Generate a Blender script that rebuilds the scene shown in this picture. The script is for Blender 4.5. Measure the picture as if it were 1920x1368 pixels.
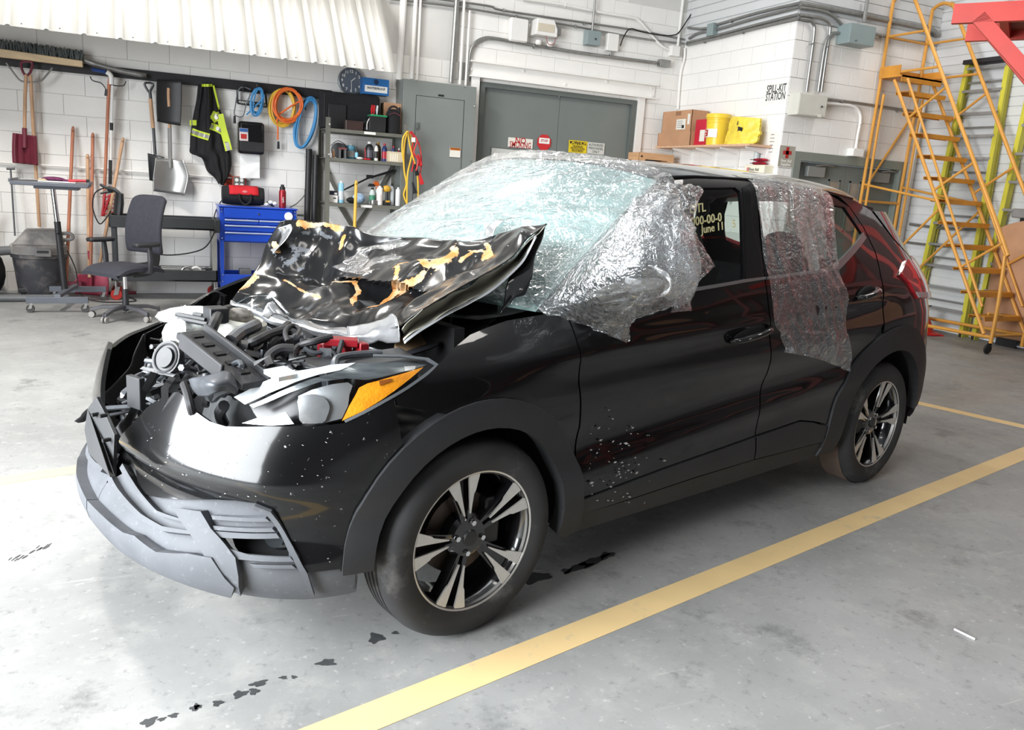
import bpy, math, random
import numpy as np
from mathutils import Vector, Matrix
from mathutils.bvhtree import BVHTree
from mathutils.geometry import delaunay_2d_cdt
for o in list(bpy.data.objects): bpy.data.objects.remove(o)
SC = bpy.context.scene
COL = SC.collection
RND = random.Random(7)
# ------------------------------------------------------------------ camera
FOC = 1495.415
CAMP = np.array([-1.435378, -2.649692, 1.408568])
YAW, PITCH, ROLL = .707778, .22099, -.066457
def _rot():
    cy, sy = math.cos(YAW), math.sin(YAW)
    f = np.array([sy*math.cos(PITCH), cy*math.cos(PITCH), -math.sin(PITCH)])
    r = np.array([cy, -sy, 0.]); d = np.cross(f, r)
    c, s = math.cos(ROLL), math.sin(ROLL)
    return np.array([c*r+s*d, -s*r+c*d, f])
CR = _rot()
cd = bpy.data.cameras.new('camera'); cam = bpy.data.objects.new('camera', cd); COL.objects.link(cam)
cd.sensor_width = 36; cd.lens = FOC/1920*36; cd.clip_start = .05; cd.clip_end = 100
cam.matrix_world = Matrix(((CR[0][0], -CR[1][0], -CR[2][0], CAMP[0]), (CR[0][1], -CR[1][1], -CR[2][1], CAMP[1]),
                           (CR[0][2], -CR[1][2], -CR[2][2], CAMP[2]), (0, 0, 0, 1)))
SC.camera = cam
TH = -0.273065
UX = np.array([math.cos(TH), math.sin(TH), 0]); NX = np.array([-math.sin(TH), math.cos(TH), 0]); ZX = np.array([0, 0, 1.])
def W(u, n, z): return UX*u + NX*n + ZX*z
# ------------------------------------------------------------------ view, world, lamps
SC.view_settings.view_transform = 'Standard'; SC.view_settings.look = 'None'
SC.view_settings.exposure = 0.35; SC.view_settings.gamma = 1; SC.view_settings.use_curve_mapping = False
SC.cycles.use_denoising = True
SC.cycles.max_bounces = 8; SC.cycles.transparent_max_bounces = 24; SC.cycles.sample_clamp_indirect = 6
SC.cycles.caustics_reflective = False; SC.cycles.caustics_refractive = False
wd = bpy.data.worlds.new('sky'); SC.world = wd; wd.use_nodes = True
bg = wd.node_tree.nodes['Background']; bg.inputs[0].default_value = (.78, .88, 1, 1); bg.inputs[1].default_value = 1.1
def area(name, loc, aim, sx, sy, power, col=(1, 1, 1), spread=math.pi):
    l = bpy.data.lights.new(name, 'AREA'); l.shape = 'RECTANGLE'; l.size = sx; l.size_y = sy; l.energy = power; l.color = col; l.spread = spread
    o = bpy.data.objects.new(name, l); COL.objects.link(o)
    o.location = loc; d = Vector(aim)-Vector(loc); o.rotation_euler = d.to_track_quat('-Z', 'Y').to_euler(); return o
area('bay_door_daylight', W(-5.3, -1.5, 2.1), W(0, -1.5, .2), 6.2, 3.9, 980, (.93, .97, 1.0), 2.4)
LAMPXY = [(-3.2, .3, 16), (-.4, .3, 14), (2.4, .3, 13), (5.2, .3, 11), (-3.2, -3.4, 10), (-.4, -3.4, 10), (2.4, -3.4, 11), (5.2, -3.4, 11), (-2.0, 3.2, 180), (1.2, 4.2, 52), (3.6, 4.0, 15), (6.8, 2.6, 24)]
for _u, _n, _p in LAMPXY:
    area('strip_lamp', W(_u, _n, 5.12), W(_u, _n+.001, 0), .35, 1.3, _p, (1, .96, .9))
# ------------------------------------------------------------------ materials
MATS = {}
def mat(name, col, rough=.5, metal=0., var=.12, scale=6., bump=0., coat=0., spec=.5, emit=0., alpha=1., trans=0., dirt=None, detail=4, stretch=(1, 1, 1), bscale=None):
    if name in MATS: return MATS[name]
    m = bpy.data.materials.new(name); m.use_nodes = True; nt = m.node_tree; N = nt.nodes; L = nt.links
    b = N['Principled BSDF']
    b.inputs['Roughness'].default_value = rough; b.inputs['Metallic'].default_value = metal
    b.inputs['Coat Weight'].default_value = coat; b.inputs['Coat Roughness'].default_value = .03; b.inputs['Coat IOR'].default_value = 1.42
    b.inputs['Specular IOR Level'].default_value = spec
    b.inputs['Alpha'].default_value = alpha; b.inputs['Transmission Weight'].default_value = trans
    c = tuple(col)+(1,)
    b.inputs['Base Color'].default_value = c
    tc = N.new('ShaderNodeTexCoord'); mp = N.new('ShaderNodeMapping'); L.new(tc.outputs['Object'], mp.inputs[0]); mp.inputs['Scale'].default_value = stretch
    if var > 0:
        n = N.new('ShaderNodeTexNoise'); n.inputs['Scale'].default_value = scale; n.inputs['Detail'].default_value = detail
        L.new(mp.outputs[0], n.inputs['Vector'])
        r = N.new('ShaderNodeValToRGB'); r.color_ramp.elements[0].position = .3; r.color_ramp.elements[1].position = .7
        lo = tuple(max(0, x*(1-var)) for x in col)+(1,); hi = tuple(min(1, x*(1+var)) for x in col)+(1,)
        r.color_ramp.elements[0].color = lo; r.color_ramp.elements[1].color = hi
        L.new(n.outputs[0], r.inputs[0]); out = r.outputs[0]
        if dirt:
            n2 = N.new('ShaderNodeTexNoise'); n2.inputs['Scale'].default_value = dirt[1]; n2.inputs['Detail'].default_value = 8; n2.inputs['Roughness'].default_value = .65
            L.new(mp.outputs[0], n2.inputs['Vector'])
            r2 = N.new('ShaderNodeValToRGB'); r2.color_ramp.elements[0].position = dirt[2]; r2.color_ramp.elements[1].position = dirt[3]
            L.new(n2.outputs[0], r2.inputs[0])
            mx = N.new('ShaderNodeMixRGB'); L.new(r2.outputs[0], mx.inputs[0]); L.new(out, mx.inputs[1]); mx.inputs[2].default_value = tuple(dirt[0])+(1,)
            out = mx.outputs[0]
            if len(dirt) > 4:
                mr = N.new('ShaderNodeMapRange'); mr.inputs[3].default_value = rough; mr.inputs[4].default_value = dirt[4]
                L.new(r2.outputs[0], mr.inputs[0]); L.new(mr.outputs[0], b.inputs['Roughness'])
        L.new(out, b.inputs['Base Color'])
        if emit: L.new(out, b.inputs['Emission Color'])
    if emit:
        b.inputs['Emission Strength'].default_value = emit
        if var <= 0: b.inputs['Emission Color'].default_value = c
    if bump:
        n3 = N.new('ShaderNodeTexNoise'); n3.inputs['Scale'].default_value = bscale or scale*6; n3.inputs['Detail'].default_value = 5
        L.new(mp.outputs[0], n3.inputs['Vector'])
        bp = N.new('ShaderNodeBump'); bp.inputs['Strength'].default_value = bump; bp.inputs['Distance'].default_value = .01
        L.new(n3.outputs[0], bp.inputs['Height']); L.new(bp.outputs[0], b.inputs['Normal'])
    MATS[name] = m; return m
def s(r, g, b): return tuple(((x/255)/12.92 if x/255 <= .04045 else ((x/255+.055)/1.055)**2.4) for x in (r, g, b))
# ------------------------------------------------------------------ geometry helpers
def nz(v): v = np.asarray(v, float); return v/(np.linalg.norm(v)+1e-12)
def ray(u, v): return CR.T @ np.array([(u-960)/FOC, (v-684)/FOC, 1.])
def onplane(u, v, n, c): d = ray(u, v); n = np.asarray(n, float); return CAMP + d*((c-n@CAMP)/(n@d))
def PX(u, v, x): return onplane(u, v, (1, 0, 0), x)
def PY(u, v, y): return onplane(u, v, (0, 1, 0), y)
def PZ(u, v, z=0.): return onplane(u, v, (0, 0, 1), z)
NA, UB, NC, UD = 6.64, 6.025, 4.52, 8.27
def PA(u, v, off=0.): return onplane(u, v, NX, NA-off)
def PB(u, v, off=0.): return onplane(u, v, UX, UB-off)
def PC(u, v, off=0.): return onplane(u, v, NX, NC-off)
def PD(u, v, off=0.): return onplane(u, v, UX, UD-off)
WLOC = {}
def reg(o, label=None, cat=None, group=None, kind=None):
    if label: o['label'] = label
    if cat: o['category'] = cat
    if group: o['group'] = group
    if kind: o['kind'] = kind
    return o
def thing(name, label, cat, loc, group=None):
    o = bpy.data.objects.new(name, None); o.empty_display_size = .1; COL.objects.link(o)
    o.location = Vector(loc); WLOC[o] = np.array(loc, float)
    return reg(o, label, cat, group)
def crom(pts, n=6, closed=False):
    pts = [np.asarray(p, float) for p in pts]; out = []; m = len(pts)
    segs = m if closed else m-1
    for i in range(segs):
        if closed: p0, p1, p2, p3 = pts[(i-1) % m], pts[i], pts[(i+1) % m], pts[(i+2) % m]
        else: p0, p1, p2, p3 = pts[max(i-1, 0)], pts[i], pts[i+1], pts[min(i+2, m-1)]
        for k in range(n):
            t = k/n
            out.append(.5*((2*p1)+(-p0+p2)*t+(2*p0-5*p1+4*p2-p3)*t*t+(-p0+3*p1-3*p2+p3)*t**3))
    if not closed: out.append(pts[-1])
    return out
class MB:
    def __init__(s): s.v = []; s.f = []; s.m = []; s.mi = 0; s.n = {}
    def add(s, vs, fs):
        b = len(s.v); s.v += [tuple(map(float, p)) for p in vs]; s.f += [tuple(b+i for i in f) for f in fs]; s.m += [s.mi]*len(fs); return s
    def box(s, c, size, ax=None, taper=1.):
        c = np.asarray(c, float); a = np.eye(3) if ax is None else np.asarray(ax, float)
        h = np.asarray(size, float)/2; vs = []
        for k in (-1, 1):
            for j, i in ((-1, -1), (-1, 1), (1, 1), (1, -1)):
                t = taper if k > 0 else 1
                vs.append(c+a[0]*i*h[0]*t+a[1]*j*h[1]*t+a[2]*k*h[2])
        return s.add(vs, [(3, 2, 1, 0), (4, 5, 6, 7), (0, 1, 5, 4), (1, 2, 6, 5), (2, 3, 7, 6), (3, 0, 4, 7)])
    def wbox(s, u, n, z, size): return s.box(W(u, n, z), size, (UX, NX, ZX))
    def tube(s, pts, r, n=8, cap=True, flat=None):
        pts = [np.asarray(p, float) for p in pts]; m = len(pts)
        if not hasattr(r, '__len__'): r = [r]*m
        t0 = nz(pts[1]-pts[0]); up = np.array([0, 0, 1.]) if abs(t0[2]) < .9 else np.array([1., 0, 0])
        nrm = nz(np.cross(t0, up)); vs = []
        for i, p in enumerate(pts):
            t = nz(pts[min(i+1, m-1)]-pts[max(i-1, 0)])
            nrm = nz(nrm-t*(nrm@t)); b = np.cross(t, nrm)
            for k in range(n):
                a = 2*math.pi*k/n
                vs.append(p+r[i]*(nrm*math.cos(a)+b*math.sin(a)*(flat or 1)))
        fs = [(i*n+k, i*n+(k+1) % n, (i+1)*n+(k+1) % n, (i+1)*n+k) for i in range(m-1) for k in range(n)]
        if cap: fs += [tuple(range(n-1, -1, -1)), tuple((m-1)*n+k for k in range(n))]
        return s.add(vs, fs)
    def cyl(s, a, b, r, r2=None, n=16): return s.tube([a, b], [r, r if r2 is None else r2], n)
    def lathe(s, prof, o, ax=(0, 0, 1), n=24, xd=None, closed=False):
        ax = nz(ax); t = np.array([1., 0, 0]) if abs(ax[0]) < .9 else np.array([0, 1., 0])
        x = nz(t-ax*(t@ax)) if xd is None else nz(xd); y = np.cross(ax, x); o = np.asarray(o, float); vs = []
        for r, h in prof:
            for k in range(n):
                a = 2*math.pi*k/n; vs.append(o+ax*h+r*(x*math.cos(a)+y*math.sin(a)))
        m = len(prof)
        fs = [(i*n+k, i*n+(k+1) % n, (i+1)*n+(k+1) % n, (i+1)*n+k) for i in range(m-1) for k in range(n)]
        if closed: fs += [((m-1)*n+k, (m-1)*n+(k+1) % n, (k+1) % n, k) for k in range(n)]
        else:
            if prof[0][0] > 1e-4: fs.append(tuple(range(n-1, -1, -1)))
            if prof[-1][0] > 1e-4: fs.append(tuple((m-1)*n+k for k in range(n)))
        return s.add(vs, fs)
    def prism(s, poly, ext):
        ext = np.asarray(ext, float); p = [np.asarray(q, float) for q in poly]; n = len(p)
        nn = sum((np.cross(p[i], p[(i+1) % n]) for i in range(n)), np.zeros(3))
        if nn@ext > 0: p = p[::-1]
        return s.add(p+[q+ext for q in p], [tuple(range(n)), tuple(range(2*n-1, n-1, -1))]+[(i, i+n, (i+1) % n+n, (i+1) % n) for i in range(n)])
    def grid(s, P, wrapu=False):
        nu, nv = len(P), len(P[0])
        vs = [P[i][j] for i in range(nu) for j in range(nv)]
        fs = [(i*nv+j, ((i+1) % nu)*nv+j, ((i+1) % nu)*nv+j+1, i*nv+j+1) for i in range(nu if wrapu else nu-1) for j in range(nv-1)]
        return s.add(vs, fs)
    def ball(s, c, r, n=12, ax=None):
        r = (r, r, r) if not hasattr(r, '__len__') else r; a = np.eye(3) if ax is None else np.asarray(ax)
        c = np.asarray(c, float); P = []
        for i in range(n):
            t = 2*math.pi*i/n
            P.append([c+a[0]*r[0]*math.cos(t)*math.sin(q)+a[1]*r[1]*math.sin(t)*math.sin(q)+a[2]*r[2]*-math.cos(q) for q in np.linspace(.02, math.pi-.02, n//2+2)])
        return s.grid(P, True)
    def torus(s, c, ax, R, r, n=24, k=8, sq=1.):
        ax = nz(ax); t = np.array([1., 0, 0]) if abs(ax[0]) < .9 else np.array([0, 1., 0]); x = nz(t-ax*(t@ax)); y = np.cross(ax, x); c = np.asarray(c, float)
        pts = [c+R*(x*math.cos(2*math.pi*i/n)+y*sq*math.sin(2*math.pi*i/n)) for i in range(n)]; vs = []
        for i, p in enumerate(pts):
            rad = nz(p-c)
            for j in range(k):
                a = 2*math.pi*j/k; vs.append(p+r*(rad*math.cos(a)+ax*math.sin(a)))
        return s.add(vs, [(i*k+j, ((i+1) % n)*k+j, ((i+1) % n)*k+(j+1) % k, i*k+(j+1) % k) for i in range(n) for j in range(k)])
    def make(s, name, m, parent=None, smooth=True, bevel=0., sub=0, label=None, cat=None, group=None, kind=None, org=None, ang=35):
        me = bpy.data.meshes.new(name)
        if parent is not None: off = WLOC[parent]
        elif org is not None: off = np.asarray(org, float)
        else:
            a = np.array(s.v); off = np.array([(a[:, 0].min()+a[:, 0].max())/2, (a[:, 1].min()+a[:, 1].max())/2, a[:, 2].min()])
        me.from_pydata([tuple(np.asarray(p)-off) for p in s.v], [], s.f); 
        for mm in (m if isinstance(m, (list, tuple)) else [m]): me.materials.append(mm)
        if isinstance(m, (list, tuple)): me.polygons.foreach_set('material_index', s.m)
        if smooth:
            me.polygons.foreach_set('use_smooth', [True]*len(me.polygons))
            if ang < 180: me.set_sharp_from_angle(angle=math.radians(ang))
        me.update()
        o = bpy.data.objects.new(name, me); COL.objects.link(o); WLOC[o] = off
        if parent is not None: o.parent = parent
        else: o.location = Vector(off)
        if bevel:
            b = o.modifiers.new('bevel', 'BEVEL'); b.width = bevel; b.segments = 2; b.limit_method = 'ANGLE'; b.angle_limit = math.radians(50)
        if sub:
            q = o.modifiers.new('sub', 'SUBSURF'); q.levels = sub; q.render_levels = sub
        return reg(o, label, cat, group, kind)
def copytree(o, delta, parent=None, **kw):
    c = o.copy(); COL.objects.link(c); c.parent = parent
    if parent is None: c.location = Vector(np.array(o.location)+np.asarray(delta))
    WLOC[c] = WLOC[o]+np.asarray(delta)
    for ch in [x for x in bpy.data.objects if x.parent == o]: copytree(ch, delta, c)
    return reg(c, **kw)
def text(body, org, right, up, h, m, parent, name='lettering', squash=1., align='CENTER', ext=.0006, fit=None):
    cu = bpy.data.curves.new(name, 'FONT'); cu.body = body; cu.size = h*1.42; cu.align_x = align; cu.align_y = 'CENTER'; cu.extrude = ext; cu.resolution_u = 2; cu.offset = .014*cu.size
    tmp = bpy.data.objects.new(name, cu)
    COL.objects.link(tmp); dg = bpy.context.evaluated_depsgraph_get(); me = bpy.data.meshes.new_from_object(tmp.evaluated_get(dg)); bpy.data.objects.remove(tmp)
    if fit: xs = [q.co.x for q in me.vertices]; squash = min(squash, fit/(max(xs)-min(xs)))
    r = nz(right)*squash; u = nz(up); n = np.cross(nz(right), u); o3 = np.asarray(org, float)-WLOC[parent]
    me.transform(Matrix(((r[0], u[0], n[0], o3[0]), (r[1], u[1], n[1], o3[1]), (r[2], u[2], n[2], o3[2]), (0, 0, 0, 1))))
    me.materials.clear(); me.materials.append(m); me.name = name
    o = bpy.data.objects.new(name, me); COL.objects.link(o); o.parent = parent; WLOC[o] = WLOC[parent]
    return o
# ------------------------------------------------------------------ palette
PAINT = mat('block_paint', s(238, 236, 232), .55, var=.025, scale=3, bump=.25, bscale=60)
MORTAR = mat('joint_paint', s(214, 212, 208), .7, var=.02)
SIDING = mat('siding_grey', s(206, 207, 207), .45, var=.02)
AWN = mat('awning_white', s(220, 218, 212), .4, var=.015)
STEELG = mat('galvanised', s(150, 150, 148), .38, .75, var=.1, scale=20)
WHITEP = mat('white_plastic', s(232, 230, 226), .4, var=.03)
GREYD = mat('door_grey', s(116, 122, 119), .42, var=.03, scale=3)
GREYF = mat('frame_grey', s(98, 104, 101), .45, var=.03)
CABG = mat('cabinet_grey', s(126, 131, 128), .42, var=.03, scale=3)
BLACKP = mat('black_plastic', s(34, 34, 36), .5, var=.15)
DARKM = mat('dark_metal', s(46, 46, 48), .42, .3, var=.15)
RUBBER = mat('rubber', s(28, 28, 29), .75, var=.2)
CHROME = mat('chrome', (.75, .75, .76), .18, 1., var=0)
def concrete():
    m = mat('concrete', s(166, 165, 163), .55, var=0); nt = m.node_tree; N = nt.nodes; L = nt.links; b = N['Principled BSDF']
    tc = N.new('ShaderNodeTexCoord')
    def noise(sc, det=6, ro=.6, st=(1, 1, 1), rot=0):
        mp = N.new('ShaderNodeMapping'); mp.inputs['Scale'].default_value = st; mp.inputs['Rotation'].default_value = (0, 0, rot); L.new(tc.outputs['Object'], mp.inputs[0])
        n = N.new('ShaderNodeTexNoise'); n.inputs['Scale'].default_value = sc; n.inputs['Detail'].default_value = det; n.inputs['Roughness'].default_value = ro; L.new(mp.outputs[0], n.inputs['Vector']); return n.outputs[0]
    def ramp(i, p0, p1, c0, c1):
        r = N.new('ShaderNodeValToRGB'); r.color_ramp.elements[0].position = p0; r.color_ramp.elements[1].position = p1
        r.color_ramp.elements[0].color = tuple(c0)+(1,); r.color_ramp.elements[1].color = tuple(c1)+(1,); L.new(i, r.inputs[0]); return r.outputs[0]
    def mix(f, a, c, k=None):
        x = N.new('ShaderNodeMixRGB'); L.new(f, x.inputs[0]); L.new(a, x.inputs[1]) 
        if isinstance(c, tuple): x.inputs[2].default_value = c+(1,)
        else: L.new(c, x.inputs[2])
        return x.outputs[0]
    g = lambda v: s(v, v, v-2)
    base = ramp(noise(.9, 8, .62), .3, .7, g(128), g(160))
    base = mix(ramp(noise(7, 8, .7), .52, .68, (0, 0, 0), (.45,)*3), base, s(170, 169, 164))
    base = mix(ramp(noise(3.1, 10, .75), .56, .7, (0, 0, 0), (.75,)*3), base, s(86, 87, 88))
    for rot, sc in ((.5, 9), (-.35, 7), (1.9, 8), (.9, 12), (.2, 16), (1.2, 14)):
        f = ramp(noise(sc, 5, .7, (.10, 1.6, 1), rot), .655, .69, (0, 0, 0), (.5,)*3)
        f2 = ramp(noise(.8, 4, .6, (1, 1, 1), rot*3), .48, .6, (0, 0, 0), (1,)*3)
        mu = N.new('ShaderNodeMixRGB'); mu.blend_type = 'MULTIPLY'; mu.inputs[0].default_value = 1; L.new(f, mu.inputs[1]); L.new(f2, mu.inputs[2])
        base = mix(mu.outputs[0], base, s(184, 182, 176))
    base = mix(ramp(noise(30, 5, .7), .60, .72, (0, 0, 0), (.6,)*3), base, s(196, 195, 190)); base = mix(ramp(noise(22, 6, .75, (1, 1, 1), 1.), .57, .7, (0, 0, 0), (.55,)*3), base, s(84, 85, 86))
    base = mix(ramp(noise(1.7, 12, .8, (1, 1, 1), .3), .6, .7, (0, 0, 0), (.5,)*3), base, s(90, 91, 92))
    L.new(base, b.inputs['Base Color'])
    rr = ramp(noise(2.2, 6), .35, .7, (.42,)*3, (.68,)*3); L.new(rr, b.inputs['Roughness'])
    bp = N.new('ShaderNodeBump'); bp.inputs['Strength'].default_value = .12; bp.inputs['Distance'].default_value = .004; L.new(noise(25, 8, .7), bp.inputs['Height']); L.new(bp.outputs[0], b.inputs['Normal'])
    return m
CONC = concrete()
LINE = mat('line_yellow', s(226, 196, 142), .5, var=.06, scale=4, dirt=(s(190, 176, 150), 9, .6, .72))
WET = mat('oil_stain', s(70, 71, 72), .28, var=.2, scale=30)
# ------------------------------------------------------------------ floor
m = MB(); U0, U1, N0 = -5.5, UD, -8.
m.prism([W(U0, N0, 0), W(U1, N0, 0), W(U1, NA, 0), W(U0, NA, 0)], (0, 0, -.15))
floor = m.make('floor', CONC, kind='structure', smooth=False, org=(0, 0, 0))
def floorpoly(name, px, mt, h=.0012, par=None):
    mm = MB(); mm.prism([PZ(*p)+ZX*.0001 for p in px], (0, 0, h)); return mm.make(name, mt, par or floor, smooth=False)
def line3(pts, w, name):
    mm = MB()
    a, b = np.asarray(pts[0]), np.asarray(pts[1]); d = nz(b-a); q = np.array([-d[1], d[0], 0])*w/2
    mm.prism([a-q+ZX*.0001, b-q+ZX*.0001, b+q+ZX*.0001, a+q+ZX*.0001], (0, 0, .0012)); mm.make(name, LINE, floor, smooth=False)
ph = -.0225; yd = np.array([math.cos(ph), math.sin(ph), 0]); yn = np.array([-yd[1], yd[0], 0])
a = (PZ(563, 1368)+PZ(704, 1368))/2; b = (PZ(1919.6, 834.6)+PZ(1919.6, 866))/2; d = nz(b-a)
line3((a-d*4, b+d*5), .112, 'painted_line')
a = (PZ(0, 894)+PZ(0, 908))/2; line3((a-yd*3, a+yd*1.2), .1, 'painted_line')
a = (PZ(1704.7, 749.3)+PZ(1702.5, 753))/2; b = (PZ(1920, 795)+PZ(1920, 804))/2; d = nz(b-a)
line3((a-d*2.2, b+d*.62), .105, 'painted_line')
for i, (u, v, a_, b_, ang) in enumerate([(612, 1242, 17, 6, -5), (705, 1196, 14, 9, -10), (741, 1186, 6, 3, 0), (450, 1301, 14, 6, -15), (476, 1296, 9, 6, -10), (485, 1281, 16, 5, -12), (531, 1270, 7, 3, 0), (551, 1269, 5, 3, 0),
        (408, 1318, 10, 5, -15), (365, 1327, 9, 5, -20), (325, 1341, 9, 4, -15), (303, 1348, 8, 3, -15), (279, 1353, 15, 7, -20), (370, 1324, 7, 5, 0), (1005, 1083, 26, 9, -12), (1085, 1063, 24, 6, -18), (1112, 1052, 26, 7, -22), (1062, 1070, 9, 5, 0), (1138, 1041, 14, 6, -15),
        (60, 1036, 34, 11, -16), (30, 1046, 14, 8, -10), (82, 1024, 14, 5, -20)]):
    r = random.Random(i); n = 44; ang = math.radians(ang); pts = []
    ph_ = [r.uniform(0, 6.28) for _ in range(4)]
    for k in range(n):
        t = 2*math.pi*k/n; q = 1+.22*math.sin(3*t+ph_[0])+.12*math.sin(5*t+ph_[1])+.07*math.sin(8*t+ph_[2])
        x, y = a_*q*math.cos(t), b_*q*math.sin(t); pts.append((u+x*math.cos(ang)-y*math.sin(ang), v+x*math.sin(ang)+y*math.cos(ang)))
    if i >= 19:
        for k in range(5):
            c = (u+(k-2)*a_*.4, v-(k-2)*a_*.12+r.uniform(-4, 4)); floorpoly('oil_stain', [(c[0]+a_*.16*math.cos(t)-3*math.sin(t), c[1]+3*math.sin(t)-a_*.07*math.cos(t)) for t in np.linspace(0, 6, 9)], WET, .0006)
    else: floorpoly('oil_stain', pts, WET, .0006)
mm = MB(); mm.tube([PZ(1789, 1181)+ZX*.004, PZ(1828, 1200)+ZX*.004], .0035, 8)
mm.make('plastic_straw', WHITEP, label='thin white plastic stick lying on the concrete right of the yellow line', cat='straw')
# ------------------------------------------------------------------ block walls
def blockmesh(name, w, h, d=.03, c=.0025):
    mm = MB(); x, y = w/2-c*.8, h/2-c*.8
    mm.v = [(-x, 0, -y), (x, 0, -y), (x, 0, y), (-x, 0, y), (-x+c, -c, -y+c), (x-c, -c, -y+c), (x-c, -c, y-c), (-x+c, -c, y-c)]
    mm.f = [(4, 5, 6, 7), (0, 1, 5, 4), (1, 2, 6, 5), (2, 3, 7, 6), (3, 0, 4, 7)]
    me = bpy.data.meshes.new(name); me.from_pydata(mm.v, [], mm.f); me.materials.append(PAINT); return me
BM = {}
def place_block(parent, org, ax, w, h):
    k = (round(w, 3), round(h, 3))
    if k not in BM: BM[k] = blockmesh('block', *k)
    o = bpy.data.objects.new('block', BM[k]); COL.objects.link(o); o.parent = parent
    p = np.asarray(org)-WLOC[parent]; x, nrm = ax
    o.matrix_local = Matrix(((x[0], -nrm[0], 0, p[0]), (x[1], -nrm[1], 0, p[1]), (0, 0, 1, p[2]), (0, 0, 0, 1)))
def blocks(parent, fn, xdir, nrm, x0, x1, z0, z1, holes=(), off=.1, budget=[10**9], bw=.4, bh=.2):
    z = z0; row = 0
    while z < z1-.02:
        h = min(bh, z1-z); x = x0 - (bw/2 if row % 2 else 0) - off
        while x < x1:
            a, b = max(x, x0), min(x+bw, x1); x += bw
            if b-a < .03: continue
            segs = [(a, b)]
            for (ha, hb, hz0, hz1) in holes:
                if z+h > hz0+.03 and z < hz1-.03:
                    segs = [q for (p0, p1) in segs for q in ((p0, min(p1, ha)), (max(p0, hb), p1)) if q[1]-q[0] > .03]
            for (p0, p1) in segs:
                if budget[0] <= 0: continue
                budget[0] -= 1; place_block(parent, fn((p0+p1)/2, z+h/2), (xdir, nrm), p1-p0, h)
        z += bh; row += 1
DA0, DA1, DAT = 3.10, 5.35, 2.62     # double doorway in the back wall
m = MB()
for a, b, z0, z1 in ((-5.5, DA0, 0, 5.4), (DA1, UB, 0, 5.4), (DA0, DA1, DAT, 5.4)):
    m.prism([W(a, NA+.004, z0), W(b, NA+.004, z0), W(b, NA+.004, z1), W(a, NA+.004, z1)], NX*.2)
wall_back = m.make('wall_back', MORTAR, kind='structure', smooth=False)
blocks(wall_back, lambda x, z: W(x, NA+.002, z), UX, -NX, -2.3, DA0-.02, .01, 3.01, budget=[205])
blocks(wall_back, lambda x, z: W(x, NA+.002, z), UX, -NX, DA0-.3, UB, 2.61, 4.0, budget=[60])
blocks(wall_back, lambda x, z: W(x, NA+.002, z), UX, -NX, DA1+.02, UB, 1.21, 2.61, budget=[30])
m = MB(); m.prism([W(UB+.004, NC+.004, 0), W(UB+.004, NA+.2, 0), W(UB+.004, NA+.2, 3.41), W(UB+.004, NC+.004, 3.41)], UX*.19)
wall_side = m.make('wall_side', MORTAR, kind='structure', smooth=False)
blocks(wall_side, lambda x, z: W(UB+.002, x, z), NX, -UX, NC+.002, NA, 1.01, 3.41)
DC0, DC1, DCT = 6.24, 8.09, 2.01
m = MB()
for a, b, z0, z1 in ((UB+.006, DC0, 0, 3.41), (DC1, UD, 0, 3.41), (DC0, DC1, DCT, 3.41)):
    m.prism([W(a, NC+.004, z0), W(b, NC+.004, z0), W(b, NC+.004, z1), W(a, NC+.004, z1)], NX*.19)
wall_alcove = m.make('wall_alcove', MORTAR, kind='structure', smooth=False)
blocks(wall_alcove, lambda x, z: W(x, NC+.002, z), UX, -NX, UB+.003, UD, 1.01, 3.41, holes=((DC0, DC1, 0, DCT),))
m = MB(); m.prism([W(UD+.012, 1.5, 0), W(UD+.012, NC+.2, 0), W(UD+.012, NC+.2, 5.4), W(UD+.012, 1.5, 5.4)], UX*.15)
wall_right = m.make('wall_right', MORTAR, kind='structure', smooth=False)
def boards(parent, p0, p1, nrm, z0, z1, pitch=.105):
    d = nz(p1-p0); L = np.linalg.norm(p1-p0); z = z0; me = None
    while z < z1-.01:
        mm = MB(); h = pitch-.004
        q = [(0, 0), (.012, .002), (.012, h-.012), (.004, h)]
        if me is None:
            vs = []
            for t in (0, L):
                for o_, zz in q: vs.append((t, -o_, zz))
            n = len(q); me = bpy.data.meshes.new('siding_board'); me.from_pydata(vs, [], [(i, n+i, n+(i+1) % n, (i+1) % n)[::-1] for i in range(n)]+[(0, 1, 2, 3)[::-1], (4, 5, 6, 7)]); me.materials.append(SIDING)
        o = bpy.data.objects.new('siding_board', me); COL.objects.link(o); o.parent = parent
        p = p0+ZX*z-WLOC[parent]
        o.matrix_local = Matrix(((d[0], -nrm[0], 0, p[0]), (d[1], -nrm[1], 0, p[1]), (0, 0, 1, p[2]), (0, 0, 0, 1))); z += pitch
boards(wall_right, W(UD+.012, NC, 0), W(UD+.012, 1.5, 0), -UX, 0.02, 4.9)
m = MB(); m.prism([W(UB, NC, 3.415), W(UD, NC, 3.415), W(UD, NC, 5.4), W(UB, NC, 5.4)], NX*.15)
m.prism([W(UB+.001, NC+.15, 3.415), W(UB+.001, NA, 3.415), W(UB+.001, NA, 5.4), W(UB+.001, NC+.15, 5.4)], UX*.15)
wall_upper = m.make('wall_upper', SIDING, kind='structure', smooth=False)
boards(wall_upper, W(UB-.001, NC, 0), W(UD, NC, 0), -NX, 3.42, 4.6); boards(wall_upper, W(UB, NA, 0), W(UB, NC, 0), -UX, 3.42, 4.6)
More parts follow.
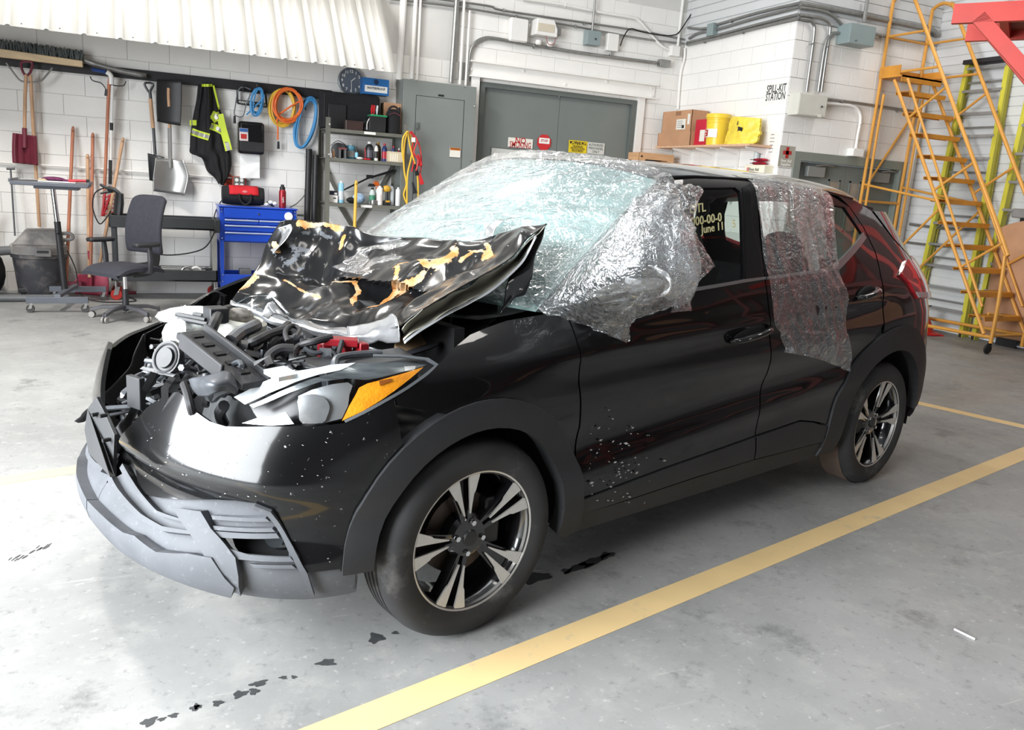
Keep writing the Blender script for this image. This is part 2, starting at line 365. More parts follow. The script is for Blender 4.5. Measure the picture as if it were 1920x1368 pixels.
# the rest of the hall, behind the camera
HALL = mat('hall_grey', s(66, 62, 60), .6, var=.1, scale=1.2)
m = MB(); m.prism([W(UD+.012, N0, 0), W(UD+.012, 1.49, 0), W(UD+.012, 1.49, 5.4), W(UD+.012, N0, 5.4)], UX*.15); m.make('wall_far', HALL, kind='structure', smooth=False)
m = MB(); m.prism([W(U0, N0, 0), W(UD, N0, 0), W(UD, N0, 5.4), W(U0, N0, 5.4)], -NX*.2); m.make('wall_near', HALL, kind='structure', smooth=False)
m = MB()
for a, b, z0, z1 in ((N0, -4.7, 0, 5.4), (1.7, NA, 0, 5.4), (-4.7, 1.7, 4.15, 5.4)):
    m.prism([W(U0, a, z0), W(U0, b, z0), W(U0, b, z1), W(U0, a, z1)], -UX*.2)
m.make('wall_left', HALL, kind='structure', smooth=False)
m = MB(); m.prism([W(U0, N0, 5.4), W(UD, N0, 5.4), W(UD, NA, 5.4), W(U0, NA, 5.4)], ZX*.1); m.make('ceiling', mat('ceiling_paint', s(178, 180, 182), .6, var=.03), kind='structure', smooth=False)
# ================================================================== the car
PAINTK = mat('black_car_paint', (.0035, .0036, .004), .3, var=0, coat=1., spec=.1)
def dusty_paint(name, amount, col=(.0035, .0036, .004), dust=s(120, 122, 126)):
    m = mat(name, col, .3, var=.3, scale=3, coat=1., spec=.1, dirt=(dust, 60, amount, amount+.12)); m.node_tree.nodes['Principled BSDF'].inputs['Coat Roughness'].default_value = .09; return m
PAINTD = dusty_paint('black_car_paint_chipped', .66, dust=s(190, 190, 190))
CLAD = mat('cladding_plastic', s(36, 37, 39), .55, var=.18, scale=5, bump=.1, bscale=250)
BUMPG = mat('bumper_grey_plastic', s(86, 88, 92), .62, spec=.25, var=.12, scale=7, dirt=(s(124, 126, 130), 60, .58, .9))
UNDER = mat('undertray_black', s(16, 16, 17), .8, var=.2)
GLASS = mat('car_glass', (.42, .47, .45), .02, var=0, trans=1., spec=.5)
def schlick(nt, f0, p):
    lw = nt.nodes.new('ShaderNodeLayerWeight'); lw.inputs[0].default_value = .5; pw = nt.nodes.new('ShaderNodeMath'); pw.operation = 'POWER'; nt.links.new(lw.outputs['Facing'], pw.inputs[0]); pw.inputs[1].default_value = p
    ma = nt.nodes.new('ShaderNodeMath'); ma.operation = 'MULTIPLY_ADD'; nt.links.new(pw.outputs[0], ma.inputs[0]); ma.inputs[1].default_value = 1-f0; ma.inputs[2].default_value = f0
    return ma
def shell_glass(name, tint, refl=.08):
    m = bpy.data.materials.new(name); m.use_nodes = True; nt = m.node_tree; nt.nodes.clear(); L = nt.links
    o = nt.nodes.new('ShaderNodeOutputMaterial'); t = nt.nodes.new('ShaderNodeBsdfTransparent'); t.inputs[0].default_value = tint+(1,)
    g = nt.nodes.new('ShaderNodeBsdfGlossy'); g.inputs['Roughness'].default_value = .02
    fr = schlick(nt, .045, 5); mx = nt.nodes.new('ShaderNodeMixShader')
    L.new(fr.outputs[0], mx.inputs[0]); L.new(t.outputs[0], mx.inputs[1]); L.new(g.outputs[0], mx.inputs[2]); L.new(mx.outputs[0], o.inputs[0])
    MATS[name] = m; return m
WINDOW = shell_glass('tinted_window', (.74, .80, .77)); LENS = shell_glass('clear_lens', (.93, .95, .96))
TINT2 = shell_glass('quarter_window', (.68, .74, .71))
# ---- body surface: a plan curve (s = x along the flank) swept by inset profiles
PLAN = [(-.845, 0), (-.84, -.14), (-.825, -.28), (-.79, -.44), (-.725, -.59), (-.63, -.72), (-.5, -.81), (-.35, -.856), (-.15, -.876), (.1, -.88), (.5, -.88), (1.4, -.88), (2.1, -.882), (2.5, -.884), (2.8, -.88), (3.04, -.855), (3.22, -.785), (3.34, -.65), (3.41, -.42), (3.45, -.2), (3.455, 0)]
PLAN = np.array(crom([np.array(p) for p in PLAN], 24))
_arc = np.r_[0, np.cumsum(np.linalg.norm(np.diff(PLAN, axis=0), axis=1))]
_k = np.argmin(abs(PLAN[:, 0]-.5)+(PLAN[:, 1] > -.8)*9); SARC = _arc-_arc[_k]+.5
_tan = np.gradient(PLAN, axis=0); _tan /= np.linalg.norm(_tan, axis=1)[:, None]; _nrm = np.c_[_tan[:, 1]*-1, _tan[:, 0]]*-1   # outward
if (_nrm[_k]@np.array([0, -1])) < 0: _nrm = -_nrm
ZK = np.array([.12, .20, .28, .35, .42, .49, .56, .63, .70, .77, .84, .90, .95, 1.00, 1.05, 1.09, 1.17, 1.27, 1.37, 1.46, 1.55])
STA = [
 (-1.52, [.16, .05, -.03, -.04, .0, .05, .02, .03, .048, .075, .10, .13, .22, .32, .4, .5, .6, .7, .8, .9, 1.]),
 (-1.00, [.16, .05, -.015, -.02, .02, .045, .012, .022, .042, .07, .10, .14, .22, .32, .4, .5, .6, .7, .8, .9, 1.]),
 (-.60, [.14, .06, .012, .006, .03, .03, .006, .016, .034, .06, .085, .10, .16, .25, .35, .45, .55, .65, .75, .85, .95]),
 (-.35, [.11, .05, .02, .012, .016, .018, .006, .004, .006, .016, .036, .065, .12, .2, .3, .4, .5, .6, .7, .8, .9]),
 (.0, [.10, .05, .03, .018, .018, .018, .014, .008, .002, .0, .01, .04, .095, .17, .25, .33, .42, .5, .6, .7, .8]),
 (.4, [.10, .06, .034, .018, .018, .022, .024, .02, .012, .004, .002, .008, .024, .05, .085, .125, .2, .27, .33, .39, .46]),
 (1.0, [.10, .06, .034, .016, .016, .022, .026, .024, .015, .004, .0, .002, .01, .022, .04, .058, .1, .155, .207, .262, .35]),
 (1.7, [.10, .06, .034, .016, .016, .022, .026, .024, .014, .003, .0, .002, .01, .022, .04, .058, .1, .155, .21, .268, .36]),
 (2.2, [.10, .06, .034, .018, .014, .016, .018, .014, .006, .0, -.003, .0, .008, .02, .04, .062, .11, .17, .235, .30, .39]),
 (2.7, [.10, .06, .034, .02, .012, .006, .002, .0, -.002, -.004, -.004, .0, .012, .03, .055, .085, .14, .21, .28, .35, .44]),
 (3.2, [.12, .07, .03, .01, .0, .0, .0, .004, .012, .02, .026, .035, .05, .065, .085, .11, .17, .24, .31, .38, .47]),
 (4.05, [.14, .08, .03, .01, .0, .0, .01, .03, .05, .07, .09, .11, .13, .15, .17, .2, .27, .36, .45, .55, .66])]
_SS = np.array([a for a, _ in STA]); _SD = np.array([b for _, b in STA])
def _cub(x, xs, ys):
    x = np.clip(x, xs[0], xs[-1]); i = np.clip(np.searchsorted(xs, x)-1, 0, len(xs)-2)
    h = np.diff(xs); dl = np.diff(ys, axis=0)/(h[:, None] if ys.ndim > 1 else h)
    m = np.zeros_like(ys); m[1:-1] = (dl[:-1]*h[1:, None]+dl[1:]*h[:-1, None])/(h[1:]+h[:-1])[:, None] if ys.ndim > 1 else (dl[:-1]*h[1:]+dl[1:]*h[:-1])/(h[1:]+h[:-1]); m[0] = dl[0]; m[-1] = dl[-1]
    t = (x-xs[i])/h[i]; H = h[i]
    if ys.ndim > 1: t = t[:, None]; H = H[:, None]
    return (2*t**3-3*t**2+1)*ys[i]+(t**3-2*t**2+t)*H*m[i]+(-2*t**3+3*t**2)*ys[i+1]+(t**3-t**2)*H*m[i+1]
def inset(S_, Z_):
    prof = _cub(S_, _SS, _SD); out = np.empty(len(S_))
    # per-point interpolation in z
    h = np.diff(ZK); z = np.clip(Z_, ZK[0], ZK[-1]); i = np.clip(np.searchsorted(ZK, z)-1, 0, len(ZK)-2)
    dl = np.diff(prof, axis=1)/h; m = np.empty_like(prof); m[:, 1:-1] = (dl[:, :-1]*h[1:]+dl[:, 1:]*h[:-1])/(h[1:]+h[:-1]); m[:, 0] = dl[:, 0]; m[:, -1] = dl[:, -1]
    k = np.arange(len(z)); t = (z-ZK[i])/h[i]; H = h[i]
    d = (2*t**3-3*t**2+1)*prof[k, i]+(t**3-2*t**2+t)*H*m[k, i]+(-2*t**3+3*t**2)*prof[k, i+1]+(t**3-t**2)*H*m[k, i+1]
    g = lambda x, c, w: np.exp(-((x-c)/w)**2)
    sm = lambda a, b, x: np.clip((x-a)/(b-a), 0, 1)**2*(3-2*np.clip((x-a)/(b-a), 0, 1))
    on = sm(.1, .5, S_)*(1-sm(2.15, 2.45, S_))
    # lower door crease rising rearwards, shoulder crease
    zc = .47+.085*(S_-.5); d += on*(-.012*g(Z_, zc, .055)+.014*g(Z_, zc+.11, .08))
    zs = .885+.055*(S_-.3); d += sm(.0, .5, S_)*(1-sm(2.3, 2.7, S_))*(-.008*g(Z_, zs, .03)+.009*g(Z_, zs-.075, .05))
    return d
def body(S_, Z_, off=0.):
    S_ = np.atleast_1d(np.asarray(S_, float)); Z_ = np.atleast_1d(np.asarray(Z_, float))
    d = inset(S_, Z_)-off
    x = np.interp(S_, SARC, PLAN[:, 0]); y = np.interp(S_, SARC, PLAN[:, 1]); nx = np.interp(S_, SARC, _nrm[:, 0]); ny = np.interp(S_, SARC, _nrm[:, 1])
    return np.c_[x-nx*d, y-ny*d, Z_]
def bnormal(S_, Z_):
    e = .004; a = body(S_+e, Z_)-body(S_-e, Z_); b = body(S_, Z_+e)-body(S_, Z_-e); n = np.cross(a, b); n /= np.linalg.norm(n, axis=1)[:, None]
    p = body(S_, Z_); o = body(S_, Z_, .01)-p; n[(n*o).sum(1) < 0] *= -1; return n
SG = np.linspace(SARC[0], SARC[-1], 520); ZG = np.linspace(.12, 1.55, 150)
_gs, _gz = np.meshgrid(SG, ZG, indexing='ij'); _gp = body(_gs.ravel(), _gz.ravel())
_nf = [(i*150+j, (i+1)*150+j, (i+1)*150+j+1, i*150+j+1) for i in range(519) for j in range(149)]
BVH = BVHTree.FromPolygons([tuple(p) for p in _gp], _nf)
def skin(u, v, off=0.):
    """pixel -> (s, z) on the near flank"""
    d = ray(u, v); h = BVH.ray_cast(Vector(CAMP), Vector(nz(d)))
    if h[0] is None: raise ValueError('no skin at %s' % ((u, v),))
    i, j = divmod(h[2], 149); P0, P1 = Vector(_gp[i*150+j]), Vector(_gp[(i+1)*150+j]); e = P1-P0
    t = max(0, min(1, (h[0]-P0).dot(e)/e.length_squared)); return (SG[i]+t*(SG[1]-SG[0]), h[0].z)
def skinw(u, v, off=0.): a = skin(u, v); return body(a[0], a[1], off)[0]
def px2sz(pts): return [skin(*p) if p[0] > 60 else p for p in pts]     # real pixels have u > 60; (s,z) pairs pass through
def dens(poly, res):
    out = []
    for i, p in enumerate(poly):
        q = poly[(i+1) % len(poly)]; n = max(1, int(math.hypot(q[0]-p[0], q[1]-p[1])/res))
        out += [(p[0]+(q[0]-p[0])*k/n, p[1]+(q[1]-p[1])*k/n) for k in range(n)]
    return out
def inpoly(p, poly):
    x, y = p; c = False
    for i in range(len(poly)):
        (x0, y0), (x1, y1) = poly[i], poly[i-1]
        if (y0 > y) != (y1 > y) and x < (x1-x0)*(y-y0)/(y1-y0)+x0: c = not c
    return c
def surf_patch(poly, fn, nfn, res=.03, holes=(), thick=.014, off=0., edge=True):
    """fill a 2-D outline with a fine mesh laid on a surface; returns verts, faces, normals"""
    loops = [dens(poly, res*.8)]+[dens(h, res*.8) for h in holes]
    pts = []; edges = []; rng = []
    for lp in loops:
        b = len(pts); n = len(lp); pts += lp; edges += [(b+i, b+(i+1) % n) for i in range(n)]; rng.append((b, n))
    a = np.array(loops[0]); nb = len(pts); x0, y0 = a.min(0); x1, y1 = a.max(0); row = 0; y = y0+res*.5
    bp = np.array(pts)
    while y < y1:
        x = x0+res*(.5 if row % 2 else 0.02)
        while x < x1:
            if inpoly((x, y), loops[0]) and not any(inpoly((x, y), h) for h in loops[1:]) and np.min(np.hypot(bp[:, 0]-x, bp[:, 1]-y)) > res*.45: pts.append((x, y))
            x += res
        y += res*.87; row += 1
    vo, _, fo = delaunay_2d_cdt([Vector(p) for p in pts], edges, [], 0, 1e-6, False)[:3]
    vo = np.array([tuple(p) for p in vo]); F = []
    for f in fo:
        c = vo[list(f)].mean(0)
        if inpoly(c, loops[0]) and not any(inpoly(c, h) for h in loops[1:]): F.append(tuple(f))
    nn = nfn(vo[:, 0], vo[:, 1]); P = fn(vo[:, 0], vo[:, 1])+nn*off
    vote = sum(np.cross(P[t[1]]-P[t[0]], P[t[2]]-P[t[0]])@nn[t[0]] for t in F)
    if vote < 0: F = [f[::-1] for f in F]
    V = list(P); Nn = list(nn)
    if edge:
        cnt = {}
        for f in F:
            for k in range(3):
                e = (f[k], f[(k+1) % 3]); cnt[e] = 1
        be = [e for e in cnt if (e[1], e[0]) not in cnt]
        mp = {}
        for e in be:
            q = []
            for k in e:
                key = k
                if key not in mp:
                    mp[key] = len(V); V.append(P[k]); V.append(P[k]-nn[k]*thick); Nn += [nn[k], nn[k]]
                q.append(mp[key])
            F.append((q[1], q[0], q[0]+1, q[1]+1))
    return V, F, Nn
def put(name, V, F, Nn, mt, parent, label=None, mirror=False, flip=False):
    V = np.array(V)-WLOC[parent]; 
    if mirror: V = V*[1, -1, 1]+np.array([0, -2*WLOC[parent][1], 0]); F = [f[::-1] for f in F]; Nn = [np.array(n)*[1, -1, 1] for n in Nn]
    me = bpy.data.meshes.new(name); me.from_pydata([tuple(p) for p in V], [], F); me.materials.append(mt)
    me.polygons.foreach_set('use_smooth', [True]*len(me.polygons)); me.update()
    ns = []; 
    for p in me.polygons:
        quad = len(p.vertices) == 4
        for li in p.loop_indices:
            ns.append(tuple(p.normal) if quad else tuple(Nn[me.loops[li].vertex_index]))
    me.normals_split_custom_set(ns)
    o = bpy.data.objects.new(name, me); COL.objects.link(o); o.parent = parent; WLOC[o] = WLOC[parent]
    if label: o['label'] = label
    return o
CAR = thing('car', 'black crossover car with crushed front end, crumpled hood and plastic over its windshield', 'car', (1.3, 0, 0))
def panel(name, pts, mt=None, off=0., res=.03, holes=(), thick=.014, parent=None, both=True, label=None, smooth=0, edge=True):
    poly = px2sz(pts)
    if smooth: poly = [tuple(p) for p in crom([np.array(p) for p in poly], smooth, True)]
    hs = [px2sz(h) for h in holes]
    V, F, Nn = surf_patch(poly, lambda a, b: body(a, b), bnormal, res, hs, thick, off, edge)
    o = put(name, V, F, Nn, mt or PAINTK, parent or CAR, label)
    if both and parent is None: put(name, V, F, Nn, mt or PAINTK, CAR, label, mirror=True)
    return o
def arc_sz(cx, cz, r, a0, a1, n=28, sx=1.): return [(cx+r*sx*math.cos(math.radians(a0+(a1-a0)*k/n)), cz+r*math.sin(math.radians(a0+(a1-a0)*k/n))) for k in range(n+1)]
# ---- outer panels of the near flank, each mirrored to the far flank
ell = lambda cx, cz, rx, rz, a0, a1, n=26: [(cx+rx*math.cos(math.radians(a0+(a1-a0)*k/n)), cz+rz*math.sin(math.radians(a0+(a1-a0)*k/n))) for k in range(n+1)]
FA_OUT = ell(0, .315, .452, .474, 176, 3); RA_OUT = ell(2.62, .315, .555, .535, 183, 8)
front_win = [(1281, 352), (1378, 351), (1387, 358), (1394, 520), (1392, 524), (1290, 540), (.52, 1.062), (.60, 1.10), (.80, 1.265), (.97, 1.395), (1.03, 1.43)]
rear_win = [(1418, 352), (1536, 366), (1546, 375), (1553, 430), (1556, 498), (1552, 502), (1440, 519), (1434, 514), (1428, 440)]
q_win = [(1557, 383), (1583, 388), (1617, 438), (1616, 446), (1569, 499), (1563, 498), (1560, 440)]
bcut = [(1409, 341), (1424, 440), (1434, 528), (1442, 590), (1443, 640), (1437, 700), (1424, 765), (1415, 816)]
bcut2 = [(1411, 342), (1426, 440), (1436, 528), (1444, 590), (1445, 640), (1439, 700), (1426, 765), (1417, 815)]
dbot = [(1330, 846), (1250, 874), (1170, 904), (1110, 926), (1080, 935)]
panel('front_door', [(.37, .90), (.36, 1.0), (.44, 1.055), (.62, 1.205), (.84, 1.365), (1.0, 1.462), (1.2, 1.482), (1.4, 1.489)]+bcut+dbot+[(1076, 925), (1083, 880), (1088, 800), (1087, 720)], PAINTK, holes=[front_win])
panel('front_door_cladding', [(1414, 819)]+[(u, v+3) for u, v in dbot[:-1]]+[(1081, 939), (1086, 963), (1180, 933), (1300, 893), (1411, 860)], CLAD, off=.006)
panel('front_window', front_win, WINDOW, off=-.008, edge=False)
rcut = [(1592, 388), (1618, 426), (1640, 472), (1647, 500), (1655, 560), (1657, 606)]
rbot = [(2.063, .41), (1540, 792), (1525, 789), (1500, 787), (1485, 792), (1450, 804)]
panel('rear_door', bcut2[:1]+[(1.8, 1.492), (2.1, 1.486), (2.3, 1.470)]+rcut+[p for p in RA_OUT if .46 < p[1] and p[0] < 2.4][::-1][:0]+[p for p in RA_OUT[::-1] if p[0] < 2.36 and p[1] > .42]+rbot+bcut2[::-1][:-1], PAINTK, holes=[rear_win, q_win])
panel('rear_door_cladding', [(1418, 818), (1450, 807), (1485, 795), (1500, 790), (1525, 792), (1538, 796), (2.06, .40), (2.055, .345), (1545, 826), (1414, 859)], CLAD, off=.006)
_rw = panel('rear_window', rear_win, WINDOW, off=-.008, edge=False); bpy.data.objects.remove(_rw)   # the near pane is gone, hence the plastic
panel('quarter_window', q_win, TINT2, off=-.006, edge=False)
TRIMG = mat('satin_trim', s(150, 152, 152), .3, .6, var=.05); BLACKG = mat('gloss_black_trim', (.006, .006, .007), .12, var=0)
panel('window_trim', [(1616, 437), (1622, 447), (1573, 505), (1560, 505), (1562, 498), (1610, 447)], TRIMG, off=.008)
panel('belt_moulding', [(1292, 541), (1393, 524), (1434, 519), (1434, 524), (1394, 530), (1292, 548), (.7, 1.062), (.5, 1.05), (.5, 1.042), (.7, 1.054)], TRIMG, off=.006)
panel('belt_moulding', [(1438, 519), (1552, 503), (1561, 502), (1561, 507), (1552, 509), (1438, 524)], TRIMG, off=.006)
panel('pillar_cover', [(1391, 352), (1407, 345), (1422, 440), (1432, 518), (1397, 523), (1396, 440)], BLACKG, off=.003)
panel('pillar_cover', [(1413, 351), (1415, 351), (1426, 440), (1433, 516), (1436, 518), (1430, 440)], BLACKG, off=.003)
panel('fender', [p for p in FA_OUT if p[1] > .44][8:-1]+[(.43, .44), (1080, 880), (1085, 800), (1084, 720), (.366, .90), (.355, 1.0), (.3, 1.015), (.15, .995), (0, .962), (-.09, .93), (819, 685), (775, 718), (742, 742), (-.30, .80)], PAINTK)
panel('wheel_arch_trim', FA_OUT+[(.455, .30), (.47, .26), (.40, .235)]+ell(0, .315, .362, .385, -8, 177)[0:]+[(-.365, .325), (-.45, .325)], CLAD, off=.012, thick=.05)
panel('wheel_arch_trim', RA_OUT+[(3.15, .36), (3.03, .36)]+ell(2.62, .315, .405, .41, 6, 180)+[(2.2, .25), (2.05, .25)], CLAD, off=.01, thick=.05)
panel('side_sill', [(1084, 966), (1180, 937), (1300, 897), (1411, 863), (1543, 829), (2.06, .26), (2.04, .24), (1.2, .235), (.5, .235), (.42, .235), (.47, .262)], CLAD, off=0)
# rear
panel('quarter_panel', [(1594, 388), (1620, 426), (1642, 472), (1649, 500), (1657, 560), (1659, 605)]+[p for p in RA_OUT if p[0] > 2.42]+[(3.2, .39), (3.3, .45), (3.32, .7), (3.25, .95), (3.2, 1.0), (3.15, 1.12), (3.05, 1.165), (2.88, 1.255), (2.76, 1.40), (2.6, 1.445), (2.42, 1.462)], PAINTK)
panel('tailgate', [(3.33, .7), (4.04, .7), (4.04, 1.09), (3.42, 1.09), (3.34, 1.18), (3.26, 1.28), (3.14, 1.40), (2.80, 1.40), (2.90, 1.26), (3.07, 1.17), (3.17, 1.12), (3.22, 1.0), (3.27, .95)], PAINTK, res=.05)
panel('rear_glass', [(4.04, 1.09), (4.04, 1.41), (3.14, 1.40), (3.26, 1.28), (3.34, 1.18), (3.42, 1.09)], WINDOW, off=-.006, res=.05, edge=False)
panel('rear_bumper', [(3.18, .38), (3.3, .44), (3.325, .69), (4.04, .69), (4.04, .25), (3.2, .27), (3.1, .34)], CLAD, off=.006, res=.05)
TAIL = mat('tail_lamp_red', s(150, 14, 26), .1, var=.25, scale=14, coat=1.)
panel('tail_lamp', [(1685, 515), (1696, 489), (1709, 489), (3.3, 1.165), (3.55, 1.12), (3.55, .98), (3.25, .95), (1717, 560), (1710, 548), (1702, 532)], TAIL, off=.014, thick=.03)
panel('reflector_strip', [(1711, 549), (1717, 559), (3.2, .955), (3.2, .985)], mat('clear_grey', s(170, 165, 165), .15, var=.05), off=.02)
# ---- front bumper
cov_low = [(574, 1073), (560, 1040), (540, 1009), (523, 976), (510, 956), (480, 943), (440, 938), (406, 936), (350, 936), (295, 932), (261, 923)]
hl_low = [(819, 687), (775, 721), (730, 748), (690, 772), (645, 793), (591, 799), (500, 799), (423, 799), (386, 793)]
cover = [(640, 1066), (600, 1070)]+cov_low+[(-1.34, .50), (-1.36, .545), (-1.30, .60), (-1.235, .65), (-1.17, .71), (-1.09, .762), (-1.04, .775), (-1.0, .77), (-.95, .745), (-.87, .725)]+hl_low[::-1][1:-2]+[(738, 748)]+[p for p in FA_OUT if p[0] < -.28 and p[1] > .34][::-1]
panel('front_bumper_cover', cover, PAINTD, res=.022)
low = [(-1.436, .40), (-1.40, .43), (-1.36, .46)]+cov_low[::-1]+[(578, 1076), (640, 1070), (-.452, .327), (-.40, .325), (-.40, .24), (-.55, .225), (-.75, .225), (-1.0, .235), (-1.25, .25), (-1.436, .262)]
fogh = [(406, 1004), (420, 1006), (526, 1009), (540, 1036), (540, 1043), (470, 1038), (440, 1034), (424, 1024)]
panel('lower_bumper', low, BUMPG, off=-.012, res=.022, holes=[fogh])
panel('bumper_strut', [(332, 952), (384, 957), (402, 990), (428, 1022), (446, 1045), (452, 1075), (456, 1108), (430, 1090), (408, 1062), (379, 1025), (352, 986)], BUMPG, off=.016, thick=.03)
for a in ([(400, 965), (500, 968), (508, 975), (402, 973)], [(403, 985), (512, 988), (518, 995), (405, 993)], [(402, 1000), (405, 995), (520, 998), (526, 1007), (420, 1008)], [(424, 1034), (432, 1028), (470, 1040), (545, 1044), (552, 1052), (450, 1048)], [(470, 1056), (548, 1058), (556, 1064), (478, 1062)]):
    panel('grille_slat', a, BUMPG, off=.008)
for a in ([(-1.37, .47), (-1.25, .452), (300, 958), (342, 972), (346, 978), (300, 966), (-1.25, .438), (-1.37, .455)], [(-1.40, .43), (-1.3, .415), (270, 965), (310, 988), (362, 996), (368, 1003), (310, 997), (266, 974), (-1.3, .40), (-1.40, .415)]):
    panel('grille_slat', a, BUMPG, off=.012, thick=.03)
panel('front_lip', [(-1.436, .345), (-1.3, .345), (-1.15, .342), (265, 1003), (305, 1031), (362, 1036), (404, 1044), (446, 1092), (440, 1108), (400, 1098), (330, 1074), (-1.05, .275), (-1.25, .268), (-1.436, .268)], BUMPG, off=.022, thick=.05)
panel('bumper_edge_trim', [(480, 943), (510, 955), (525, 976), (543, 1009), (577, 1073), (590, 1112), (583, 1114), (566, 1075), (533, 1009), (516, 978), (503, 962), (478, 950)], BUMPG, off=.01)
FOGL = mat('fog_glass', s(60, 64, 66), .08, var=.1, coat=1.)
for sg in (1, -1):
    c = skinw(500, 1027, -.09)*[1, sg, 1]; mm = MB(); ax = np.array([-.8, -.6*sg, 0]); mm.lathe([(.0, .03), (.03, .027), (.045, .01), (.048, -.02), (.03, -.06)], c, ax, 18); mm.make('fog_lamp', FOGL, CAR)
    
panel('fog_pocket', [(398, 1000), (535, 1004), (552, 1048), (420, 1034)], UNDER, off=-.09, thick=.004)
panel('grille_backing', [(-1.436, .30), (-1.15, .31), (-1.15, .60), (-1.436, .60)], UNDER, off=-.07, thick=.004)
# registration plate bracket, bent forward of the nose
brk = [PX(180, 744, -.885), PX(164, 765, -.895), PX(158, 805, -.90), PX(166, 850, -.905), PX(206, 893, -.905), PX(210, 893, -.885), PX(214, 815, -.87), PX(196, 775, -.87)]
mm = MB(); mm.prism(brk, (.012, .003, 0)); br = mm.make('plate_bracket', CLAD, CAR, bevel=.002)
for u, v in ((172, 778), (187, 780), (176, 815), (192, 826), (170, 838), (190, 860)):
    p = PX(u, v, -.898-.0); MB().cyl(p, p+np.array([.02, .004, 0]), .006, n=10).make('bracket_hole', UNDER, br)
MB().tube(crom([PX(150, 790, -.87), PX(160, 776, -.865), PX(178, 760, -.85)], 4), [.012, .02, .014, .01, .012, .014, .014, .012, .012], 6, flat=.4).make('broken_tab', UNDER, CAR)
# ---- headlights
def headlight(sg):
    H = bpy.data.objects; mir = sg < 0
    def pp(name, pts, mt, off, parent=None, th=.006, res=.02, edge=True, smooth=0):
        poly = px2sz(pts); 
        if smooth: poly = [tuple(p) for p in crom([np.array(p) for p in poly], smooth, True)]
        V, F, Nn = surf_patch(poly, lambda a, b: body(a, b), bnormal, res, (), th, off, edge)
        return put(name, V, F, Nn, mt, parent or CAR, mirror=mir)
    outl = [(432, 742), (485, 716), (545, 694), (620, 676), (690, 667), (750, 668), (800, 674), (818, 683), (800, 700), (760, 728), (720, 751), (680, 773), (645, 789), (591, 795), (500, 795), (462, 786), (446, 766)]
    hous = pp('headlight_housing', outl, mat('lamp_black', s(20, 20, 22), .25, var=.2), -.075)
    pp('lamp_shroud', [(442, 790), (500, 795), (545, 793), (528, 770), (505, 777), (470, 781)], mat('lamp_silver', s(190, 196, 204), .25, .6, var=.1), -.03, hous)
    pp('lamp_reflector', [(553, 741), (578, 730), (620, 721), (652, 716), (662, 722), (655, 738), (652, 760), (640, 785), (600, 793), (562, 792), (556, 770)], mat('lamp_chrome', (.86, .87, .88), .22, .9, var=.06, scale=40, stretch=(1, 1, .2)), -.03, hous)
    pp('projector_rim', [(556, 744), (585, 738), (606, 745), (616, 760), (612, 778), (602, 792), (562, 791), (557, 770)], mat('lamp_chrome2', (.9, .9, .92), .12, .9, var=.1, scale=30), -.018, hous, smooth=3)
    pp('turn_signal', [(641, 789), (655, 760), (674, 726), (690, 718), (740, 703), (797, 684), (760, 718), (716, 750), (680, 771)], mat('amber_lens', s(250, 152, 22), .4, var=.16, scale=30, bump=.2, bscale=140), -.012, hous)
    pp('signal_mark', [(712, 713), (734, 708), (736, 714), (714, 722)], mat('amber_dark', s(150, 84, 30), .3, var=.1), -.008, hous)
    pp('lens_edge_glint', [(434, 743), (485, 717), (545, 696), (620, 680), (668, 676), (640, 690), (600, 700), (560, 714), (500, 736), (455, 757)], mat('glint_white', s(232, 238, 244), .12, .1, var=.04, coat=1.), -.01, hous)  # white band on the clear lens edge, bright reflection put into its colour
    pp('lamp_bezel', [(672, 676), (760, 672), (806, 679), (770, 690), (690, 711), (650, 708), (600, 716), (540, 735), (470, 763), (462, 758), (520, 733), (600, 705)], mat('lamp_grey_chrome', s(120, 124, 126), .2, .7, var=.35, scale=60, stretch=(.3, .3, 3)), -.014, hous)
    lens = pp('headlight_lens', outl[2:13]+[(591, 792), (553, 760), (560, 730), (540, 716)], LENS, 0., hous, edge=False)
    pp('lens_edge', [(700, 664), (750, 665), (803, 671), (822, 683), (803, 702), (762, 731), (722, 754), (682, 776), (648, 792), (645, 788), (680, 771), (720, 749), (760, 726), (799, 698), (816, 684), (799, 675), (750, 669), (700, 668)], mat('lens_rim', s(110, 114, 118), .12, .3, var=.05), .002, hous)
headlight(1)
# ---- door handles and mirror
def handle(u0, v0, u1, v1):
    for sg in (1, -1):
        a, b = skin(u0, v0), skin(u1, v1); a3 = body(*a)[0]; b3 = body(*b)[0]; mid = body((a[0]+b[0])/2, (a[1]+b[1])/2)[0]
        f = np.array([1, sg, 1]); mm = MB(); d = nz(b3-a3)
        mm.ball(mid*f, (np.linalg.norm(b3-a3)*.42, .012, .034), 16, (d*f, np.array([0, 1., 0]), nz(np.cross(d*f, [0, 1., 0])))); mm.make('handle_recess', UNDER, CAR)
        o = np.array([0, -.03, 0]); pts = crom([a3+[0, -.004, 0], a3*.8+b3*.2+o, (a3+b3)/2+o*1.35, a3*.2+b3*.8+o*1.1, b3+[0, -.006, 0]], 5)
        MB().tube([p*f for p in pts], [.012, .017, .02, .021, .021, .021, .021, .021, .021, .021, .021, .021, .021, .021, .021, .02, .02, .018, .017, .016, .012], 12, flat=.62).make('door_handle', PAINTK, CAR)
handle(1366, 640, 1441, 612); handle(1604, 559, 1640, 540)
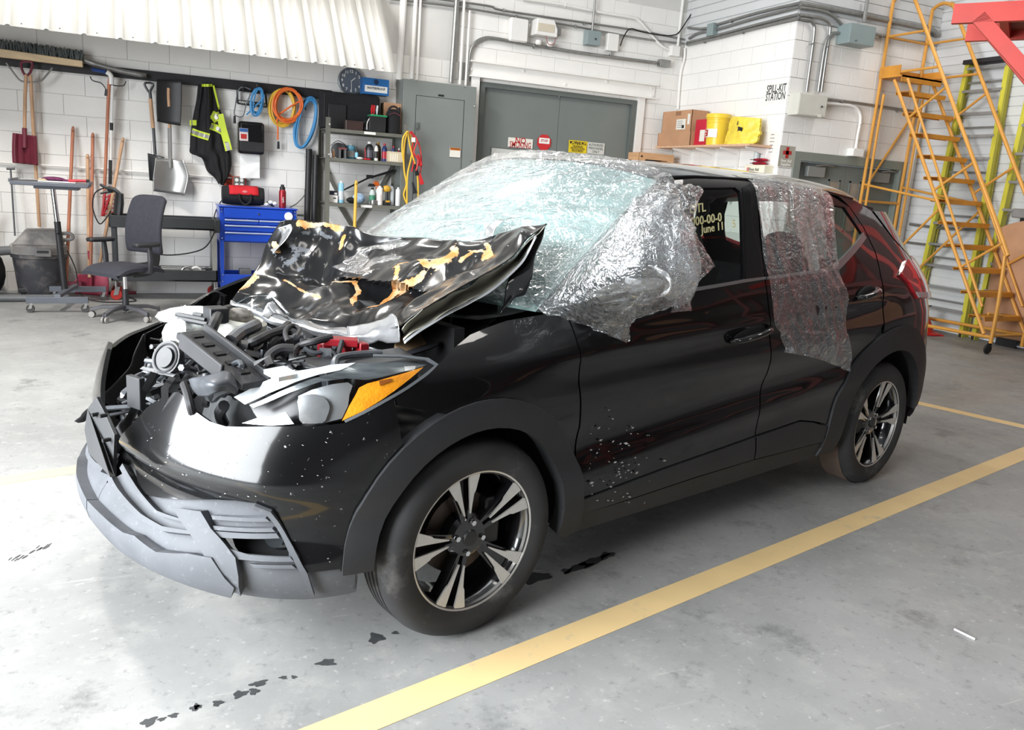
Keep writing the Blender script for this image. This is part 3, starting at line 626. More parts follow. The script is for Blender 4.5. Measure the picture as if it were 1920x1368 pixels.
for sg in (1,):
    f = np.array([1, sg, 1]); c = np.array([.53, -.95, 1.13])*f
    mm = MB(); mm.ball(c, (.062, .095, .06), 18, (nz([1, .15*sg, 0]), nz([-.15*sg, 1, 0]), ZX)); mm.make('mirror_housing', PAINTK, CAR)
    mm = MB(); mm.tube([np.array([.47, -.83, 1.07])*f, np.array([.48, -.9, 1.09])*f, c], [.04, .035, .03], 10, flat=.6); mm.make('mirror_arm', PAINTK, CAR)
    mm = MB(); mm.ball(c+np.array([.06, 0, 0]), (.02, .09, .055), 14); mm.make('mirror_glass', CHROME, CAR)
    panel('mirror_sail', [(.47, 1.04), (.62, 1.055), (.60, 1.14), (.52, 1.09)], BLACKG, off=.004, both=False) if sg > 0 else None
# ---- roof, windshield, pillars
ZR = (np.array([.98, 1.2, 1.6, 2.0, 2.3, 2.6, 2.8]), np.array([1.465, 1.482, 1.492, 1.488, 1.472, 1.448, 1.405]))
def roofedge(x): z = np.interp(x, *ZR); return body(x, z)[0]
def zc(x): return float(_cub(np.array([x]), np.array([.85, 1.0, 1.3, 1.6, 2.1, 2.6, 2.85]), np.array([1.48, 1.527, 1.552, 1.562, 1.563, 1.545, 1.512]))[0])
RP = []
for i in range(45):
    t = i/44; row = []
    for j in range(29):
        q = -1+2*j/28; x = 1.0+(2.66-1.0)*t; e = roofedge(x); bow = (1-q*q)
        xx = x-.12*bow*(1-t)**2+.18*bow*t**3; z = e[2]+(zc(x)-e[2])*(1-abs(q)**2.6)
        row.append(np.array([xx, -e[1]*q*-1*-1 if False else e[1]*-q, z]))
    RP.append(row)
mm = MB(); mm.grid(RP); ro = mm.make('roof', PAINTK, CAR, ang=180)
def wsurf(t, v, off=0.):      # t -1 (near) .. 1 (far), v 0 base .. 1 top
    yb, yt = .70, .585; x0 = .32-.24*(1-abs(t)**2.2); z0 = 1.005+.03*(1-t*t); x1 = 1.0-.12*(1-t*t); e = 1.462+(1.522-1.462)*(1-abs(t)**2.6)
    p = np.array([x0+(x1-x0)*v, t*(yb+(yt-yb)*v), z0+(e-z0)*v+.022*math.sin(math.pi*v)]); return p+off*nz([-.52, .18*t, .83])
def crazed():
    m = mat('crazed_windshield', s(176, 204, 200), .12, var=0); nt = m.node_tree; N = nt.nodes; L = nt.links; b = N['Principled BSDF']
    tc = N.new('ShaderNodeTexCoord'); v1 = N.new('ShaderNodeTexVoronoi'); v1.feature = 'DISTANCE_TO_EDGE'; v1.inputs['Scale'].default_value = 17; L.new(tc.outputs['Object'], v1.inputs[0])
    r = N.new('ShaderNodeValToRGB'); r.color_ramp.elements[0].position = .0; r.color_ramp.elements[1].position = .02; r.color_ramp.elements[0].color = s(232, 242, 242)+(1,); r.color_ramp.elements[1].color = s(164, 198, 194)+(1,); L.new(v1.outputs[0], r.inputs[0])
    L.new(r.outputs[0], b.inputs['Base Color']); b.inputs['Coat Weight'].default_value = 1
    L.new(tc.outputs['Object'], v1.inputs[0]); ds = N.new('ShaderNodeTexNoise'); ds.inputs['Scale'].default_value = 3; vm = N.new('ShaderNodeMixRGB'); vm.inputs[0].default_value = .18; L.new(tc.outputs['Object'], ds.inputs[0]); L.new(tc.outputs['Object'], vm.inputs[1]); L.new(ds.outputs[1], vm.inputs[2]); L.new(vm.outputs[0], v1.inputs[0]); t = N.new('ShaderNodeBsdfTransparent'); t.inputs[0].default_value = s(200, 222, 220)+(1,); n = N.new('ShaderNodeTexNoise'); n.inputs['Scale'].default_value = 3; L.new(tc.outputs['Object'], n.inputs[0])
    mr = N.new('ShaderNodeMapRange'); mr.inputs[1].default_value = .35; mr.inputs[2].default_value = .65; mr.inputs[3].default_value = .55; mr.inputs[4].default_value = .9; L.new(n.outputs[0], mr.inputs[0])
    mx = N.new('ShaderNodeMixShader'); L.new(mr.outputs[0], mx.inputs[0]); L.new(t.outputs[0], mx.inputs[1]); L.new(b.outputs[0], mx.inputs[2]); L.new(mx.outputs[0], N['Material Output'].inputs[0])
    bp = N.new('ShaderNodeBump'); bp.inputs['Strength'].default_value = .25; L.new(v1.outputs[0], bp.inputs['Height']); L.new(bp.outputs[0], b.inputs['Normal']); return m
CRAZED = crazed()
mm = MB(); mm.grid([[wsurf(-1+2*j/30, i/30) for j in range(31)] for i in range(31)]); mm.make('windshield', CRAZED, CAR, ang=180)
for sg in (1, -1):
    f = np.array([1, sg, 1]); P = []
    for i in range(25):
        v = i/24; a = wsurf(-1, v); sx = .33+(1.0-.33)*v; zz = np.interp(sx, [.33, .44, .62, .84, 1.0], [1.0, 1.055, 1.205, 1.365, 1.465]); b = body(sx, zz, .004)[0]
        mid = (a+b)/2+nz([-.4, -.75, .5])*.018; P.append([q*f for q in crom([a, mid, b], 4)])
    mm = MB(); mm.grid(P); mm.make('a_pillar', PAINTK, CAR, ang=180)
    # roof ditch moulding
    mm = MB(); mm.tube([roofedge(x)*f+np.array([0, .015*sg, .006]) for x in np.linspace(1.0, 2.6, 30)], .008, 8); mm.make('roof_moulding', BLACKG, CAR)
# spoiler and rear glass
SP = []
for i in range(9):
    t = i/8; row = []
    for j in range(21):
        q = -1+2*j/20; x = 2.60+.36*t-.1*q*q*t; e = body(2.62+.1*t, 1.44-.01*t)[0]; row.append(np.array([x, e[1]*-q*(1-.05*t), 1.435+(.11-.075*t)*(1-abs(q)**2.4)-.018*t]))
    SP.append(row)
top = MB(); lowr = [[p-np.array([.0, 0, .035]) for p in r] for r in SP]; top.grid(SP); top.grid([r[::-1] for r in lowr]); top.grid([SP[-1], lowr[-1]]); top.grid([[r[0] for r in SP], [r[0] for r in lowr]]); top.grid([[r[-1] for r in lowr], [r[-1] for r in SP]]); top.make('roof_spoiler', PAINTK, CAR)
# ---- wheels
TYRE = mat('tyre_rubber', s(44, 44, 45), .72, var=.25, scale=8, dirt=(s(104, 102, 99), 6, .55, .8)); MUD = mat('tyre_dirty', s(92, 76, 66), .85, var=.25, scale=9)
ALLOY = mat('machined_alloy', s(214, 211, 206), .3, .65, var=.05, scale=40); RIMB = mat('rim_gloss_black', (.008, .008, .009), .14, var=0, coat=1.); DISC = mat('brake_disc', s(92, 80, 72), .5, .5, var=.25, scale=12)
def wheel(cx, sg, angs, rear):
    Rt, zc_ = .3265, .3245; c = np.array([cx, .77*sg, zc_]); ax = np.array([0, 1.*sg, 0])
    T = lambda r, a, h: c+ax*h+np.array([math.cos(a)*r, 0, math.sin(a)*r])
    prof = [(.218, .078), (.238, .088), (.256, .094), (.275, .0955), (.292, .092), (.306, .084), (.3165, .070), (.3225, .058), (Rt-.001, .046)]
    for g in (.036, .012, -.012, -.036): prof += [(Rt, g+.006), (Rt-.007, g+.004), (Rt-.007, g-.004), (Rt, g-.006)]
    prof += [(Rt-.001, -.046), (.3165, -.07), (.306, -.084), (.275, -.0955), (.218, -.078)]
    mm = MB(); mm.lathe(prof, c, ax, 72, (1, 0, 0)); mm.f = [f for f in mm.f if len(f) == 4]; mm.m = [0]*len(mm.f)
    w = mm.make('tyre', TYRE, CAR, ang=60)
    if rear:
        mm = MB(); mm.lathe([(Rt+.0012, .052), (Rt+.0012, -.06)], c, ax, 72, (1, 0, 0)); mm.f = [f for f in mm.f if len(f) == 4]; mm.m = [0]*len(mm.f); mm.make('tread_mud', MUD, w)
    mm = MB(); mm.lathe([(.2365, .076), (.2365, .081), (.228, .084), (.2235, .082), (.2215, .06)], c, ax, 72); mm.f = [f for f in mm.f if len(f) == 4]; mm.m = [0]*len(mm.f); rim = mm.make('rim', ALLOY, CAR, ang=40)
    mm = MB(); mm.lathe([(.2215, .062), (.205, .04), (.198, -.02), (.2, -.07), (.222, -.08)], c, ax, 64); mm.f = [f for f in mm.f if len(f) == 4]; mm.m = [0]*len(mm.f); mm.make('rim_barrel', RIMB, rim)
    mm = MB(); mm.lathe([(0, .052), (.03, .054), (.062, .05), (.076, .036), (.08, .0)], c, ax, 40); mm.make('hub', RIMB, rim)
    mm = MB(); mm.lathe([(0, .062), (.024, .061), (.029, .052)], c, ax, 28); mm.make('centre_cap', BLACKP, rim)
    for k in range(4):
        a = angs[0]+math.radians(48+90*k); p = T(.05, a, .05); mm = MB(); mm.cyl(p, p+ax*.012, .0105, .009, 6); mm.make('wheel_nut', CHROME, rim)
    for a in angs:
        # black twin spoke body
        def st(r, da, h): return T(r, a+da, h)
        vs = []
        for r, w_ in ((.05, .36), (.10, .26), (.16, .245), (.222, .255)):
            hh = .05+(.068-.05)*(r-.05)/.17
            vs += [st(r, -w_, hh), st(r, -w_*.35, hh-.002), st(r, -w_*.3, hh-.018), st(r, w_*.3, hh-.018), st(r, w_*.35, hh-.002), st(r, w_, hh), st(r, w_, hh-.04), st(r, -w_, hh-.04)]
        fs = [(i*8+k, i*8+(k+1) % 8, (i+1)*8+(k+1) % 8, (i+1)*8+k) for i in range(3) for k in range(8)]+[tuple(range(8)), tuple(range(24, 32))]
        mm = MB(); mm.add(vs, fs); mm.make('spoke', RIMB, rim, ang=30)
        for sgn in (-1, 1):
            ins = [(.088, .10), (.13, .092), (.175, .088), (.2235, .082)]; out = [(.088, .145), (.12, .175), (.155, .20), (.165, .235), (.195, .258), (.2235, .275)]
            q = [st(r, sgn*d, .0525+(.0715-.0525)*(r-.05)/.17+.002) for r, d in ins]+[st(r, sgn*d, .0525+(.0715-.0525)*(r-.05)/.17+.002) for r, d in out[::-1]]
            mm = MB(); mm.prism(q, ax*.006); mm.make('machined_blade', ALLOY, rim, smooth=False)
    mm = MB(); mm.lathe([(.06, .0), (.135, .002), (.138, -.02), (.06, -.02)], c, ax, 40, closed=True); mm.make('brake_disc', DISC, CAR)
    mm = MB(); mm.box(c+np.array([.1 if cx < 1 else -.1, 0, .03])+ax*-.005, (.06, .09, .16)); mm.make('brake_caliper', DARKM, CAR, bevel=.008)
FW = [math.degrees(math.atan2(p[2]-.32, p[0])) for p in (PY(875, 892, -.84), PY(974, 928, -.84), PY(955, 1075, -.84), PY(850, 1145, -.84), PY(776, 1040, -.84))]
RW = [math.degrees(math.atan2(p[2]-.32, p[0]-2.62)) for p in (PY(1659, 720, -.84), PY(1678, 785, -.84), PY(1650, 868, -.84), PY(1604, 850, -.84), PY(1613, 765, -.84))]
print('WHEELANG', FW, RW)
def five(l):
    base = sum(((a-b*-72)+180) % 360-180 if False else 0 for b, a in enumerate(l)); x = sum(math.cos(math.radians(5*a)) for a in l); y = sum(math.sin(math.radians(5*a)) for a in l)
    b0 = math.degrees(math.atan2(y, x))/5; return [math.radians(b0+72*k) for k in range(5)]
for sg in (-1, 1):
    wheel(0, sg, five(FW), False); wheel(2.62, sg, five(RW), True)
# ---- underbody, liners, cabin
mm = MB(); mm.box((1.3, 0, .24), (3.2, 1.3, .06)); mm.box((1.3, 0, .3), (1.55, 1.6, .12)); mm.make('floor_pan', UNDER, CAR)
for cx, r0 in ((0, .40), (2.62, .43)):
    for sg in (-1, 1):
        mm = MB(); P = []
        for k in range(25):
            a = math.radians(-8+196*k/24); P.append([np.array([cx+r0*math.cos(a), y*sg, .315+r0*math.sin(a)]) for y in (.50, .82)])
        mm.grid(P); mm.prism([p[0] for p in P], (0, .01*sg*-1, 0)); mm.make('wheel_liner', UNDER, CAR)
mm = MB(); mm.tube([(0, -.7, .3), (0, .7, .3)], .03); mm.tube([(2.62, -.7, .3), (2.62, .7, .3)], .04); mm.make('axle', UNDER, CAR)
SEAT = mat('seat_fabric', s(38, 38, 42), .85, var=.2, scale=20); CABIN = mat('cabin_plastic', s(30, 30, 33), .6, var=.15); LINER = mat('headliner', s(150, 148, 142), .9, var=.05)
mm = MB(); P = [[np.array([x, y, z]) for y in (-.66, -.3, 0, .3, .66)] for x, z in ((.12, .96), (.35, 1.02), (.6, 1.0), (.7, .9), (.68, .7), (.62, .35))]; mm.grid(P); mm.make('dashboard', CABIN, CAR, sub=1)
mm = MB(); mm.torus((.86, -.37, .9), (.9, 0, .45), .18, .015, 28, 8); mm.tube([(.66, -.37, .8), (.85, -.37, .9)], .03); mm.make('steering_wheel', CABIN, CAR)
def seat(x, y, w, back=1.):
    mm = MB(); P = []
    for t in np.linspace(0, 1, 11):
        a = np.array([x+.06+.28*t, y, .52+.60*t]); ww = w*(1-.22*t**2)
        P.append([a+np.array([.05 if abs(q) < .9 else .0, q*ww/2, 0])+np.array([-.05*(1-abs(q)), 0, 0]) for q in (-1, -.8, -.3, .3, .8, 1)]+[a+np.array([.12, q*ww/2, 0]) for q in (1, .5, -.5, -1)])
    P = [r+[r[0]] for r in P]; mm.grid(P); mm.add(P[-1][:-1], [tuple(range(10))]); st = mm.make('seat_back', SEAT, CAR)
    MB().box((x-.2, y, .48), (.52, w, .16)).make('seat_cushion', SEAT, CAR, bevel=.05)
    MB().ball((x+.38, y, 1.24), (.06, .14, .10), 16).make('headrest', SEAT, CAR)
    MB().tube([(x+.36, y-.05, 1.1), (x+.38, y-.05, 1.2)], .008).tube([(x+.36, y+.05, 1.1), (x+.38, y+.05, 1.2)], .008).make('headrest_post', CHROME, CAR)
seat(1.05, -.36, .5); seat(1.05, .36, .5)
mm = MB(); mm.box((2.12, 0, .80), (.16, 1.25, .6), (nz([1, 0, .3]), (0, 1, 0), nz([-.3, 0, 1]))); mm.make('rear_bench_back', SEAT, CAR, bevel=.05)
MB().box((1.85, 0, .48), (.5, 1.25, .16)).make('rear_bench_cushion', SEAT, CAR, bevel=.05)
for y in (-.38, .38): MB().ball((2.26, y, 1.18), (.06, .13, .09), 16).make('headrest', SEAT, CAR)
mm = MB(); mm.grid([[p-np.array([0, 0, .04]) for p in r[1:-1]] for r in RP[3:]]); mm.make('headliner', LINER, CAR, ang=180)
MB().box((2.9, 0, .7), (.7, 1.2, .5)).make('cargo_floor', CABIN, CAR)
cr = random.Random(11); mm = MB()
for k in range(95):
    u, v = cr.gauss(1150, 36), cr.gauss(880, 62); w = cr.uniform(.4, 1.9)*(1 if k % 4 else 1.7)
    if not (1095 < u < 1330 and 760 < v < 945): continue
    a = cr.uniform(-.9, .3); q = [skinw(u+w*1.6*math.cos(a), v+w*1.6*math.sin(a), .009), skinw(u-w*.8*math.sin(a), v+w*.8*math.cos(a), .009), skinw(u-w*1.6*math.cos(a), v-w*1.6*math.sin(a), .009), skinw(u+w*.8*math.sin(a), v-w*.8*math.cos(a), .009)]; mm.add(q, [(0, 1, 2, 3)])
for k in range(60):
    u, v = cr.uniform(270, 640), cr.uniform(800, 930); w = cr.uniform(.4, 1.3); a = cr.uniform(-.7, .7)
    try: q = [skinw(u+w*2*math.cos(a), v+w*2*math.sin(a), .003), skinw(u-w*.6*math.sin(a), v+w*.6*math.cos(a), .003), skinw(u-w*2*math.cos(a), v-w*2*math.sin(a), .003), skinw(u+w*.6*math.sin(a), v-w*.6*math.cos(a), .003)]
    except ValueError: continue
    mm.add(q, [(0, 1, 2, 3)])
mm.make('paint_chips', mat('chip_grey', s(176, 176, 172), .7, var=.2), CAR, kind='stuff', smooth=False)
CHALK = mat('chalk_pen', s(222, 214, 160), .6, var=.05)
a, b = skinw(1310, 432, .002), skinw(1370, 421, .002); upv = nz(skinw(1330, 380, .002)-skinw(1333, 440, .002)); rt = nz(b-a)
text('OTL', skinw(1308, 391, .0), rt, upv, .040, CHALK, CAR, 'chalk_writing'); text('000-00-0', skinw(1325, 412, .0), rt, upv, .040, CHALK, CAR, 'chalk_writing'); text('June 11    5', skinw(1348, 425, .0), rt, upv, .036, CHALK, CAR, 'chalk_writing')
# ================================================================== crushed hood
from mathutils import noise as mnoise
def nv(p, k=1.): return mnoise.noise(Vector(p)*k)
def ridge(p, k): return 1-abs(mnoise.noise(Vector(p)*k))*2
def gridspline(R, nu, nv_):
    rows = [crom(r, nv_) for r in R]; cols = [crom([r[j] for r in rows], nu) for j in range(len(rows[0]))]
    return [[cols[j][i] for j in range(len(cols))] for i in range(len(cols[0]))]
HC = [[(525, 416, .55), (560, 411, .5), (610, 418, .42), (660, 425, .3), (705, 441, .15), (760, 443, .0), (830, 448, -.12), (875, 453, -.25), (930, 440, -.42), (985, 425, -.55), (1025, 418, -.65)],
      [(500, 455, .55), (545, 450, .48), (600, 450, .40), (655, 455, .28), (700, 462, .14), (760, 467, 0), (825, 468, -.14), (875, 470, -.28), (915, 462, -.42), (950, 452, -.55), (985, 452, -.65)],
      [(487, 490, .5), (535, 490, .42), (590, 488, .33), (645, 490, .22), (700, 492, .08), (755, 497, -.05), (815, 497, -.2), (860, 498, -.33), (900, 488, -.45), (935, 476, -.57), (962, 478, -.66)],
      [(465, 525, .45), (520, 530, .36), (575, 530, .27), (635, 530, .15), (690, 530, .02), (745, 528, -.12), (795, 524, -.26), (835, 523, -.37), (868, 517, -.48), (895, 508, -.58), (915, 508, -.67)],
      [(445, 548, .4), (490, 555, .32), (545, 562, .22), (610, 566, .1), (665, 565, -.04), (715, 562, -.17), (760, 557, -.3), (795, 552, -.4), (822, 546, -.5), (845, 540, -.6), (860, 540, -.68)],
      [(428, 572, .38), (470, 575, .28), (525, 588, .15), (590, 596, .02), (640, 598, -.1), (680, 598, -.22), (715, 594, -.34), (740, 590, -.43), (760, 585, -.52), (780, 578, -.6), (795, 578, -.66)],
      [(423, 590, .36), (465, 580, .26), (520, 595, .12), (575, 608, 0), (625, 618, -.12), (665, 622, -.25), (695, 628, -.36), (715, 632, -.44), (730, 634, -.5), (742, 630, -.56), (748, 615, -.6)]]
HP = gridspline([[PY(*p) for p in r] for r in HC], 12, 12)
_wp = [wsurf(-1+2*j/24, i/24) for i in range(25) for j in range(25)]
WB = BVHTree.FromPolygons([tuple(q) for q in _wp], [(i*25+j, (i+1)*25+j, (i+1)*25+j+1, i*25+j+1) for i in range(24) for j in range(24)])
for _r in HP:
    for _j in range(len(_r)):
        dd = _r[_j]-CAMP; L_ = np.linalg.norm(dd); h_ = WB.ray_cast(Vector(CAMP), Vector(dd/L_))
        if h_[0] is not None and h_[3] < L_+.10: _r[_j] = CAMP+dd/L_*(h_[3]-.10)
HU = gridspline([[np.array(p[:2]+(0,), float) for p in r] for r in HC], 12, 12)
hi, hj = len(HP), len(HP[0])
for i in range(hi):
    for j in range(hj):
        p = HP[i][j]; u, v = HU[i][j][:2]; e = min(1, i/6, (hi-1-i)/6, j/6, (hj-1-j)/6)
        a = .030*(ridge((p[0]*1.2+p[1]*.9, p[1]*2.2-p[0]*1.4, .3), 2.3)-.55)+.011*(ridge((p[0], p[1], 2), 7)-.5)+.004*nv((p[0], p[1], 5), 19)
        HP[i][j] = p+np.array([-.25, -.1, 1])*a*(.25+.75*e)+np.array([0, 0, -.05*math.exp(-((u-600)/70)**2-((v-505)/22)**2)+.03*math.exp(-((u-760)/60)**2-((v-505)/18)**2)])
mm = MB(); mm.grid(HP)
def peel_paint():
    m = mat('peeled_hood_paint', (.006, .0068, .008), .35, var=0, coat=1., spec=.1); m.node_tree.nodes['Principled BSDF'].inputs['Coat Roughness'].default_value = .14; nt = m.node_tree; N = nt.nodes; L = nt.links; b = N['Principled BSDF']
    at = N.new('ShaderNodeAttribute'); at.attribute_name = 'peel'; tc = N.new('ShaderNodeTexCoord'); sp = N.new('ShaderNodeSeparateColor'); L.new(at.outputs['Color'], sp.inputs[0])
    def lay(ch, prev, col, sc, w, cut, bumpy=False):
        n = N.new('ShaderNodeTexNoise'); n.inputs['Scale'].default_value = sc; n.inputs['Detail'].default_value = 7; n.inputs['Roughness'].default_value = .62; L.new(tc.outputs['Object'], n.inputs[0])
        ma = N.new('ShaderNodeMath'); ma.operation = 'MULTIPLY_ADD'; L.new(n.outputs[0], ma.inputs[0]); ma.inputs[1].default_value = w; L.new(sp.outputs[ch], ma.inputs[2])
        r = N.new('ShaderNodeValToRGB'); r.color_ramp.elements[0].position = min(.98, cut); r.color_ramp.elements[1].position = min(1, cut+.03); L.new(ma.outputs[0], r.inputs[0])
        mx = N.new('ShaderNodeMixRGB'); L.new(r.outputs[0], mx.inputs[0]); L.new(prev, mx.inputs[1]) if not isinstance(prev, tuple) else setattr(mx.inputs[1], 'default_value', prev+(1,))
        if isinstance(col, tuple): mx.inputs[2].default_value = col+(1,)
        else: L.new(col, mx.inputs[2])
        return mx.outputs[0], r.outputs[0]
    nn = N.new('ShaderNodeTexNoise'); nn.inputs['Scale'].default_value = 14; nn.inputs['Detail'].default_value = 6; L.new(tc.outputs['Object'], nn.inputs[0])
    rr = N.new('ShaderNodeValToRGB'); rr.color_ramp.elements[0].color = s(166, 114, 62)+(1,); rr.color_ramp.elements[1].color = s(188, 160, 126)+(1,); rr.color_ramp.elements[0].position = .4; rr.color_ramp.elements[1].position = .6; L.new(nn.outputs[0], rr.inputs[0])
    c1, f1 = lay(1, (.004, .0042, .0048), s(88, 90, 94), 28, .9, .98)
    c2, f2 = lay(0, c1, rr.outputs[0], 22, .85, 1.0)
    c3, f3 = lay(2, c2, s(190, 190, 190), 60, 1., .92)
    L.new(c3, b.inputs['Base Color'])
    mu = N.new('ShaderNodeMath'); mu.operation = 'MAXIMUM'; L.new(f1, mu.inputs[0]); L.new(f2, mu.inputs[1]); iv = N.new('ShaderNodeMath'); iv.operation = 'SUBTRACT'; iv.inputs[0].default_value = 1; L.new(mu.outputs[0], iv.inputs[1]); L.new(iv.outputs[0], b.inputs['Coat Weight'])
    bp = N.new('ShaderNodeBump'); bp.inputs['Strength'].default_value = .5; bp.inputs['Distance'].default_value = .003; bp.invert = True; L.new(mu.outputs[0], bp.inputs['Height']); L.new(bp.outputs[0], b.inputs['Normal'])
    return m
HOODM = peel_paint()
hood = mm.make('hood', [HOODM, PAINTK], CAR, ang=50)
PE = [([(852, 478), (838, 495), (822, 505), (800, 512)], 13), ([(820, 500), (795, 520), (770, 535), (745, 540)], 7), ([(745, 510), (740, 540), (728, 555), (715, 562)], 8), ([(790, 508), (765, 490), (735, 508)], 4), ([(665, 525), (672, 545), (660, 572)], 7), ([(622, 524), (650, 523), (668, 524)], 4),
      ([(535, 530), (560, 542), (600, 560)], 4), ([(440, 545), (465, 530), (480, 520)], 8), ([(645, 445), (640, 460), (637, 465)], 6), ([(560, 418), (600, 420), (640, 428)], 8), ([(910, 465), (918, 475), (905, 490)], 8), ([(885, 480), (865, 495)], 5), ([(905, 478), (880, 478)], 4), ([(690, 576), (720, 572)], 4), ([(520, 470), (512, 455)], 7)]
SC_ = [([(540, 450), (575, 470), (560, 490), (530, 485)], 24), ([(500, 500), (520, 470)], 14), ([(560, 430), (600, 440), (640, 450)], 12), ([(580, 500), (560, 520)], 10)]
WH = [([(690, 590), (780, 545), (870, 500), (950, 460), (1010, 425)], 7), ([(440, 565), (520, 585), (600, 600)], 5), ([(560, 470), (700, 500)], 4), ([(640, 545), (820, 545)], 4)]
def segd(u, v, pl): 
    best = 1e9
    for (a, b), (c, d) in zip(pl[:-1], pl[1:]):
        l = (c-a)**2+(d-b)**2; t = max(0, min(1, ((u-a)*(c-a)+(v-b)*(d-b))/(l+1e-9))); best = min(best, math.hypot(u-a-t*(c-a), v-b-t*(d-b)))
    return best
ca = hood.data.color_attributes.new('peel', 'FLOAT_COLOR', 'POINT')
for i in range(hi):
    for j in range(hj):
        u, v = HU[i][j][:2]
        q = [max((max(0, 1-segd(u, v, pl)/(2.4*w)) for pl, w in S), default=0) for S in (PE, SC_, WH)]
        ca.data[i*hj+j].color = (q[0]*.75, q[1]*.55, q[2]*.30, 1)
sol = hood.modifiers.new('thick', 'SOLIDIFY'); sol.thickness = .0035; sol.offset = -1; sol.material_offset = 1
# inner frame, torn lip and hinge corner hanging from the hood
INNER = mat('hood_inner_primer', s(160, 158, 146), .45, .1, var=.15, scale=8, coat=.3); FOIL = mat('torn_bare_metal', (.62, .63, .65), .22, .85, var=.2, scale=10)
def sheet(name, rows, mt, parent=hood, nu=5, nv_=5, amp=.006, k=14, th=.002, sm=60):
    P = gridspline([[np.asarray(p, float) for p in r] for r in rows], nu, nv_)
    for r in P:
        for j in range(len(r)): r[j] = r[j]+amp*np.array([nv(r[j], k), nv(r[j]+9, k), nv(r[j]+5, k)])
    m_ = MB(); m_.grid(P); o = m_.make(name, mt, parent, ang=sm)
    if th: q = o.modifiers.new('t', 'SOLIDIFY'); q.thickness = th
    return o
NE = [(1022, 422), (990, 452), (962, 480), (920, 508), (870, 538), (820, 565), (780, 590), (752, 618)]
LO = [(1004, 440), (985, 478), (962, 505), (928, 535), (885, 562), (835, 588), (790, 615), (757, 640)]
sheet('hood_inner_frame', [[PY(u, v, -.655) for u, v in NE], [PY((a+c)/2, (b+d)/2, -.60) for (a, b), (c, d) in zip(NE, LO)], [PY(u, v, -.66) for u, v in LO]], INNER, amp=.012)
sheet('inner_frame_edge', [[PY(u, v, -.66) for u, v in LO], [PY(u+2, v+5, -.668) for u, v in LO]], FOIL, amp=.002)
sheet('hinge_corner', [[PY(*p) for p in ((1025, 418, -.652), (1012, 455, -.66), (1000, 500, -.69), (986, 550, -.71))], [PY(*p) for p in ((1000, 440, -.63), (990, 475, -.64), (972, 520, -.67), (962, 560, -.70))], [PY(*p) for p in ((985, 458, -.64), (966, 498, -.63), (950, 535, -.66), (940, 592, -.70))]], PAINTK, amp=.01)
F1 = [(432, 578), (470, 590), (505, 605), (560, 618), (610, 632), (655, 634), (700, 628), (740, 612)]
F0 = [(430, 560), (468, 572), (520, 590), (575, 603), (625, 614), (670, 618), (715, 612), (745, 598)]
yy = [.34, .25, .13, 0, -.12, -.26, -.4, -.58]
sheet('torn_hood_lip', [[PY(*a, y) for a, y in zip(F0, yy)], [PY((a[0]+b[0])/2, (a[1]+b[1])/2, y-.03) for a, b, y in zip(F0, F1, yy)], [PY(*b, y-.01) for b, y in zip(F1, yy)]], FOIL, amp=.012, k=11)
sheet('torn_flake', [[PY(655, 612, -.33), PY(690, 604, -.4), PY(728, 592, -.52), PY(738, 600, -.58)], [PY(650, 628, -.36), PY(692, 622, -.45), PY(735, 610, -.57), PY(744, 618, -.62)], [PY(640, 634, -.34), PY(692, 641, -.45), PY(735, 640, -.57), PY(748, 640, -.62)]], FOIL, amp=.014, k=16)
SHARD = shell_glass('clear_shard', (.82, .85, .87))
sheet('clear_plastic_shard', [[PY(422, 575, .2), PY(460, 562, .15), PY(505, 556, .1), PY(530, 575, .05)], [PY(440, 600, .15), PY(478, 588, .1), PY(520, 595, .05), PY(560, 612, 0)]], SHARD, CAR, amp=.02, k=8)
sheet('bent_metal_tab', [[PY(486, 590, .02), PY(495, 568, .02), PY(512, 562, .02)], [PY(500, 600, .0), PY(520, 590, -.02), PY(545, 600, -.03)]], FOIL, amp=.01)
sheet('raised_hood_tab', [[PY(908, 445, -.36), PY(912, 425, -.33), PY(932, 411, -.32)], [PY(925, 442, -.42), PY(930, 428, -.38), PY(945, 412, -.35)]], FOIL, amp=.004)
sheet('folded_hood_corner', [[PY(518, 425, .5), PY(525, 440, .52), PY(522, 460, .5), PY(508, 470, .5)], [PY(545, 418, .44), PY(548, 432, .42), PY(530, 455, .45), PY(515, 475, .46)]], FOIL, amp=.01)
# ================================================================== engine bay
BAYD = [mat('engine_black', s(28, 28, 30), .5, var=.25, scale=20), mat('engine_dark', s(36, 37, 40), .45, var=.2, scale=14), mat('engine_grey', s(76, 79, 84), .4, .3, var=.2, scale=18), mat('dusty_black', s(34, 35, 38), .6, var=.3, scale=10), mat('cast_alloy', s(118, 120, 124), .35, .6, var=.2, scale=25)]
HOSE = mat('rubber_hose', s(34, 34, 36), .5, var=.2); TANK = mat('tank_white', s(222, 222, 212), .35, var=.06, scale=9); RED = mat('red_plastic', s(140, 26, 36), .35, var=.1); LAMPW = mat('broken_lamp', s(226, 230, 228), .15, .1, var=.08, coat=1.)
SOIL = mat('dirty_panel', s(190, 160, 122), .8, var=.4, scale=14)
mm = MB(); mm.box((-.05, 0, .46), (.85, 1.0, .3)); mm.make('bay_floor', UNDER, CAR)
mm = MB(); mm.prism([(.02, -.68, .5), (.02, .68, .5), (.02, .66, .96), (.02, -.66, .96)], (.04, 0, 0)); mm.make('firewall', UNDER, CAR)
MB().box((-.50, -.24, .6), (.03, .56, .38), (nz([1, 0, -.3]), (0, 1, 0), nz([.3, 0, 1]))).make('radiator', mat('radiator_fins', s(150, 152, 154), .35, .5, var=.3, scale=3, stretch=(1, 90, 1)), CAR)
def EH(u, v, z): return PZ(u, v, z)
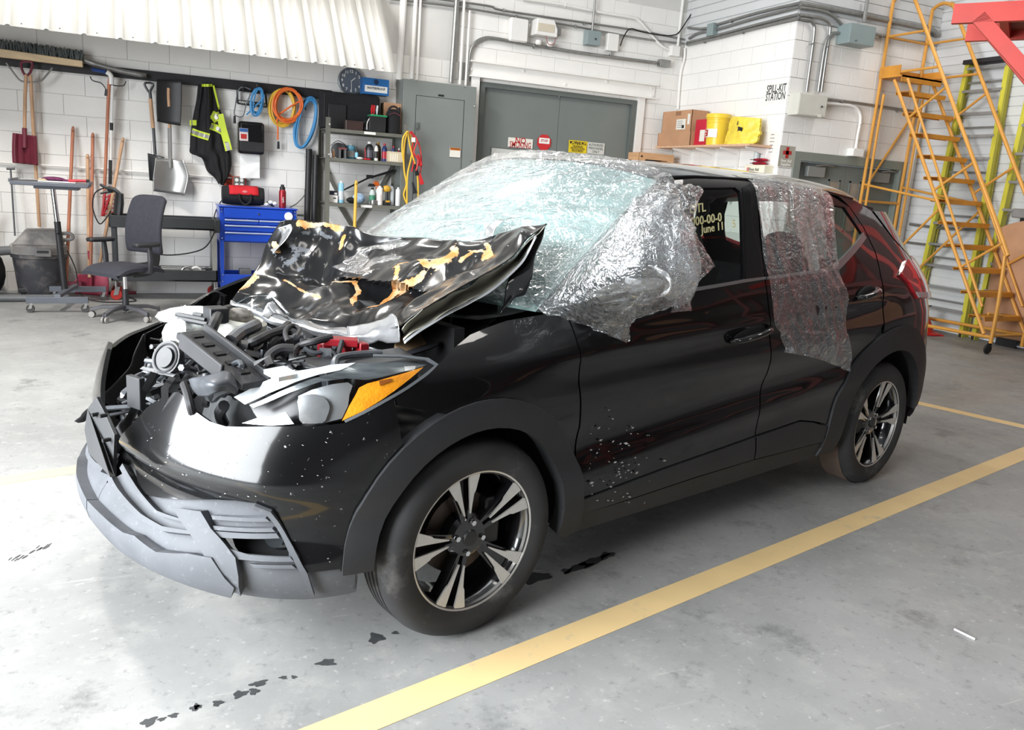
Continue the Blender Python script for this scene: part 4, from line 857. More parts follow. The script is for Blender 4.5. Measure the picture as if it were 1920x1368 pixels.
def hose(name, pts, r, mt=HOSE, n=9): return MB().tube(crom([EH(*p) for p in pts], 5), r, n).make(name, mt, CAR)
for pts, r in (([(540, 610, .90), (520, 630, .9), (505, 648, .88), (490, 660, .86)], .017), ([(455, 648, .88), (480, 640, .9), (505, 628, .91), (540, 618, .92)], .016), ([(430, 655, .87), (450, 650, .88), (470, 652, .88)], .022),
               ([(510, 690, .86), (505, 670, .88), (525, 655, .90), (550, 655, .9)], .016), ([(560, 690, .86), (548, 670, .88), (560, 650, .9), (590, 640, .92), (622, 632, .93)], .011), ([(500, 668, .86), (480, 690, .84), (470, 700, .83)], .02),
               ([(388, 640, .88), (400, 610, .93), (412, 588, .95), (430, 580, .95), (445, 586, .93)], .017), ([(540, 640, .91), (535, 622, .93), (548, 610, .94), (562, 618, .93), (555, 632, .92)], .008),
               ([(345, 720, .80), (352, 740, .78), (360, 770, .74), (372, 800, .66)], .012), ([(640, 700, .84), (655, 680, .87), (668, 672, .88)], .008), ([(455, 710, .82), (470, 690, .84), (478, 672, .86)], .026), ([(405, 705, .83), (425, 712, .82), (440, 735, .8)], .013)):
    hose('engine_hose', pts, r)
hose('corrugated_hose', [(432, 640, .9), (450, 625, .91), (468, 616, .92), (480, 610, .92)], .021, BAYD[4]); hose('corrugated_hose', [(420, 760, .76), (412, 775, .72), (420, 795, .68)], .016, BAYD[3])
c = EH(520, 715, .82); MB().lathe([(.0, .03), (.04, .03), (.05, .02), (.05, -.06), (.042, -.1)], c, nz([-.5, -.6, .5]), 22).make('throttle_body', BAYD[1], CAR)
MB().torus(c+nz([-.5, -.6, .5])*.02, nz([-.5, -.6, .5]), .05, .008).make('hose_clamp', BAYD[4], CAR)
MB().box(EH(528, 700, .875), (.07, .06, .012), (nz([1, .3, 0]), nz([-.3, 1, .2]), ZX)).make('sensor_label', LAMPW, CAR)
# battery and fuse box at the near side
b0 = EH(640, 690, .86)
MB().box(b0+np.array([.02, .0, -.10]), (.22, .18, .2)).make('battery_case', BAYD[2], CAR, bevel=.006)
MB().box(b0+np.array([.02, 0, .008]), (.235, .195, .02)).make('battery_lid', BAYD[1], CAR, bevel=.005)
MB().box(EH(708, 668, .90)+np.array([0, 0, -.05]), (.2, .16, .1), (nz([1, -.2, .1]), nz([.2, 1, 0]), ZX)).make('fuse_box_cover', BAYD[0], CAR, bevel=.01)
MB().tube(crom([EH(628, 690, .88), EH(632, 672, .9), EH(665, 665, .905), EH(715, 662, .905)], 4), .011, 8).make('fuse_box_rim', BAYD[2], CAR)
rc = EH(640, 640, .915); m_ = MB(); m_.box(rc, (.10, .055, .022), (nz([1, -.55, -.05]), nz([.55, 1, 0]), ZX)); m_.box(rc+[-.045, .02, -.03], (.03, .04, .05)); m_.box(rc+[.01, -.01, -.03], (.025, .035, .05)); m_.box(rc+[.05, -.03, -.02], (.03, .05, .04)); m_.make('terminal_cover', RED, CAR, bevel=.003)
# washer tank, broken far lamp
tk = EH(452, 612, .90); MB().lathe([(0, -.14), (.05, -.13), (.075, -.08), (.082, -.01), (.08, .02), (.066, .03), (.06, .025), (.055, -.02), (0, -.03)], tk, (0.1, -.1, 1), 26).make('washer_tank', TANK, CAR)
MB().ball(tk+[-.01, .02, .03], (.06, .05, .03), 12).make('tank_debris', mat('fluffy_debris', s(140, 136, 130), .9, var=.5, scale=50), CAR)
for (u, v, z), sz, rot in (((352, 590, .92), (.17, .09, .05), (1, -.5, .1)), ((338, 628, .88), (.09, .09, .09), (1, .3, -.2)), ((372, 624, .87), (.10, .07, .09), (1, -.3, .3)), ((365, 600, .91), (.12, .05, .015), (1, -.2, 0))):
    x = nz(rot); y = nz(np.cross(ZX, x)); m_ = MB(); m_.ball(EH(u, v, z), [q*.6 for q in sz], 10, (x, y, np.cross(x, y))); m_.make('broken_lamp_piece', LAMPW, CAR, ang=25)
for u, v, dv in ((350, 584, 0), (356, 592, 0), (360, 600, 0)): MB().tube([EH(u-25, v-3, .93), EH(u+30, v+8, .93)], .008, 6).make('lamp_rib', BAYD[1], CAR)
sheet('clear_lamp_shard', [[EH(300, 640, .84), EH(318, 600, .88), EH(340, 575, .92)], [EH(318, 645, .84), EH(332, 612, .88), EH(352, 582, .93)]], SHARD, CAR, amp=.015)
m_ = MB(); m_.box(EH(405, 590, .945), (.06, .07, .05)); m_.make('relay_box', BAYD[1], CAR, bevel=.004)
# slotted bracket across the bay, grey duct, horn
x = nz(EH(455, 705, .84)-EH(372, 640, .90)); y = nz(np.cross(ZX, x)); z = np.cross(x, y)
L0 = EH(415, 672, .88); m_ = MB(); m_.box(L0, (.34, .085, .02), (x, y, z)); m_.box(L0+y*.045, (.34, .012, .06), (x, y, z)); m_.box(L0-y*.045-x*.03, (.22, .012, .05), (x, y, z)); m_.make('radiator_support', BAYD[3], CAR, bevel=.004)
for k in range(5): MB().box(L0+x*(-.13+.06*k)+z*.012, (.02, .03, .004), (x, y, z)).make('bracket_slot', UNDER, CAR)
sheet('air_duct', [[EH(352, 712, .83), EH(385, 702, .86), EH(420, 696, .87), EH(440, 705, .86)], [EH(360, 728, .81), EH(392, 722, .85), EH(425, 715, .86), EH(445, 724, .84)], [EH(372, 742, .79), EH(400, 742, .82), EH(420, 735, .83), EH(440, 738, .82)]], BAYD[2], CAR, amp=.008, th=.01)
MB().tube(crom([EH(392, 735, .80), EH(398, 745, .78), EH(410, 735, .80), EH(430, 726, .82), EH(442, 724, .82)], 4), [.016]*17, 8).make('bent_pipe', BAYD[2], CAR)
h_ = EH(316, 672, .84); hx = nz([-.8, -.4, .35]); MB().lathe([(0, .015), (.03, .018), (.032, .01), (.052, .012), (.056, .0), (.05, -.012), (.02, -.03), (0, -.03)], h_, hx, 24).make('horn', BAYD[0], CAR)
MB().torus(h_+hx*.012, hx, .042, .003).make('horn_ring', BAYD[3], CAR)
for pts, w in (([(288, 700, .80), (296, 680, .82), (283, 678, .82), (270, 730, .72)], 0),): pass
for a, b, w, mt in (((292, 695, .80), (238, 795, .60), .022, BAYD[0]), ((235, 745, .68), (262, 705, .76), .014, BAYD[1]), ((262, 705, .76), (268, 700, .78), .014, BAYD[1]), ((200, 765, .62), (250, 762, .64), .02, BAYD[2]), ((205, 778, .6), (245, 770, .62), .014, BAYD[3]), ((268, 690, .80), (330, 705, .80), .014, BAYD[4])):
    MB().tube([EH(*a), EH(*b)], w*.8, 4, flat=.5).make('bent_strut', mt, CAR, smooth=False)
MB().box(EH(255, 735, .72), (.02, .07, .1), (nz([1, .3, 0]), nz([-.3, 1, 0]), ZX)).make('torn_bracket', BAYD[3], CAR, bevel=.003)
MB().box(EH(325, 755, .70), (.02, .26, .16), (nz([1, -.5, -.1]), nz([.5, 1, 0]), ZX)).make('grille_backing', BAYD[0], CAR)
sheet('bumper_beam', [[EH(215, 800, .58), EH(238, 830, .54), EH(262, 850, .52)], [EH(225, 790, .58), EH(250, 815, .54), EH(275, 835, .52)], [EH(240, 780, .58), EH(262, 800, .54), EH(285, 815, .52)]], BAYD[3], CAR, amp=.006, th=.01)
# far fender edge and crushed far bumper skin, seen from inside
def far(name, top, bot, mt=PAINTK): sheet(name, [[np.array(p) for p in top], [(np.array(a)+np.array(b))/2+np.array([0, .02, 0]) for a, b in zip(top, bot)], [np.array(p) for p in bot]], mt, CAR, amp=.006, k=6, th=.004)
far('far_fender_edge', [PY(425, 555, .62), PY(395, 548, .64), PY(335, 590, .62), PY(268, 625, .58)], [PY(430, 600, .66), PY(395, 600, .7), PY(340, 640, .68), PY(275, 690, .62)])
far('far_bumper_skin', [PY(268, 625, .58), PY(252, 660, .52), PY(240, 690, .46), PY(200, 730, .30), PY(178, 752, .14)], [PY(290, 700, .6), PY(270, 735, .52), PY(250, 765, .46), PY(215, 800, .32), PY(195, 815, .14)], UNDER)
far('near_strut_tower', [PY(745, 640, -.5), PY(800, 600, -.45), PY(845, 590, -.4), PY(835, 640, -.45)], [PY(745, 668, -.55), PY(790, 650, -.52), PY(830, 640, -.5), PY(825, 650, -.5)], SOIL)
far('cowl_side', [PY(860, 560, -.45), PY(900, 545, -.5), PY(930, 560, -.55), PY(930, 600, -.6)], [PY(850, 640, -.55), PY(870, 640, -.58), PY(890, 640, -.62), PY(915, 625, -.64)], UNDER)
MB().tube(crom([PY(640, 655, -.4), PY(690, 655, -.5), PY(735, 668, -.57), PY(790, 655, -.6), PY(815, 645, -.6)], 4), .02, 6, flat=.4).make('seal_strip', BAYD[1], CAR)
# the small stuff: shattered clips, looms, fins
r = random.Random(3); dz = [MB() for _ in BAYD]; poly = [(330, 600), (420, 600), (480, 615), (640, 650), (700, 660), (600, 690), (520, 720), (440, 745), (350, 725), (300, 735), (270, 770), (225, 800), (215, 775), (262, 700), (290, 660)]
for k in range(330):
    while True:
        u, v = r.uniform(215, 700), r.uniform(590, 800)
        if inpoly((u, v), poly): break
    z = .87-.0017*max(0, v-680)-.0006*max(0, 430-u)+r.uniform(-.06, .02); p = EH(u, v, z); q = r.randrange(5); x = nz([r.uniform(-1, 1), r.uniform(-1, 1), r.uniform(-.5, .5)]); y = nz(np.cross(x, [r.uniform(-1, 1), .3, 1])); zz = np.cross(x, y); t = r.random()
    if t < .35: dz[q].box(p, (r.uniform(.02, .06), r.uniform(.008, .03), r.uniform(.008, .03)), (x, y, zz), r.uniform(.6, 1))
    elif t < .75: dz[q].tube(crom([p-x*.05+zz*r.uniform(-.02, .02), p-x*.015, p+x*.02+y*r.uniform(-.03, .03), p+x*.06], 3), r.uniform(.003, .011), 6)
    elif t < .9: dz[q].lathe([(.0, .012), (.012, .012), (.016, .004), (.016, -.02), (.01, -.03)], p, x, 10)
    else: dz[q].add([p, p+x*.05, p+x*.03+y*.04, p+zz*.01-x*.01+y*.03], [(0, 1, 2), (0, 2, 3)])
for q, d in enumerate(dz): d.make('engine_clutter', BAYD[q], CAR, kind='stuff', ang=40)
# ================================================================== plastic film
def film_mat(name, haze, gl, cr=11):
    m = bpy.data.materials.new(name); m.use_nodes = True; nt = m.node_tree; nt.nodes.clear(); N = nt.nodes; L = nt.links; o = N.new('ShaderNodeOutputMaterial')
    t = N.new('ShaderNodeBsdfTransparent'); t.inputs[0].default_value = (.95, .96, .97, 1); g = N.new('ShaderNodeBsdfGlossy'); g.inputs['Roughness'].default_value = .06; g.inputs[0].default_value = (1, 1, 1, 1)
    d = N.new('ShaderNodeBsdfDiffuse'); d.inputs[0].default_value = (.88, .93, .95, 1); tl = N.new('ShaderNodeBsdfTranslucent'); tl.inputs[0].default_value = (.88, .93, .95, 1)
    ad = N.new('ShaderNodeMixShader'); ad.inputs[0].default_value = .5; L.new(d.outputs[0], ad.inputs[1]); L.new(tl.outputs[0], ad.inputs[2])
    fz = schlick(nt, gl, 2.6); lw = [q for q in N if q.type == 'LAYER_WEIGHT'][0]
    tc = N.new('ShaderNodeTexCoord'); n = N.new('ShaderNodeTexNoise'); n.inputs['Scale'].default_value = 16; n.inputs['Detail'].default_value = 3; n.inputs['Distortion'].default_value = 1.5; L.new(tc.outputs['Object'], n.inputs[0])
    bp = N.new('ShaderNodeBump'); n2 = N.new('ShaderNodeTexNoise'); n2.inputs['Scale'].default_value = 48; n2.inputs['Detail'].default_value = 2; n2.inputs['Distortion'].default_value = 2.5; L.new(tc.outputs['Object'], n2.inputs[0]); ad2 = N.new('ShaderNodeMath'); ad2.operation = 'MULTIPLY_ADD'; L.new(n2.outputs[0], ad2.inputs[0]); ad2.inputs[1].default_value = .35; L.new(n.outputs[0], ad2.inputs[2]); dm = N.new('ShaderNodeMixRGB'); dm.inputs[0].default_value = .12; L.new(tc.outputs['Object'], dm.inputs[1]); L.new(n.outputs[1], dm.inputs[2]); vo = N.new('ShaderNodeTexVoronoi'); vo.feature = 'F1'; vo.inputs['Scale'].default_value = cr; L.new(dm.outputs[0], vo.inputs['Vector']); v2 = N.new('ShaderNodeTexVoronoi'); v2.feature = 'F1'; v2.inputs['Scale'].default_value = cr*2.3; L.new(dm.outputs[0], v2.inputs['Vector']); a3 = N.new('ShaderNodeMath'); a3.operation = 'MULTIPLY_ADD'; L.new(vo.outputs['Distance'], a3.inputs[0]); a3.inputs[1].default_value = .55; L.new(ad2.outputs[0], a3.inputs[2]); a4 = N.new('ShaderNodeMath'); a4.operation = 'MULTIPLY_ADD'; L.new(v2.outputs['Distance'], a4.inputs[0]); a4.inputs[1].default_value = .3; L.new(a3.outputs[0], a4.inputs[2]); bp.inputs['Strength'].default_value = .7; bp.inputs['Distance'].default_value = .025; L.new(a4.outputs[0], bp.inputs['Height'])
    for x in (g, lw): L.new(bp.outputs[0], x.inputs['Normal'])
    m1 = N.new('ShaderNodeMixShader'); m1.inputs[0].default_value = haze; L.new(t.outputs[0], m1.inputs[1]); L.new(ad.outputs[0], m1.inputs[2])
    m2 = N.new('ShaderNodeMixShader'); L.new(fz.outputs[0], m2.inputs[0]); L.new(m1.outputs[0], m2.inputs[1]); L.new(g.outputs[0], m2.inputs[2]); L.new(m2.outputs[0], o.inputs[0]); return m
FILM = film_mat('clear_plastic_film', .07, .14)
SR = (np.array([1.02, 1.06, 1.10, 1.15, 1.25, 1.35, 1.47]), np.array([.90, .93, 1.0, 1.11, 1.06, 1.03, 1.03]))
AZ = (np.array([1.0, 1.055, 1.205, 1.365, 1.475]), np.array([.33, .44, .62, .84, 1.02]))
FG = []
NU_, NV_ = 200, 150
for i in range(NU_):
    u = 2.15*i/(NU_-1); row = []
    for j in range(NV_):
        v = j/(NV_-1)
        if u <= 1.15:
            t = 1-2*(u/1.15); p = wsurf(t, -.02+1.06*v, .02); n = nz([-.55, .15*t, .8])
            side = max(0, (u-.75)/.4)
            a = .008*ridge((t*.35, (v+.28*t)*4.2, 1), 2.2)+.005*ridge((t*.6, (v+.24*t)*11, 3), 2.2)+.0028*ridge((t*.8, (v+.3*t)*26, 5), 2.2)+.016*side*ridge(p, 9)+.004*nv(p, 25)
            p = p+n*(a-.004)
        else:
            k = (u-1.15); z = 1.0+.475*v; sa = np.interp(z, *AZ); sr = np.interp(max(z, 1.04), *SR); s_ = sa+(sr-sa)*k; b = body(s_, z)[0]; n = bnormal(np.array([s_]), np.array([z]))[0]
            bul = math.exp(-(((s_-.55)/.19)**4+((z-1.13)/.16)**4))*.40
            ten = math.exp(-(((s_-.60)/.30)**2+((z-1.2)/.2)**2))*.05*min(1, 3*k)
            fade = min(1, (1-k)*4+.15)
            am = (.020+.03*math.exp(-(((s_-.55)/.3)**2+((z-1.15)/.18)**2)))*fade
            w1 = ridge((s_*1.0, 0, z*.7), 11)-.5; w2 = ridge((s_+z*.6, 1, z*.5-s_*.2), 24)-.5
            p = b+n*(.022+max(bul, ten)+am*(.55*w1+.4*w2)+.004*nv(p, 40)); p = p+np.array([-.22*bul*(bul > ten)+am*.5*nv((s_, z, 3), 22), 0, am*.5*nv((s_, z, 8), 20)])
            if k < .12: q = wsurf(-1, -.02+1.06*v, .02); f = k/.12; p = q*(1-f)+p*f+nz([-.5, -.8, .3])*.012*math.sin(math.pi*f)
        row.append(p)
    FG.append(row)
mm = MB(); mm.grid(FG)
film = mm.make('plastic_film', FILM, label='crumpled clear plastic film draped over windshield, driver mirror and front side window', cat='plastic sheet', ang=180)
P_ = []
for i in range(70):
    k = i/69; row = []
    for j in range(60):
        v = j/59; z = 1.03+.40*v; sa = np.interp(z, *AZ)-.02; s_ = sa+(.05+.40*(1-.55*v))*k; b = body(s_, z)[0]; n = bnormal(np.array([s_]), np.array([z]))[0]
        bul = math.exp(-(((s_-.55)/.18)**4+((z-1.13)/.15)**4))*.38; ed = min(1, 5*k, 5*(1-k), 5*v, 5*(1-v))
        w = ridge((s_, z*.8, 5), 15)-.45; w2 = ridge((s_-z*.5, z, 9), 31)-.5; q = b+n*(.045+bul+ed*(.028*w+.016*w2)); q = q+np.array([-.22*bul+.02*nv((s_, z, 1), 26), 0, .02*nv((s_, z, 4), 24)]); row.append(q)
    P_.append(row)
FILM3 = film_mat('crumpled_plastic_film', .11, .22, 20)
mm = MB(); mm.grid(P_); mm.make('crumpled_layer', FILM3, film, ang=180)
# loose flap hanging under the mirror
FL = gridspline([[PY(u, v, y) for u, v, y in r_] for r_ in ([(985, 548, -.78), (1030, 560, -.87), (1085, 550, -1.02), (1140, 532, -1.12), (1200, 522, -1.12), (1270, 528, -.95)], [(1002, 570, -.77), (1045, 588, -.85), (1098, 590, -.95), (1142, 584, -1.02), (1205, 566, -1.03), (1280, 562, -.885)], [(1012, 580, -.79), (1060, 596, -.85), (1112, 612, -.88), (1155, 612, -.90), (1200, 590, -.93), (1287, 566, -.885)], [(1020, 588, -.80), (1070, 598, -.86), (1148, 632, -.885), (1181, 641, -.885), (1182, 600, -.9), (1262, 570, -.89)])], 10, 12)
for r_ in FL:
    for j in range(len(r_)): p = r_[j]; r_[j] = p+np.array([.01*nv(p, 20), -.022*(ridge((p[0], 0, p[2]*.35), 13)-.4)-.01*ridge(p, 34), .01*nv(p+3, 22)])
mm = MB(); mm.grid(FL); mm.make('loose_flap', FILM, film, ang=180)
# second sheet over the rear door window
FILM2 = film_mat('clear_plastic_film_rear', .09, .08, 4)
LFT = [(1400, 316), (1405, 332), (1414, 400), (1425, 470), (1433, 520), (1438, 565), (1443, 600), (1447, 632), (1449, 656)]; RGT = [(1540, 349), (1550, 362), (1557, 420), (1566, 490), (1573, 520), (1582, 550), (1581, 600), (1577, 650), (1572, 692)]
RG = []
for i, (a, b) in enumerate(zip(LFT, RGT)):
    row = []
    for k in np.linspace(0, 1, 12):
        u, v = a[0]+(b[0]-a[0])*k, a[1]+(b[1]-a[1])*k+(0 if i < 8 else -6*math.sin(math.pi*k))
        if i == 0: x = 1.60+(2.25-1.60)*k; q = roofedge(x)+np.array([0, .12, .03])
        else: q = skinw(u, max(v, 343), .012+(.02 if i > 6 else 0)+(.012 if i == 8 else 0))
        row.append(q)
    RG.append(row)
RG = gridspline(RG, 14, 9)
for i, r_ in enumerate(RG):
    for j in range(len(r_)):
        p = r_[j]; f = min(1, i/14); k = j/len(r_); r_[j] = p+np.array([0, -1, .1])*(.012*(ridge((k*4.2-i*.012, i*.006, 1), 2.1)-.35)*f+.007*ridge((k*6+i*.01, i*.02, 4), 2.4)*f+(.012*ridge((p[0], 0, p[2]), 12) if i > 90 else 0)+.002*nv(p, 40))
mm = MB(); mm.grid(RG); mm.make('plastic_film', FILM2, label='clear plastic sheet hanging from the roof over rear door window', cat='plastic sheet', ang=180)
# ================================================================== things on and before the back wall
def doorleaf(parent, a, b, z0, z1, n, nm='door_leaf'): return MB().prism([W(a, n, z0), W(b, n, z0), W(b, n, z1), W(a, n, z1)], NX*.045).make(nm, GREYD, parent, smooth=False)
D1 = thing('door_1', None, None, W(4.2, NA, 0)); D1['kind'] = 'structure'
m = MB()
for a, b, z0, z1 in ((DA0, DA0+.06, 0, DAT), (DA1-.06, DA1, 0, DAT), (DA0+.06, DA1-.06, DAT-.06, DAT)): m.prism([W(a, NA-.02, z0), W(b, NA-.02, z0), W(b, NA-.02, z1), W(a, NA-.02, z1)], NX*.14)
m.make('door_frame', GREYF, D1, smooth=False); md = (DA0+DA1)/2
doorleaf(D1, DA0+.065, md-.003, .01, DAT-.065, NA+.03); doorleaf(D1, md+.003, DA1-.065, .01, DAT-.065, NA+.03)
for u, v in ((633, 690), (610, 1030), (1612, 780)): p = PA(720+u/3.43, v/3.43, -.02); MB().cyl(p-ZX*.05, p+ZX*.05, .011, n=8).make('hinge', STEELG, D1)
p0, p1 = PA(922, 277, -.02), PA(1025, 320, -.02); MB().prism([W(p0@UX, NA+.026, 1.2), W(p1@UX, NA+.026, 1.2), W(p1@UX, NA+.026, p0[2]-.005), W(p0@UX, NA+.026, p0[2])], -NX*.008).make('notice_board', mat('notice_grey', s(196, 197, 192), .5, var=.05), D1)
MB().prism([W(p0@UX-.008, NA+.028, 1.2), W(p1@UX+.008, NA+.028, 1.2), W(p1@UX+.008, NA+.028, p0[2]+.005), W(p0@UX-.008, NA+.028, p0[2]+.008)], -NX*.006).make('board_rim', STEELG, D1)
MB().tube([PA(1049, 175, .0), PA(1049, 182, .0)], .01).make('latch_bolt', STEELG, D1)
SIGNW = mat('sign_white', s(226, 222, 212), .5, var=.02); INKR = mat('ink_red', s(176, 42, 40), .5, var=0); INKB = mat('ink_black', s(30, 30, 32), .5, var=0); SIGNY = mat('sign_yellow', s(224, 196, 36), .5, var=.03); SIGNG = mat('sign_grey', s(206, 206, 200), .5, var=.02); INKW = mat('ink_white', s(238, 236, 230), .5, var=0)
def sign(name, label, px, n, mt, lines, plane=PA, off=-.02, right=UX, th=.004, cat='sign', nrm=NX):
    """px: centre-left-top & right-bottom pixels on the wall plane; lines: (text, fy, height m, material)"""
    a, b = plane(*px[0], off), plane(*px[1], off); ua, ub = a@right, b@right; za, zb = a[2], b[2]; base = a-right*ua-ZX*za
    t = thing(name, label, cat, base+right*(ua+ub)/2+ZX*zb)
    q = [base+right*ua+ZX*zb, base+right*ub+ZX*zb, base+right*ub+ZX*za, base+right*ua+ZX*za]
    MB().prism(q, -nrm*th).make('plate', mt, t, smooth=False)
    for tx, fy, h, im in lines:
        text(tx, base+right*(ua+ub)/2+ZX*(za+(zb-za)*fy)-nrm*(th+.0008), right, ZX, h, im, t, squash=.92, fit=abs(ub-ua)*.86)
    return t, base, (ua, ub, za, zb)
sign('wall_sign', 'white NO SMOKING sign in red letters on the grey double door', [(953, 257), (998, 279)], None, SIGNW, [('NO', .28, .075, INKR), ('SMOKING', .74, .075, INKR)])
t, bs, q = sign('wall_sign', 'yellow CAUTION hearing protection sign on the grey double door', [(1067, 262), (1099, 288)], None, SIGNY, [('HEARING', .48, .028, INKB), ('PROTECTION', .66, .026, INKB), ('REQUIRED', .84, .028, INKB)])
c = bs+UX*(q[0]+q[1])/2+ZX*(q[2]+(q[3]-q[2])*.2)-NX*.005; MB().box(c, (abs(q[1]-q[0])*.9, .001, abs(q[3]-q[2])*.26), (UX, NX, ZX)).make('header', INKB, t); text('CAUTION', c-NX*.001, UX, ZX, .045, SIGNY, t)
sign('wall_sign', 'pale AUTHORIZED PERSONNEL ONLY sign beside the yellow caution sign', [(1102, 266), (1132, 290)], None, SIGNG, [('AUTHORIZED', .22, .032, GREYF), ('PERSONNEL', .52, .032, GREYF), ('ONLY', .82, .032, GREYF)])
p = PA(1020, 267, -.02); t = thing('stop_sign', 'small round red sign with white panel on the grey double door', 'sign', p-ZX*.1)
MB().lathe([(0, 0), (.105, 0), (.105, .004), (0, .004)], p, -NX, 8, xd=nz(UX*.924+ZX*.383)).make('disc', mat('sign_red', s(198, 44, 48), .5, var=.05), t, smooth=False)
MB().box(p-NX*.006+ZX*.02, (.15, .001, .07), (UX, NX, ZX)).make('panel', INKW, t); text('STOP', p-NX*.008+ZX*.02, UX, ZX, .03, INKR, t)
# channel beam over the doorway
a, b = PA(882, 112, .06), PA(1232, 160, .06); zt = (a[2]+b[2])/2; a2 = PA(882, 143, .06); zb = a2[2]; ua, ub = a@UX, b@UX
m = MB(); cs = [(NA, zb), (NA-.09, zb), (NA-.09, zb+.014), (NA-.02, zb+.02), (NA-.02, zt-.02), (NA-.09, zt-.014), (NA-.09, zt), (NA, zt)]
m.prism([W(ua, n, z) for n, z in cs], UX*(ub-ua)); t = thing('lintel_beam', 'white painted steel channel beam with bolts above the grey double door', 'beam', W((ua+ub)/2, NA, zb)); m.make('channel', PAINT, t, smooth=False)
for u, v in ((981, 133), (1059, 158), (1137, 153), (1221, 166), (1221, 180), (883, 130)): p = PA(u, v, .02); MB().cyl(p, p-NX*.015, .016, n=6).make('bolt', PAINT, t, smooth=False)
MB().prism([W(DA0-.13, NA, 0), W(DA0-.03, NA, 0), W(DA0-.03, NA, zb), W(DA0-.13, NA, zb)], -NX*.06).make('trim_1', PAINT, kind='structure', smooth=False)
MB().prism([W(DA1+.02, NA, 0), W(DA1+.12, NA, 0), W(DA1+.12, NA, zb), W(DA1+.02, NA, zb)], -NX*.04).make('trim_2', PAINT, kind='structure', smooth=False)
# electrical cabinet
a, b = PA(757, 147, .3), PA(894, 165, .3); ua, ub, zt = a@UX, b@UX, a[2]
t = thing('electrical_cabinet', 'tall grey electrical cabinet with inset door beside the double door', 'cabinet', W((ua+ub)/2, NA-.15, 0))
MB().prism([W(ua, NA-.3, 0), W(ub, NA-.3, 0), W(ub, NA-.3, zt), W(ua, NA-.3, zt)], NX*.3).make('housing', CABG, t, smooth=False, bevel=.004)
d0, d1 = PA(781.6, 179, .31), PA(870.5, 188, .31); MB().prism([W(d0@UX, NA-.3, .9), W(d1@UX, NA-.3, .9), W(d1@UX, NA-.3, d0[2]), W(d0@UX, NA-.3, d0[2])], -NX*.006).make('cabinet_door', CABG, t, smooth=False, bevel=.002)
q0, q1 = W(d0@UX-.006, NA-.301, .894), W(d1@UX+.006, NA-.301, d0[2]+.006); MB().prism([q0, W(d1@UX+.006, NA-.301, .894), q1, W(d0@UX-.006, NA-.301, d0[2]+.006)], -NX*.002).make('door_gap', DARKM, t, smooth=False)
for u, v in ((783, 151), (872, 163), (889, 200), (883, 302)): p = PA(u, v, .3); MB().ball(p, .011, 8).make('screw', CHROME, t)
p = PA(827, 179, .3); MB().box(p-NX*.003, (.07, .004, .02), (UX, NX, ZX)).make('name_plate', INKB, t)
p = PA(782, 236, .31); MB().box(p-NX*.012, (.03, .02, .075), (UX, NX, ZX)).make('latch', GREYF, t, bevel=.003)
p = PA(853, 286, .31); MB().box(p-NX*.004, (.135, .003, .105), (UX, NX, ZX)).make('warning_label', SIGNW, t); MB().box(p-NX*.006+ZX*.04, (.13, .001, .028), (UX, NX, ZX)).make('label_band', mat('ink_orange', s(216, 120, 36), .5, var=0), t); text('WARNING', p-NX*.007+ZX*.04, UX, ZX, .018, INKB, t)
# conduits
def conduit(label, px, r, plane=PA, off=.04, clips=(), mt=STEELG, nm='conduit', n=4):
    P = [plane(u, v, off) if not isinstance(u, np.ndarray) else u for u, v in px]; P = crom(P, n) if n > 1 else P
    t = thing(nm, label, 'conduit', P[len(P)//2]); MB().tube(P, r, 10).make('pipe', mt, t)
    for u, v in clips:
        p = plane(u, v, off); MB().torus(p, nz(P[min(len(P)-1, len(P)//2+1)]-P[len(P)//2]), r*1.15, .005, 16, 6).make('clip', mt, t); MB().cyl(plane(u, v-3, .0), plane(u, v-3, .03), .009, n=8).make('strap_screw', mt, t)
    return t
conduit('thick bent conduit running from cabinet top over the channel beam to a junction box', [(876, 160), (880, 110), (884, 92), (892, 80), (905, 73), (925, 72), (1000, 85), (1100, 101), (1230, 118)], .022, clips=((969, 79), (1000, 87), (1144, 106)))
p = PA(1245, 119, .05); MB().box(p, (.16, .08, .09), (UX, NX, ZX)).make('junction_box', STEELG, bevel=.004, label='small steel junction box at the right end of the thick conduit', cat='box')
conduit('thin upper conduit along the back wall from left of the emergency light', [(730, -14), (860, 3), (920, 12), (945, 20), (1100, 43), (1200, 58), (1283, 74)], .013, clips=((944, 20), (1094, 44)))
conduit('thin lower conduit along the back wall under the upper one', [(730, -2), (860, 13), (970, 32), (1080, 50), (1200, 72), (1283, 82)], .013, clips=((967, 32), (1078, 50)))
conduit('pale conduit crossing the wall and bending down to a corner box', [(980, -2), (1050, 8), (1130, 24), (1180, 32), (1197, 38), (1215, 58), (1236, 82), (1255, 94), (1264, 95)], .016, mt=PAINT, clips=((1060, 10),))
for u0, v0, u1, v1, r, lb in ((780, -5, 771.5, 148, .024, 'first pale conduit rising from cabinet top'), (789, -5, 782, 151, .014, 'second thin pale conduit rising from cabinet top'), (857, -5, 846, 155, .032, 'thick galvanised conduit rising from cabinet top'), (871, -5, 862, 158, .016, 'thin pale conduit right of the thick galvanised one'), (881, 20, 873, 160, .014, 'rightmost thin conduit rising from cabinet top')):
    conduit(lb, [(u0, v0), (u1, v1)], r, mt=STEELG if r > .03 else PAINT, off=.06, n=1)
conduit('broad white pipe beside the awning end running up the wall', [(757, -5), (747, 150)], .04, mt=PAINT, off=.06, n=1, nm='wall_pipe')
